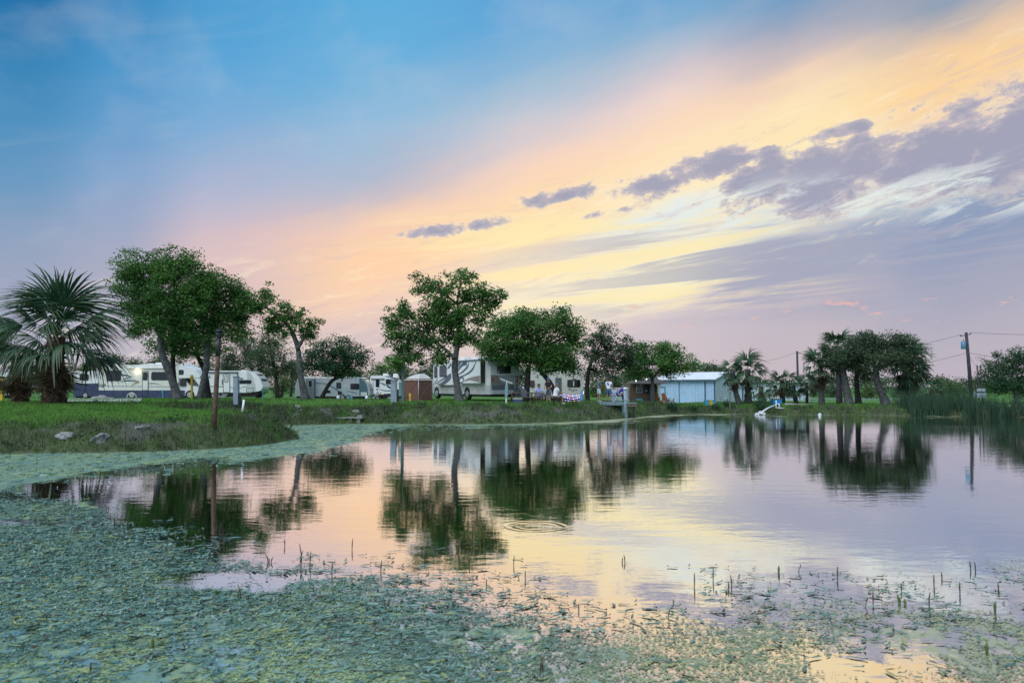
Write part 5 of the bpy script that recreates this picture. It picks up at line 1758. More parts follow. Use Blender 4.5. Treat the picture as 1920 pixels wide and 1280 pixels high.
mbr.bm.faces.new(rings[-1])
mbr.build('tent_roof', M_tentroof, S.root)

# ------------------------------------------------------------------ buildings
# blue metal shed seen on its right front corner
al = R(40)
cpt = foot(1340, 78)
cpt.z = at(1340, 757.5, 78).z
root = empty('metal_shed', cpt, 0, 'light blue metal shed with vertical ribs and a pale roof behind the orange chairs', 'shed')
fd_ = Vector((-math.cos(al), math.sin(al), 0))
sd_ = Vector((math.sin(al), math.cos(al), 0))
wF, dS, hE = 6.4, 5.8, 2.45
up_ = Vector((0, 0, 1))


def slab(o, u, v, w, name, m, parent):
    mb = MB()
    vs = [mb.bm.verts.new(o + u * a + v * b + w * c) for a in (0, 1) for b in (0, 1) for c in (0, 1)]
    for f in ((0, 1, 3, 2), (4, 6, 7, 5), (0, 4, 5, 1), (2, 3, 7, 6), (0, 2, 6, 4), (1, 5, 7, 3)):
        mb.bm.faces.new([vs[k] for k in f])
    return mb.build(name, m, parent)


nF = -Vector((math.sin(al), math.cos(al), 0))     # outward normal of the front wall
nS = Vector((math.cos(al), -math.sin(al), 0))
O = Vector((0, 0, -0.2))
npan = 18
for k in range(npan):
    pw = wF / npan
    slab(O + fd_ * (k * pw + 0.01), fd_ * (pw - 0.02), up_ * (hE + 0.2), nF * -0.08, 'wall_panel', M_shed, root)
    slab(O + fd_ * (k * pw - 0.035), fd_ * 0.07, up_ * (hE + 0.2), nF * 0.035, 'wall_rib', M_shed, root)
for k in range(14):
    pw = dS / 14
    slab(O + sd_ * (k * pw + 0.01), sd_ * (pw - 0.02), up_ * (hE + 0.2), nS * -0.08, 'wall_panel', M_palemetal, root)
ridge = 0.75
mbg = MB()
mbg.bm.faces.new([mbg.bm.verts.new(p) for p in (up_ * hE + nS * -0.04, sd_ * dS + up_ * hE + nS * -0.04, sd_ * dS / 2 + up_ * (hE + ridge) + nS * -0.04)])
mbg.build('gable', M_palemetal, root)
slab(O + sd_ * dS, fd_ * wF, up_ * (hE + .2), sd_ * 0.05, 'back_wall', M_shed, root)
slab(O + fd_ * wF, sd_ * dS, up_ * (hE + .2), fd_ * 0.05, 'end_wall', M_shed, root)
ov = 0.25
for sgn in (0, 1):
    o0 = (up_ * hE - sd_ * ov - fd_ * ov) if sgn == 0 else (up_ * hE + sd_ * (dS + ov) - fd_ * ov)
    o1 = up_ * (hE + ridge) + sd_ * (dS / 2) - fd_ * ov
    slab(o0 + up_ * 0.03, fd_ * (wF + 2 * ov), (o1 - o0) + up_ * 0.03, up_ * 0.06, 'roof_sheet', M_shedroof, root)
slab(up_ * (hE - 0.02) - sd_ * (ov + .03) - fd_ * ov, fd_ * (wF + 2 * ov), up_ * -0.14, sd_ * -0.05, 'gutter', M_shedtrim, root)
slab(O + nF * 0.06 - fd_ * 0.1, fd_ * 0.14, up_ * (hE + .1), nF * 0.05 + nS * 0.02, 'downpipe', M_shedtrim, root)
slab(O + fd_ * 0.95 + nF * 0.05, fd_ * 0.10, up_ * (hE + .1), nF * 0.05, 'door_track', M_shedtrim, root)
slab(O + fd_ * 3.9 + nF * 0.045, fd_ * 0.06, up_ * (hE + .1), nF * 0.03, 'door_track', M_shedtrim, root)
for o_, u_, v_ in ((5.55, 0.06, 1.7), (6.25, 0.06, 1.7)):
    slab(O + fd_ * o_ + nF * 0.05, fd_ * u_, up_ * (v_ + .2), nF * 0.03, 'door_frame', M_shedtrim, root)
slab(O + fd_ * 5.55 + nF * 0.05 + up_ * 1.9, fd_ * 0.76, up_ * 0.07, nF * 0.03, 'door_frame', M_shedtrim, root)

# pale storage shed behind the palms
S = Side('storage_shed', 'pale grey-blue storage shed half hidden behind the fan palms', 'shed', 1450, 92, 757)
for k in range(18):
    xa = 1394 + k * 6.6
    S.prism('wall_panel', [(xa + .15, 757), (xa + .15, 716), (xa + 6.45, 716), (xa + 6.45, 757)], M_palemetal if k not in (8, 9) else M_cream, 0.02 * (k % 2), 0.1)
S.prism('side_wall', [(1394, 757), (1394, 716), (1394.6, 716), (1394.6, 757)], M_palemetal, 0.12, 5.0)
S.prism('roof', [(1391, 716.6), (1391, 714.6), (1516, 714.6), (1516, 716.6)], M_shedroof, -0.3, 5.2)
S.prism('doorway', [(1403, 757), (1403, 734), (1409, 734), (1409, 757)], M_under, -0.03, 0.0)
S.prism('corner_post', [(1391.6, 757), (1391.6, 716.7), (1393.6, 716.7), (1393.6, 757)], M_shedtrim, -0.06, 0.1)

# brown cabin
S = Side('cabin', 'small brown cabin with hip roof and porch railing left of the blue shed', 'cabin', 1208, 70, 756.5)
S.prism('wall', [(1181, 753), (1181, 718), (1212, 718), (1212, 753)], M_cabin, 0.0, 3.2)
S.prism('porch_wall', [(1212.3, 753), (1212.3, 718), (1237, 718), (1237, 753)], M_cabin, 1.3, 3.2)
for k in range(9):
    S.prism('siding_board', [(1181.3, 721.4 + k * 3.6), (1181.3, 718.6 + k * 3.6), (1211.7, 718.6 + k * 3.6), (1211.7, 721.4 + k * 3.6)], M_cabin, -0.025, 0.0)
S.prism('porch_floor', [(1180, 756), (1180, 753), (1238, 753), (1238, 756)], M_bluegrey, -1.0, 3.2)
mbr = MB()
xa, xb = S.L(1176, 0)[0], S.L(1241, 0)[0]
za, zr = S.L(0, 718.4)[1], S.L(0, 706)[1]
e = [mbr.bm.verts.new(p) for p in ((xa, -1.2, za), (xb, -1.2, za), (xb, 3.5, za), (xa, 3.5, za), (xa + 1.0, 1.1, zr), (xb - 1.0, 1.1, zr))]
for f in ((0, 1, 5, 4), (1, 2, 5), (2, 3, 4, 5), (3, 0, 4), (3, 2, 1, 0)):
    mbr.bm.faces.new([e[k] for k in f])
mbr.build('roof', M_shingle, S.root)
S.prism('fascia', [(1176, 719.6), (1176, 718.4), (1241, 718.4), (1241, 719.6)], M_wood, -1.22, -1.16)
w = S.win('window', 1194, 1203.5, 722, 735.2, frame=M_pvc, out=0.05, r=0.02)
S.prism('window_bar', [(1194, 729), (1194, 728.2), (1203.5, 728.2), (1203.5, 729)], M_pvc, -0.075, -0.056, parent=w)
S.prism('window_bar', [(1198.5, 735), (1198.5, 722.2), (1199, 722.2), (1199, 735)], M_pvc, -0.074, -0.057, parent=w)
S.prism('door', [(1222, 753), (1222, 725), (1230, 725), (1230, 753)], M_dgrey, 1.26, 1.3)
for px in (1218.6, 1232):
    S.prism('column', [(px - 2.0, 753), (px - 2.0, 719), (px + 2.0, 719), (px + 2.0, 753)], M_pvc, -1.1, -0.92, 0.01)
S.prism('rail', [(1181, 740), (1181, 739), (1214, 739), (1214, 740)], M_wood, -1.05, -0.98)
S.prism('rail', [(1181, 752), (1181, 751.2), (1214, 751.2), (1214, 752)], M_wood, -1.05, -0.98)
for k in range(13):
    px = 1182 + k * 2.6
    S.prism('baluster', [(px, 751.2), (px, 740), (px + .8, 740), (px + .8, 751.2)], M_wood, -1.035, -0.995)
MB().ball((S.L(1211, 732)[0], -0.06, S.L(1211, 732)[1]), 0.13, sy=0.5).build('meter', M_galv, S.root)
for px, py in ((1190.5, 714.6), (1210, 711.4)):
    MB().ball((S.L(px, py)[0], -0.6, S.L(px, py)[1] + 0.03), 0.06).build('roof_lamp', mat('lamp_white', (0.9, 0.9, 0.85), 0.3, emit=(1, 1, 0.95), estr=2.5), S.root)

# ------------------------------------------------------------------ dock, gate, cleaning table
f0 = foot(1085, 52.4)
DKY = 54.2
dk = at(1085, 753.6, DKY).z
xA, xB = at(1083, 755, DKY).x, at(1172, 755, DKY).x
root = empty('dock', (xA, DKY, dk), 0, 'short painted wooden dock on the bank where the men stand', 'dock')
nb = 22
for k in range(nb):
    w_ = (xB - xA) / nb
    MB().box(k * w_ + 0.006, (k + 1) * w_ - 0.006, 0, 2.4, -0.04, 0.0).build('deck_plank', M_deckw, root)
MB().box(0, xB - xA, -0.05, -0.004, -0.22, -0.01).build('fascia', M_deckw, root)
for xx in (0.1, 1.5, 2.25, xB - xA - 0.12):
    for yy in (0.1, 2.2):
        zz = gz(xA + xx, DKY + yy) - dk - 0.3
        MB().box(xx - .06, xx + .06, yy - .06, yy + .06, min(zz, -0.5), -0.045).build('support_post', M_deckw, root)
p0 = at(1173.5, 780, 53.9)
root = empty('mooring_post', p0, 0, 'tall whitewashed mooring post at the right end of the dock', 'post')
MB().tube([(0.02, 0, -0.7), (0.0, 0, 0.9), (-0.03, 0, 1.86)], [0.155, 0.14, 0.12], 12).build('shaft', M_postw, root)
MB().tube([(-0.03, 0, 1.86), (-0.03, 0, 1.96), (-0.03, 0, 2.02)], [0.15, 0.15, 0.05], 12).build('cap', M_pvc, root)
MB().box(-0.16, 0.16, -0.17, -0.13, 1.1, 1.2).build('cleat', M_galv, root)
p0 = at(1184, 762, 53.9)
root = empty('fish_cleaning_table', p0, 0, 'fish cleaning table on a dark leg right of the whitewashed post', 'table')
MB().box(-0.36, 0.32, -0.3, 0.4, 0.0, 0.22, 0.01).build('table_box', M_wood, root)
MB().box(-0.40, 0.36, -0.34, 0.44, 0.222, 0.26).build('table_top', M_postw, root)
MB().box(0.08, 0.22, -0.06, 0.06, -1.3, 0.0).build('leg', M_black, root)
MB().tube([(-0.25, 0, 0.26), (-0.25, 0, 0.38), (-0.12, 0, 0.40)], 0.02, 6).build('tap', M_galv, root)
S = Side('panel_gate', 'pale grey panelled gate standing behind the dock', 'gate', 1162, 60, 757)
S.prism('gate_frame', [(1145, 757), (1145, 728), (1147, 728), (1147, 757)], M_galv, 0, 0.08)
S.prism('gate_frame', [(1157, 757), (1157, 728), (1159, 728), (1159, 757)], M_galv, 0, 0.08)
S.prism('gate_frame', [(1176, 757), (1176, 728), (1178, 728), (1178, 757)], M_galv, 0, 0.08)
S.prism('top_rail', [(1144, 728), (1144, 726.6), (1179, 726.6), (1179, 728)], M_pvc, -0.01, 0.09)
for k in range(6):
    S.prism('rail', [(1159.2, 732.6 + k * 4.4), (1159.2, 730.2 + k * 4.4), (1175.8, 730.2 + k * 4.4), (1175.8, 732.6 + k * 4.4)], M_palemetal, 0.01, 0.05)
S.prism('panel', [(1147.2, 756), (1147.2, 729), (1156.8, 729), (1156.8, 756)], M_palemetal, 0.02, 0.05)

# ------------------------------------------------------------------ garden furniture
ad_meshes = None


def adirondack(label, px, D, rz):
    f = foot(px, D)
    root = empty('adirondack_chair', f, rz, label, 'chair', 'orange chairs by the shed')
    for k in range(5):
        w_ = 0.62 / 5
        MB().prism([(-0.30, 0.34), (-0.26, 0.34), (-0.52, 1.06 - 0.05 * abs(k - 2)), (-0.56, 1.06 - 0.05 * abs(k - 2))], -0.31 + k * w_ + 0.006, -0.31 + (k + 1) * w_ - 0.006).build('back_slat', M_orange, root)
    for k in range(4):
        MB().prism([(-0.28 + k * 0.16, 0.27 + k * 0.035), (-0.14 + k * 0.16, 0.30 + k * 0.035), (-0.14 + k * 0.16, 0.325 + k * 0.035), (-0.28 + k * 0.16, 0.295 + k * 0.035)], -0.29, 0.29).build('seat_slat', M_orange, root)
    for s_ in (-1, 1):
        MB().box(-0.5, 0.42, s_ * 0.36 - 0.06, s_ * 0.36 + 0.06, 0.55, 0.58).build('armrest', M_orange, root)
        MB().box(0.30, 0.36, s_ * 0.34 - 0.03, s_ * 0.34 + 0.03, 0.0, 0.55).build('leg', M_orange, root)
        MB().prism([(-0.62, 0.0), (-0.52, 0.0), (0.36, 0.30), (0.36, 0.38)], s_ * 0.30 - 0.02, s_ * 0.30 + 0.02).build('leg', M_orange, root)
    return root


adirondack('orange slatted garden chair seen from the side, left of the pair by the shed', 1240, 67, R(20))
adirondack('orange slatted garden chair turned toward the pond, right of the pair by the shed', 1253, 67.5, R(-50))
S = Side('side_table', 'turquoise low table in front of the brown cabin', 'table', 1198, 64.5, 758)
S.prism('table_top', [(1193, 749.6), (1193, 747.4), (1203.5, 747.4), (1203.5, 749.6)], M_cyan, -0.2, 0.3)
for px in (1193.4, 1201.4):
    for yy in (-0.18, 0.22):
        S.prism('leg', [(px, 758), (px, 749.7), (px + 1.8, 749.7), (px + 1.8, 758)], M_cyan, yy, yy + 0.06)
for px, m_, lb, w_ in ((1326, M_cyan, 'teal square bin, leftmost of the three bins on the far bank', 4.4), (1333, M_yellow, 'mustard yellow bin between the two blue bins', 4.0), (1339, mat('bin_blue', (0.03, 0.30, 0.62), 0.5), 'bright blue narrow bin, rightmost of the three bins', 2.8)):
    S = Side('bin', lb, 'bin', px, 66.5, 762)
    S.prism('container', [(px - w_ * .9, 762), (px - w_, 750.6), (px + w_, 750.6), (px + w_ * .9, 762)], m_, 0, 0.36, 0.01)
    S.prism('lid', [(px - w_ - .3, 750.5), (px - w_ - .3, 749.8), (px + w_ + .3, 749.8), (px + w_ + .3, 750.5)], m_, -0.02, 0.38)
S = Side('lounge_chair', 'white reclining lounge chair beside the leaning palm', 'chair', 1372, 68, 757.5)
S.prism('backrest', [(1361.6, 752.6), (1361, 744.6), (1362.2, 744.4), (1366, 752)], M_pvc, 0.0, 0.6)
S.prism('seat', [(1365, 753.4), (1365, 752), (1388, 752.8), (1388, 754.2)], M_pvc, 0.0, 0.6)
for px in (1363, 1386):
    S.prism('leg', [(px, 757.4), (px, 753.5), (px + 1, 753.5), (px + 1, 757.4)], M_galv, 0.05, 0.1)
    S.prism('leg', [(px, 757.4), (px, 753.5), (px + 1, 753.5), (px + 1, 757.4)], M_galv, 0.5, 0.55)
S = Side('wire_rack', 'teal wire rack against the side of the blue shed', 'rack', 1356, 72, 757)
for px in (1351, 1361):
    S.prism('upright', [(px, 757), (px, 744), (px + .8, 744), (px + .8, 757)], M_deckw, 0, 0.05)
for k in range(4):
    S.prism('shelf', [(1351.9, 745.4 + k * 3.6), (1351.9, 744.6 + k * 3.6), (1360.9, 744.6 + k * 3.6), (1360.9, 745.4 + k * 3.6)], M_deckw, 0, 0.35)
S = Side('blue_tank', 'bright blue water tank with dark lid behind the pump', 'tank', 1458, 66, 759)
S.prism('tank', [(1450, 758), (1449.4, 748.6), (1466.2, 748.6), (1465.6, 758)], mat('tank_blue', (0.02, 0.27, 0.62), 0.45, var=0.15), 0, 0.7, 0.03)
S.prism('lid', [(1449, 748.4), (1449, 747.2), (1466.6, 747.2), (1466.6, 748.4)], M_dgrey, -0.03, 0.73)
# pump frame and the jet it throws into the pond
S = Side('pump', 'white pipe pump frame at the water edge below the blue tank', 'pump', 1458, 62.6, 766)
fr_m = MB()
for pts in (((1455, 766), (1455, 756.5)), ((1461, 766), (1461, 756.5)), ((1455, 756.8), (1461, 756.8)), ((1454, 764), (1470, 765.4)), ((1452.6, 759.8), (1456, 759.2)), ((1456, 759), (1455, 750.6))):
    (a, b) = pts
    pa, pb = S.L(*a), S.L(*b)
    fr_m.tube([(pa[0], 0, pa[1]), (pb[0], 0, pb[1])], 0.045, 6)
fr_m.build('pipe_frame', M_pvc, S.root)
S.prism('pump_body', [(1456, 764), (1456, 758.4), (1460, 758.4), (1460, 764)], M_navy, 0.05, 0.4, 0.02)
a = at(1453, 759.8, 62.4)
bx_, by_ = on_water(1425, 777.6)
root = empty('water_jet', (bx_, by_, 0), 0, 'white jet of water arching from the pump into the pond', 'water jet')
a = a - Vector((bx_, by_, 0))
mb = MB()
pts = []
for i in range(11):
    t = i / 10
    p = a * (1 - t) + Vector((0, 0, 0.05)) * t
    p.z += 0.22 * 4 * t * (1 - t) * 0.5
    pts.append(p)
mb.tube(pts, [0.045 + 0.055 * i / 10 for i in range(11)], 8).build('stream', M_foam, root)
g = np.random.default_rng(77)
mb = MB()
for i in range(46):
    an = g.random() * 6.283
    rr = abs(g.normal(0, 0.32))
    mb.ball((math.cos(an) * rr, math.sin(an) * rr, max(0.0, 0.30 * math.exp(-rr * 3) * g.random())), 0.03 + 0.07 * g.random(), seg=6)
tag(mb.build('splash', M_foam, root), kind='stuff')

# ------------------------------------------------------------------ picnic tables
def picnic(label, px, D, rz):
    f = foot(px, D)
    root = empty('picnic_table', f, rz, label, 'picnic table', 'picnic tables on the bank')
    for k in range(5):
        MB().box(-0.95, 0.95, -0.38 + k * 0.155, -0.38 + k * 0.155 + 0.145, 0.72, 0.76).build('top_plank', M_wood, root)
    for s_ in (-1, 1):
        for k in range(2):
            MB().box(-0.95, 0.95, s_ * 0.72 - 0.14 + k * 0.145, s_ * 0.72 - 0.005 + k * 0.145 - 0.005, 0.42, 0.46).build('bench_plank', M_wood, root)
        MB().box(s_ * 0.7 - 0.03, s_ * 0.7 + 0.03, -0.85, 0.85, 0.34, 0.415).build('crossbar', M_wood, root)
        for q in (-1, 1):
            MB().prism([(q * 0.62, -0.03), (q * 0.74, -0.03), (q * 0.30, 0.715), (q * 0.18, 0.715)], s_ * 0.7 - 0.08 if s_ > 0 else s_ * 0.7 + 0.03, s_ * 0.7 - 0.03 if s_ > 0 else s_ * 0.7 + 0.08, axis='x').build('leg', M_wood, root)
    return root


picnic('weathered picnic table where the two people sit', 1022, 51.6, R(6))
picnic('weathered picnic table beside the white meter post, cluttered with camp gear', 979, 53, R(-8))
gear = at(1000, 740, 51.6)
for (px, py, nm, lb, c, sz) in ((998, 738.2, 'serving_bowl', 'white bowl on the picnic table by the lavender shirt', M_pvc, (0.16, 0.08)), (1017, 740, 'food_tray', 'pale food tray on the picnic table between the two sitters', M_silver, (0.16, 0.03))):
    D_ = 51.5
    root = at(px, py, D_)
    f = foot(1022, 51.6)
    o = MB().tube([(0, 0, 0), (0, 0, sz[1] * 0.3), (0, 0, sz[1])], [sz[0] * 0.5, sz[0] * 0.8, sz[0]], 14).build(nm, c)
    o.location = (root.x, D_, f.z + 0.764)
    tag(o, lb, 'dish')
S = Side('cooler', 'white and blue cooler box under the table by the meter post', 'cooler', 970, 52.4)
S.f0.z = 0
MB().box(-0.3, 0.3, -0.2, 0.2, 0.0, 0.3, 0.03).build('cooler_box', mat('cooler_blue', (0.05, 0.08, 0.15), 0.5), S.root)
MB().box(-0.32, 0.32, -0.22, 0.22, 0.302, 0.38, 0.02).build('lid', M_silver, S.root)


def camp_chair(label, px, D, rz, m, dz=0.0, gnd=None):
    f = foot(px, D)
    if gnd is not None:
        f.z = gnd
    root = empty('camp_chair', f, rz, label, 'chair', 'folding camp chairs')
    MB().prism([(-0.25, 0.42), (0.25, 0.44), (0.25, 0.46), (-0.25, 0.44)], -0.25, 0.25, axis='x').build('seat', m, root)
    MB().prism([(-0.25, 0.42), (-0.23, 0.42), (-0.36, 0.95), (-0.38, 0.95)], -0.27, 0.27, axis='x').build('backrest', m, root)
    for s_ in (-1, 1):
        MB().tube([(s_ * 0.27, -0.28, 0), (s_ * 0.27, 0.24, 0.6)], 0.014, 5).build('leg', M_black, root)
        MB().tube([(s_ * 0.27, 0.28, 0), (s_ * 0.27, -0.34, 0.9)], 0.014, 5).build('leg', M_black, root)
        MB().box(s_ * 0.27 - 0.035, s_ * 0.27 + 0.035, -0.26, 0.26, 0.60, 0.625).build('armrest', m, root)
    return root


camp_chair('black folding chair behind the table by the meter post', 966, 55, R(150), M_black)
camp_chair('grey folding chair right behind the swirl-striped motorhome', 984, 56.5, R(200), M_dgrey)
MB2 = mat('chair_blue', (0.02, 0.05, 0.42), 0.7)

# ------------------------------------------------------------------ posts, pedestals and poles
def pedestal(label, px, D, top_py, base_py, wpx, m, sub=True):
    S = Side('utility_pedestal', label, 'utility post', px, D, base_py, group='utility pedestals along the pitches')
    S.prism('cabinet', [(px - wpx / 2, base_py + 3), (px - wpx / 2, top_py), (px + wpx / 2, top_py), (px + wpx / 2, base_py + 3)], m, 0, 0.3, 0.015)
    S.prism('cap', [(px - wpx / 2 - .5, top_py), (px - wpx / 2 - .3, top_py - 1.2), (px + wpx / 2 + .3, top_py - 1.2), (px + wpx / 2 + .5, top_py)], m, -0.03, 0.33)
    if sub:
        S.prism('outlet_box', [(px + wpx / 2, base_py + 2), (px + wpx / 2, base_py - 17), (px + wpx / 2 + 4, base_py - 17), (px + wpx / 2 + 4, base_py + 2)], M_black, 0.03, 0.24)
    S.prism('cover', [(px - wpx * .32, top_py + 20), (px - wpx * .32, top_py + 5), (px + wpx * .32, top_py + 5), (px + wpx * .32, top_py + 20)], M_galv, -0.015, 0.0)
    return S


pedestal('blue-grey utility pedestal in front of the white trailer', 441.5, 45.5, 706, 755.5, 9, M_bluegrey)
pedestal('blue-grey utility pedestal beside the tall wooden pole', 738, 50.5, 713, 757, 11, M_bluegrey)
S = Side('light_pole', 'square wooden light pole with a thin mast left of the brown tent', 'pole', 755, 50.3, 757)
S.prism('pole', [(752.6, 760), (752.6, 684), (757.6, 684), (757.6, 760)], mat('grey_green_pole', (0.10, 0.15, 0.15), 0.8, var=0.25), 0, 0.18)
S.prism('mast', [(756.4, 684), (756.4, 612), (757.4, 612), (757.4, 684)], M_galv, 0.06, 0.1)
S.prism('meter_box', [(747.6, 742), (747.6, 716), (752.4, 716), (752.4, 742)], M_deckw, 0.0, 0.14)
# white meter post with a slanting arm
S = Side('meter_post', 'white water-meter post with a slanting arm in front of the brown motorhome rear', 'utility post', 950, 52, 757)
S.prism('post', [(947.6, 760), (947.6, 742), (950.6, 742), (950.6, 760)], M_pvc, 0, 0.1)
S.prism('box', [(946.4, 744), (947, 722), (952.6, 721), (952.4, 740), (950.8, 745)], M_postw, -0.05, 0.2, 0.02)
S.prism('arm', [(937, 710), (937.6, 708.6), (961, 717.6), (960.4, 719.4)], M_pvc, 0.02, 0.08)
S.prism('arm_bracket', [(949, 722), (949, 713), (951, 713.8), (951, 722)], M_pvc, 0.03, 0.07)
S.prism('tap_box', [(943.8, 734), (943.8, 731), (946.8, 731), (946.8, 734)], M_cyan, -0.02, 0.12)
for px, D, t_, b_, m_, lb, w_ in ((359, 58, 703, 748, M_yellow, 'yellow marker post at the motorhome cab', 3.2), (571.5, 61, 717, 750, M_yellow, 'yellow marker post touching the thin oak trunk', 2.8), (768.5, 58, 737, 753, M_yellow, 'short yellow bollard in front of the brown tent', 3.0),
                                 (1.5, 50, 708, 752, M_yellow, 'yellow post at the left edge of the picture', 6), (305, 60, 731, 749, M_cyan, 'cyan water standpipe left of the S-curved oak', 2.0), (492.5, 63, 728, 749, M_cyan, 'cyan water standpipe right of the white trailer nose', 2.0), (659, 60, 740, 752, M_cyan, 'cyan water standpipe in front of the grey trailer', 2.2),
                                 (1369, 63, 733, 768, M_dgrey, 'thin dark pole in front of the leaning palm', 1.6), (1103.5, 0, 0, 0, None, '', 0)):
    if not D:
        continue
    S = Side('marker_post', lb, 'post', px, D, b_, group='marker posts and standpipes')
    S.prism('post', [(px - w_ / 2, b_ + 3), (px - w_ / 2, t_ + 1), (px + w_ / 2, t_ + 1), (px + w_ / 2, b_ + 3)], m_, 0, w_ * D / F, 0.01)
    S.prism('head', [(px - w_ * .8, t_ + 6), (px - w_ * .6, t_), (px + w_ * .6, t_), (px + w_ * .8, t_ + 6)], m_, -0.03, w_ * D / F + 0.03, 0.01)

S = Side('patio_umbrella', 'closed pale blue umbrella on the bank beside the dock', 'umbrella', 1090.5, 56, 755)
mb = MB()
mb.tube([(0, 0, 0.02), (0, 0, 0.25), (0.0, 0, 0.9), (0, 0, 1.02)], [0.16, 0.15, 0.06, 0.01], 10).build('canopy', mat('umbrella_blue', (0.10, 0.26, 0.50), 0.7), S.root)
mb = MB()
mb.tube([(0, 0, -0.1), (0, 0, 1.05)], 0.018, 6).build('pole', M_galv, S.root)

# lamp post on the spit
f0 = foot(401.5, 28.6)
top = at(410.5, 634, 28.6) - f0
root = empty('lamp_post', f0, 0, 'leaning brown wooden lamp post with a black lantern on the left spit', 'lamp post')
MB().tube([Vector((0, 0, -0.3)), top * 0.33, top * 0.66, top], [0.095, 0.09, 0.082, 0.078], 10).build('post', M_polewood, root)
dr = top.normalized()
MB().tube([top * 0.80, top * 0.90, top], [0.085, 0.082, 0.081], 10).build('sleeve', M_black, root)
lan = MB().tube([top, top + dr * 0.05, top + dr * 0.20, top + dr * 0.24], [0.08, 0.11, 0.15, 0.10], 8).build('lantern', M_black, root)
MB().tube([top + dr * 0.24, top + dr * 0.28, top + dr * 0.33], [0.19, 0.19, 0.03], 8).build('lantern_cap', M_black, lan)
for k in range(3):
    MB().tube([top * (0.3 + 0.18 * k) + Vector((0.02, -0.095, 0)), top * (0.3 + 0.18 * k) + Vector((0.02, -0.12, 0))], 0.022, 6).build('knot', M_black, root)
# white plastic pipes
for (pa, pb, D, lb, w_) in (((453.5, 777), (457.5, 749), 33.2, 'white plastic pipe leaning on the spit right of the lamp post', 0.05), ((1719, 775), (1726, 765), 60, 'white stick leaning at the water edge below the shaggy palm', 0.05)):
    a, b_ = at(*pa, D), at(*pb, D)
    o = MB().tube([Vector((0, 0, -0.1)), b_ - a], [w_, w_], 8).build('plastic_pipe', M_pvc)
    o.location = a
    tag(o, lb, 'pipe')
px_, py_ = on_water(1537, 779)
o = MB().ball((0, 0, 0.04), 0.14, seg=14).tube([(0, 0, 0.16), (0, 0, 0.22)], 0.025, 8).build('buoy', M_pvc)
o.location = (px_, py_, 0)
tag(o, 'white round float on the far water below the straight palm', 'buoy')

# utility poles, transformer and wires
def wire(label_parent, a, b, sag, n=12):
    pts = [a.lerp(b, i / n) + Vector((0, 0, -sag * 4 * (i / n) * (1 - i / n))) for i in range(n + 1)]
    return MB().tube(pts, 0.014, 4).build('wire', M_black, label_parent)


Dp = 72
f0 = foot(1823, Dp)
topw = at(1811.5, 623, Dp)
root = empty('utility_pole', f0, 0, 'leaning dark utility pole with a blue transformer above the reeds', 'utility pole')
M_pole = mat('creosote_pole', (0.045, 0.036, 0.045), 0.85, var=0.3, scale=4, bump=0.4)
tp = topw - f0
MB().tube([Vector((0, 0, -0.5)), tp * 0.5, tp], [0.19, 0.16, 0.13], 10).build('pole', M_pole, root)
ca = tp * 0.965
MB().tube([ca + Vector((-0.55, 0, -0.12)), ca, ca + Vector((0.42, 0, 0.08))], 0.04, 6).build('crossarm', M_pole, root)
for o_ in (Vector((-0.55, 0, -0.12)), Vector((0.42, 0, 0.08))):
    MB().tube([ca + o_, ca + o_ + Vector((0, 0, 0.12)), ca + o_ + Vector((0, 0, 0.16))], [0.04, 0.07, 0.02], 8).build('insulator', M_dgrey, root)
tr_c = at(1806.5, 647, Dp) - f0
tr = MB().tube([tr_c + Vector((0, 0, -0.36)), tr_c + Vector((0, 0, -0.33)), tr_c + Vector((0, 0, 0.30)), tr_c + Vector((0, 0, 0.38))], [0.20, 0.22, 0.22, 0.16], 14).build('transformer', mat('transformer_blue', (0.10, 0.25, 0.38), 0.4), root)
MB().tube([tr_c + Vector((0, 0, 0.38)), tr_c + Vector((0, 0, 0.58))], [0.04, 0.03], 6).build('bushing', M_dgrey, tr)
far = at(1494.5, 664, 100) - f0
wire(root, ca + Vector((-0.55, 0, 0.02)), far + Vector((0, 0, 0.1)), 0.9)
wire(root, tp * 0.72, far + Vector((0, 0, -2.6)), 0.8)
wire(root, ca + Vector((0.42, 0, 0.24)), at(2150, 612, 72) - f0, 0.45)
wire(root, tp * 0.72, at(2150, 676, 70) - f0, 0.6)
wire(root, tp * 0.72, at(1838, 692, 70) - f0, 0.25)
f0 = foot(1497, 100)
tp = at(1494.5, 658, 100) - f0
root = empty('utility_pole', f0, 0, 'distant thin utility pole rising behind the small palms', 'utility pole')
MB().tube([Vector((0, 0, -0.5)), tp], [0.17, 0.13], 8).build('pole', M_pole, root)
MB().tube([tp * 0.97, tp * 0.97 + Vector((0.5, 0, -0.05))], 0.04, 5).build('crossarm', M_pole, root)
wire(root, tp * 0.98, at(1380, 672, 130) - f0, 0.8)
for px, t_, lb in ((1507.5, 680, 'thin grey post just right of the distant utility pole'), (1517, 703, 'short thin grey post left of the straight palm')):
    S = Side('fence_post', lb, 'post', px, 84, 757)
    S.prism('post', [(px - .8, 759), (px - .8, t_), (px + .8, t_), (px + .8, 759)], M_galv, 0, 0.1)
    S.prism('post_cap', [(px - 1.1, t_), (px - .8, t_ - .8), (px + .8, t_ - .8), (px + 1.1, t_)], M_galv, -0.02, 0.12)
S = Side('meter_stand', 'pair of dark posts carrying grey electric meter boxes right of the utility pole', 'meter stand', 1842, 70, 762)
for px, tpx in ((1838, 1833.2), (1845.6, 1839.6)):
    a, b_ = S.L(px, 764), S.L(tpx, 684)
    MB().tube([(a[0], 0.1, a[1]), (b_[0], 0.1, b_[1])], [0.07, 0.055], 8).build('post', M_pole, S.root)
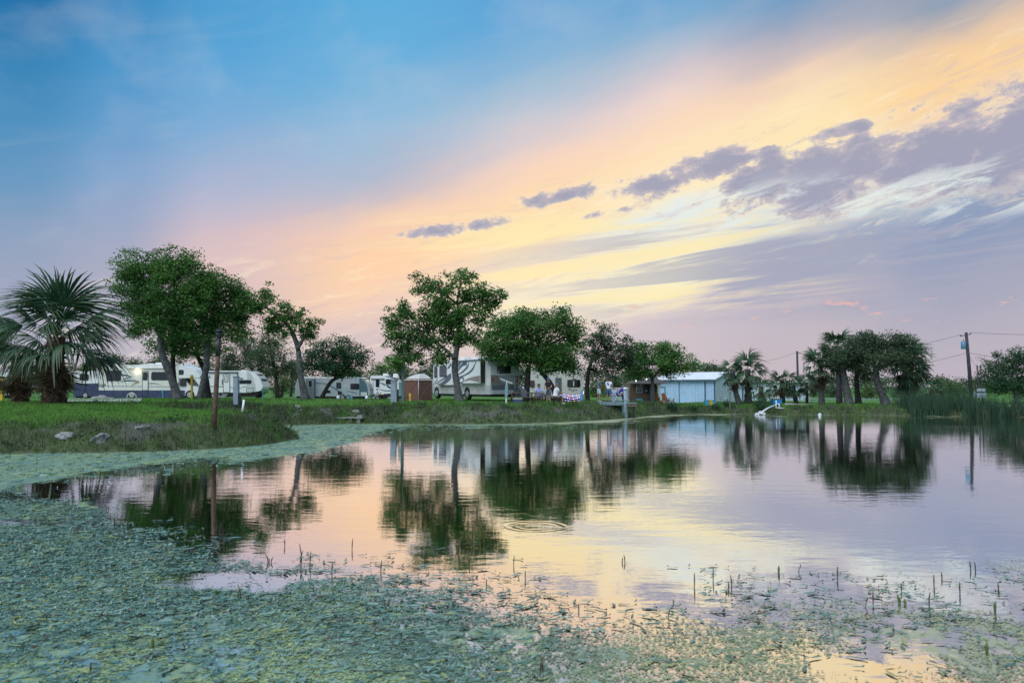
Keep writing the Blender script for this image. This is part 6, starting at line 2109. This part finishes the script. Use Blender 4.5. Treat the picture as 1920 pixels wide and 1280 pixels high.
for x0 in (1831.5, 1839.6):
    S.prism('meter_box', [(x0, 734), (x0, 728), (x0 + 6.6, 728), (x0 + 6.6, 734)], M_galv, -0.12, 0.04, 0.02)
    S.prism('breaker_box', [(x0 - .6, 746.6), (x0 - .6, 736.4), (x0 + 7.4, 736.4), (x0 + 7.4, 746.6)], M_bluegrey, -0.14, 0.04, 0.02)
S.prism('brace', [(1833, 687.4), (1833, 686.4), (1840, 686.4), (1840, 687.4)], M_pole, 0.04, 0.1)
S.prism('cable_duct', [(1826.6, 760), (1826.6, 733), (1829, 733), (1829, 760)], M_deckw, 0.0, 0.1)

# rail fence far right
S = Side('rail_fence', 'low pale rail fence along the road behind the oaks and palms', 'fence', 1620, 90, 757)
for k in range(26):
    px = 1500 + k * 10
    S.prism('fence_post', [(px - .6, 759), (px - .6, 745.5), (px + .6, 745.5), (px + .6, 759)], M_bluegrey, 0, 0.1)
for yy in (747, 751):
    S.prism('rail', [(1498, yy + .9), (1498, yy), (1752, yy), (1752, yy + .9)], M_bluegrey, -0.05, -0.005)

# white propane cylinders
for px, D, lb in ((634, 92, 'white gas bottle below the grey trailer, left of the standpipe'), (687.5, 92, 'white gas bottle at the nose of the grey trailer')):
    f = foot(px, D)
    root = empty('gas_bottle', f, 0, lb, 'gas bottle', 'white gas bottles')
    MB().tube([(0, 0, 0), (0, 0, 0.05), (0, 0, 0.42), (0, 0, 0.52)], [0.15, 0.18, 0.18, 0.08], 12).build('cylinder', M_pvc, root)
    MB().tube([(0, 0, 0.5), (0, 0, 0.58)], 0.09, 10).build('collar', M_galv, root)

# ------------------------------------------------------------------ stones, gravel, slab bench
def rock(label, px, D, w, h, seed, dz=-0.06):
    f = foot(px, D)
    rnd = random.Random(seed)
    bm = bmesh.new()
    bmesh.ops.create_icosphere(bm, subdivisions=3, radius=1.0)
    for v in bm.verts:
        n = v.co.normalized()
        k = 1 + 0.28 * (vnoise(np.array([n.x * 1.7 + seed]), np.array([n.y * 1.7 + n.z * 2.3]), seed)[0] - 0.5) * 2 + 0.10 * (vnoise(np.array([n.x * 5 + seed]), np.array([n.y * 5 + n.z * 5]), seed + 3)[0] - 0.5) * 2
        v.co = Vector((n.x * w * k, n.y * w * 0.7 * k, n.z * h * k))
    me = bpy.data.meshes.new('rock')
    bm.to_mesh(me)
    bm.free()
    me.materials.append(M_rock)
    o = link(bpy.data.objects.new('rock', me))
    o.location = f + Vector((0, 0, dz))
    o.rotation_euler = (0, 0, rnd.uniform(0, 6))
    return tag(o, label, 'rock', 'pale stones in the banks')


rock('small pale stone at the far left of the spit bank', 84, 26.8, 0.12, 0.10, 1)
rock('flat grey stone on the spit bank below the big palm', 122, 26.6, 0.42, 0.16, 2)
rock('pointed grey stone midway along the spit bank', 190, 26.5, 0.36, 0.26, 3)
rock('flat white stone at the crest of the spit bank', 268, 27.8, 0.36, 0.09, 4)
rock('half-buried grey stone in the bank left of the lamp post', 362, 26.4, 0.35, 0.12, 5)
rock('white flat stone in the grass right of the utility pedestal', 437, 40, 0.34, 0.10, 6)
rock('white stone above an erosion gully on the far bank', 557, 46.4, 0.30, 0.24, 7)
rock('pale stone lying in the erosion gully of the far bank', 566, 46.0, 0.28, 0.14, 8)
rock('grey stone near the crest of the far bank under the white fifth wheel', 668, 46.8, 0.25, 0.16, 9)
rock('reddish-grey boulder at the rear wheel of the cab-over motorhome', 192, 64, 0.5, 0.42, 10)
rock('low boulder right behind the big palm', 178, 64, 0.55, 0.38, 11)
rock('small boulder before the motorhome skirt', 207, 64, 0.4, 0.26, 12)
f = foot(655, 45.9)
root = empty('slab_bench', f, 0, 'low stone slab bench set into the far bank', 'bench')
for x0, x1, z in ((-0.72, -0.18, 0.10), (-0.16, 0.30, 0.12), (0.32, 0.82, 0.10)):
    MB().box(x0, x1, -0.2, 0.25, z, z + 0.08, 0.015).build('slab', M_rock, root)
for xx in (-0.45, 0.08, 0.55):
    MB().box(xx - 0.1, xx + 0.1, -0.1, 0.15, -0.4, 0.095).build('support', M_rock, root)
MB().box(0.42, 0.72, 0.1, 0.3, 0.182, 0.30, 0.03).build('top_stone', M_rock, root)


def drape(name, label, pts, lift, m, step=0.6):
    """gravel sheet over the ground between two edges given as (px, D) polylines"""
    (a0, a1), (b0, b1) = pts
    n, k = 60, 10
    V, Q = [], []
    for i in range(n + 1):
        t = i / n
        for j in range(k + 1):
            s = j / k
            px = (a0[0] + (a1[0] - a0[0]) * t) * (1 - s) + (b0[0] + (b1[0] - b0[0]) * t) * s
            D = (a0[1] + (a1[1] - a0[1]) * t) * (1 - s) + (b0[1] + (b1[1] - b0[1]) * t) * s
            V.append(((px - 960) / F * D, D))
    V = np.array(V)
    z, _ = ground(V[:, 0], V[:, 1])
    V = np.column_stack([V, z + lift])
    for i in range(n):
        for j in range(k):
            Q.append((i * (k + 1) + j, (i + 1) * (k + 1) + j, (i + 1) * (k + 1) + j + 1, i * (k + 1) + j + 1))
    tag(mesh_np(name, V, np.array(Q), m, smooth=True), label, kind='structure')


drape('gravel_pad', 'pale gravel pitch in front of the motorhome', (((120, 45), (262, 45)), ((120, 67), (275, 67))), 0.05, M_gravel)
drape('gravel_road', 'pale gravel road in front of the trailers', (((455, 60), (830, 57)), ((455, 64), (830, 60.5))), 0.05, M_gravel)
drape('gravel_path', 'pale path across the pond below the oaks', (((1470, 65.5), (1960, 66)), ((1470, 67.5), (1960, 68))), 0.05, M_gravel)

# small dark shrubs on the far bank
def shrub(label, px, D, w, h, seed, green='deep'):
    f = foot(px, D)
    root = empty('shrub', f, 0, label, 'shrub', 'small shrubs on the far bank')
    rnd = random.Random(seed)
    mb = MB()
    C = []
    for i in range(14):
        p = Vector((rnd.gauss(0, .4) * w, rnd.gauss(0, .35) * w, abs(rnd.gauss(0.5, .25)) * h))
        C.append(p[:])
        mb.tube([(0, 0, -0.05), p], [0.02, 0.006], 4, cap=False)
    mb.build('stem', bark_dark, root)
    C = np.array(C)
    lo_, hi_ = np.array(GREENS[green][0]), np.array(GREENS[green][1])
    k = np.random.default_rng(seed).random((len(C), 1))
    V, Fq, cc = leaf_cloud(C, np.full(len(C), 0.34), 40, 0.12, lo_ + (hi_ - lo_) * k, seed)
    mesh_np('foliage', V, Fq, leafm, root, attrs={'col': ('FLOAT_COLOR', cc)})


for i, (px, D, w, h, lb) in enumerate(((1344, 63.2, 0.6, 0.55, 'dark shrub on the bank below the three bins'), (1362, 64.5, 0.5, 0.45, 'low shrub on the bank left of the thin dark pole'), (1258, 61.5, 0.45, 0.6, 'small shrub at the feet of the orange chairs'),
                                      (1299, 62.6, 0.5, 0.4, 'flat shrub on the bank below the middle of the blue shed'), (1424, 63.5, 0.5, 0.8, 'grey-green upright shrub right of the water jet'), (1430, 62.9, 0.6, 0.5, 'broad dark shrub behind the splash of the jet'))):
    shrub(lb, px, D, w, h, 500 + i)

# ------------------------------------------------------------------ people
def skin_obj(name, joints, edges, radii, m, parent, root_i=0, sub=2):
    me = bpy.data.meshes.new(name)
    me.from_pydata([tuple(j) for j in joints], edges, [])
    o = bpy.data.objects.new('tmp_skin', me)
    COL.objects.link(o)
    md = o.modifiers.new('skin', 'SKIN')
    md.use_smooth_shade = True
    for v, r_ in zip(me.skin_vertices[0].data, radii):
        v.radius = (r_[0], r_[1]) if isinstance(r_, tuple) else (r_, r_)
        v.use_root = False
    me.skin_vertices[0].data[root_i].use_root = True
    s = o.modifiers.new('sub', 'SUBSURF')
    s.levels = sub
    s.render_levels = sub
    dg = bpy.context.evaluated_depsgraph_get()
    ev = o.evaluated_get(dg)
    out = bpy.data.meshes.new_from_object(ev)
    bpy.data.objects.remove(o)
    out.name = name
    out.materials.clear()
    out.materials.append(m)
    return out


SKIN = mat('skin_tone', (0.42, 0.24, 0.17), 0.55, var=0.1, scale=8)
SKIN2 = mat('skin_tone_tan', (0.30, 0.16, 0.11), 0.55, var=0.1, scale=8)
HAIR_G = mat('hair_grey', (0.16, 0.15, 0.14), 0.8, var=0.3, scale=30)
HAIR_D = mat('hair_dark', (0.025, 0.02, 0.018), 0.8, var=0.3, scale=30)
EYE = mat('eye_dark', (0.02, 0.015, 0.012), 0.2)

STAND = dict(pel=(0, 0, .95), spi=(0, 0.01, 1.16), che=(0, 0, 1.36), nek=(0, 0.01, 1.50), hd0=(0, 0.03, 1.58), hd1=(0, 0.035, 1.65), hd2=(0, 0.02, 1.71),
             shL=(-.18, 0, 1.43), elL=(-.25, -.02, 1.15), wrL=(-.24, .10, .92), shR=(.18, 0, 1.43), elR=(.25, -.02, 1.15), wrR=(.24, .10, .92),
             hiL=(-.10, 0, .92), knL=(-.12, .03, .50), anL=(-.12, -.01, .09), toL=(-.13, .15, .03), hiR=(.10, 0, .92), knR=(.12, .03, .50), anR=(.12, -.01, .09), toR=(.13, .15, .03))
SIT = dict(STAND, pel=(0, 0, .52), spi=(0, 0.03, .74), che=(0, 0.08, .96), nek=(0, 0.12, 1.10), hd0=(0, 0.15, 1.18), hd1=(0, 0.16, 1.25), hd2=(0, 0.14, 1.31),
           shL=(-.19, .08, 1.02), elL=(-.25, .20, .76), wrL=(-.14, .42, .72), shR=(.19, .08, 1.02), elR=(.25, .20, .76), wrR=(.14, .42, .72),
           hiL=(-.10, .03, .50), knL=(-.14, .45, .49), anL=(-.14, .45, .09), toL=(-.15, .60, .04), hiR=(.10, .03, .50), knR=(.14, .45, .49), anR=(.14, .45, .09), toR=(.15, .60, .04))


def person(label, loc, rz, pose, shirt, legs, shoe, hair, skin=SKIN, fat=1.0, sleeve=0.6, leg_len='knee', cap=None, back_print=None, scale=1.0):
    J = {k: Vector(v) for k, v in pose.items()}
    root = empty('person', loc, rz, label, 'person')
    root.scale = (scale, scale, scale)
    names = ['pel', 'spi', 'che', 'nek', 'hd0', 'hd1', 'hd2', 'shL', 'elL', 'wrL', 'shR', 'elR', 'wrR', 'hiL', 'knL', 'anL', 'toL', 'hiR', 'knR', 'anR', 'toR']
    I = {n: i for i, n in enumerate(names)}
    pts = [J[n] for n in names]
    ra = dict(pel=(.145 * fat, .115 * fat), spi=(.135 * fat, .105 * fat), che=(.155 * fat, .11 * fat), nek=.055, hd0=.075, hd1=.088, hd2=.060, sh=.058 * fat ** .5, el=.040, wr=.027, hi=.088 * fat ** .6, kn=.058, an=.038, to=.030)
    rad = [ra[n] if n in ra else ra[n[:2]] for n in names]
    ed = [('pel', 'spi'), ('spi', 'che'), ('che', 'nek'), ('nek', 'hd0'), ('hd0', 'hd1'), ('hd1', 'hd2')]
    for q in 'LR':
        ed += [('che', 'sh' + q), ('sh' + q, 'el' + q), ('el' + q, 'wr' + q), ('pel', 'hi' + q), ('hi' + q, 'kn' + q), ('kn' + q, 'an' + q), ('an' + q, 'to' + q)]
    me = skin_obj('body', pts, [(I[a], I[b]) for a, b in ed], rad, skin, root)
    bm = bmesh.new()
    bm.from_mesh(me)
    mb = MB()
    mb.bm.free()
    mb.bm = bm
    hd = J['hd1']
    fw = Vector((0, 1, 0))
    # nose, ears, chin
    mb.tube([hd + Vector((0, .082, .015)), hd + Vector((0, .105, -.015)), hd + Vector((0, .085, -.03))], [.008, .015, .012], 6)
    for s_ in (-1, 1):
        mb.ball(hd + Vector((s_ * .088, .0, -.01)), .022, sx=.45, seg=8)
    mb.tube([hd + Vector((-.025, .088, -.05)), hd + Vector((.025, .088, -.05))], .007, 5)
    # hands: palm and five fingers
    for q, s_ in (('L', -1), ('R', 1)):
        w = J['wr' + q]
        d = (w - J['el' + q]).normalized()
        side_ = d.cross(Vector((0, 0, 1)))
        side_ = side_.normalized() if side_.length > 0.1 else Vector((1, 0, 0))
        nrm = side_.cross(d).normalized()
        mb.tube([w - d * .02, w + d * .03, w + d * .085], [.028, .036, .034], 8)
        for k, ln in enumerate((.062, .075, .080, .068)):
            b0 = w + d * .08 + side_ * (-.027 + k * .018)
            mb.tube([b0, b0 + d * ln * .55 - nrm * .006, b0 + d * ln - nrm * .03], [.0095, .009, .007], 6)
        t0 = w + d * .03 + side_ * s_ * -.03
        mb.tube([t0, t0 + d * .03 + side_ * s_ * -.03, t0 + d * .062 + side_ * s_ * -.038], [.012, .011, .008], 6)
    mb.build('body', skin, root)
    eyes = hd + Vector((0, .08, .018))
    for s_ in (-1, 1):
        MB().ball(eyes + Vector((s_ * .032, 0, 0)), .011, seg=8).build('eye', EYE, root)
    # shirt
    sn = ['pel', 'spi', 'che', 'nek']
    sp_ = [J['pel'] + (J['spi'] - J['pel']) * 0.05, J['spi'], J['che'], J['che'].lerp(J['nek'], .62)]
    sr = [(.168 * fat, .138 * fat), (.160 * fat, .130 * fat), (.172 * fat, .128 * fat), .085]
    se = [(0, 1), (1, 2), (2, 3)]
    for q in 'LR':
        b = len(sp_)
        sp_ += [J['sh' + q], J['sh' + q].lerp(J['el' + q], sleeve)]
        sr += [.076 * fat ** .5, .066 * fat ** .5]
        se += [(2, b), (b, b + 1)]
    me = skin_obj('shirt', sp_, se, sr, shirt, root, 1)
    so_ = link(bpy.data.objects.new('shirt', me), root)
    if back_print:
        c = J['che'].lerp(J['spi'], .15)
        mbp = MB()
        mbp.prism([(-.09, c.z + .10), (.10, c.z + .07), (.06, c.z - .10), (.0, c.z - .04), (-.10, c.z + .0)], c.y - .155 * fat, c.y - .145 * fat)
        mbp.build('back_print', back_print, so_)
    # trousers or shorts
    tp_ = [J['pel'] + Vector((0, 0, .04)), J['pel'] - Vector((0, 0, .0))]
    tr_ = [(.158 * fat, .128 * fat), (.160 * fat, .130 * fat)]
    te = [(0, 1)]
    for q in 'LR':
        b = len(tp_)
        tp_ += [J['hi' + q], J['hi' + q].lerp(J['kn' + q], .9)]
        tr_ += [.105 * fat ** .6, .082]
        te += [(1, b), (b, b + 1)]
        if leg_len == 'ankle':
            tp_ += [J['an' + q] + Vector((0, 0, .03))]
            tr_ += [.056]
            te += [(b + 1, b + 2)]
    me = skin_obj('trousers' if leg_len == 'ankle' else 'shorts', tp_, te, tr_, legs, root, 1)
    link(bpy.data.objects.new(me.name, me), root)
    for q in 'LR':
        a, t_ = J['an' + q], J['to' + q]
        MB().tube([a + (a - t_) * .25 - Vector((0, 0, .05)), a - Vector((0, 0, .04)), t_, t_ + (t_ - a) * .15], [.036, .048, .042, .024], 8).build('shoe', shoe, root)
    # hair or cap
    if cap:
        c_ = MB().ball(hd + Vector((0, -.005, .035)), .106, sz=.80, seg=14).build('cap', cap, root)
        MB().prism([(-.07, hd.y + .06), (.07, hd.y + .06), (.05, hd.y + .17), (-.05, hd.y + .17)], hd.z + .045, hd.z + .057, axis='z').build('cap_brim', cap, c_)
    else:
        MB().ball(hd + Vector((0, -.022, .022)), .104, sz=.98, sy=.92, seg=14).build('hair', hair, root)
    return root


W_T = mat('cotton_white', (0.74, 0.75, 0.80), 0.85, var=0.06, scale=6, bump=0.2, bscale=20)
W_L = mat('cotton_lavender', (0.42, 0.47, 0.74), 0.85, var=0.08, scale=6, bump=0.2, bscale=20)
W_B = mat('cotton_black', (0.015, 0.015, 0.018), 0.85, var=0.2, scale=6)
W_P = bpy.data.materials.new('plaid_shirt')
W_P.use_nodes = True
t = NT(W_P.node_tree)
ck = t.n('ShaderNodeTexChecker')
ck.inputs['Scale'].default_value = 22
ck.inputs[1].default_value = (0.03, 0.07, 0.08, 1)
ck.inputs[2].default_value = (0.16, 0.24, 0.25, 1)
t.put(ck.inputs[0], t.n('ShaderNodeTexCoord').outputs['Object'])
t.put(W_P.node_tree.nodes['Principled BSDF'].inputs['Base Color'], ck.outputs[0])
W_P.node_tree.nodes['Principled BSDF'].inputs['Roughness'].default_value = 0.85
DEN = mat('denim_blue', (0.05, 0.12, 0.24), 0.85, var=0.15, scale=8)
NAVYC = mat('cotton_navy', (0.02, 0.035, 0.12), 0.85, var=0.15, scale=8)
ROYAL = mat('cotton_royal_blue', (0.015, 0.05, 0.55), 0.8, var=0.15, scale=8)
PALE = mat('cotton_pale_blue', (0.45, 0.58, 0.62), 0.85, var=0.08, scale=8)
KHAKI = mat('cotton_khaki', (0.20, 0.18, 0.13), 0.85, var=0.1, scale=8)
CAPB = mat('cap_blue', (0.06, 0.20, 0.50), 0.8, var=0.1)
SHOE = mat('shoe_dark', (0.03, 0.028, 0.025), 0.7)
SHOEW = mat('shoe_white', (0.6, 0.6, 0.6), 0.7)

dockz = dk + 0.002
lk = dict(STAND, elR=(.28, .06, 1.16), wrR=(.16, .28, 1.08), elL=(-.26, .04, 1.15), wrL=(-.14, .26, 1.05))
person('man in a dark plaid shirt and pale shorts standing on the dock, facing right', (at(1118, 0, 55.2).x, 55.2, dockz), R(-65), lk, W_P, PALE, SHOEW, HAIR_G, SKIN2, fat=1.02, scale=0.99)
person('man in a white T-shirt with a blue back print and denim shorts on the dock', (at(1136, 0, 54.7).x, 54.7, dockz), R(-30), dict(STAND, wrR=(.30, .24, 1.02), elR=(.28, .05, 1.14)), W_T, DEN, SHOE, HAIR_D, SKIN2, fat=1.12, back_print=mat('print_blue', (0.04, 0.12, 0.45), 0.8), scale=0.96)
bend = dict(SIT, che=(0, 0.20, .90), nek=(0, 0.34, .98), hd0=(0, 0.41, 1.02), hd1=(0, 0.45, 1.07), hd2=(0, 0.46, 1.14), shL=(-.19, .22, .96), shR=(.19, .22, .96), elL=(-.25, .42, .74), elR=(.25, .42, .74), wrL=(-.14, .60, .56), wrR=(.14, .60, .56))
person('person in royal blue sitting bent forward on a blue camp chair on the dock', (at(1152, 0, 55.0).x, 55.0, dockz), R(-80), bend, ROYAL, NAVYC, SHOE, HAIR_G, SKIN, fat=1.05, leg_len='ankle', sleeve=0.9)
camp_chair('blue folding chair on the dock under the person in royal blue', 1150, 55.0, R(-80), MB2, gnd=dockz)
tb = foot(1022, 51.6)
person('heavy person in a white shirt sitting at the right end of the picnic table', (at(1039, 0, 51.1).x, 51.1, tb.z - 0.01), R(-78), dict(SIT, nek=(0, .09, 1.10), hd0=(0, .11, 1.18), hd1=(0, .12, 1.25), hd2=(0, .10, 1.31)), W_T, NAVYC, SHOEW, HAIR_G, SKIN, fat=1.42, sleeve=0.75, scale=1.02)
person('person in a lavender-blue shirt sitting on the far side of the picnic table', (at(1007.5, 0, 52.5).x, 52.5, tb.z - 0.01), R(200), SIT, W_L, DEN, SHOE, HAIR_D, SKIN2, fat=1.15, sleeve=0.7)
person('man in a black shirt and blue cap standing behind the picnic table', (at(1026.5, 0, 54.4).x, 54.4, foot(1026.5, 54.4).z), R(150), lk, W_B, DEN, SHOE, HAIR_D, SKIN, fat=1.08, cap=CAPB, scale=1.03)
pf = foot(709, 97)
person('person in white sitting between the grey trailer and the dark pickup', pf, R(95), SIT, W_T, PALE, SHOE, HAIR_D, SKIN, leg_len='ankle')
camp_chair('black folding chair under the person in white by the pickup', 709, 97, R(95), M_black)
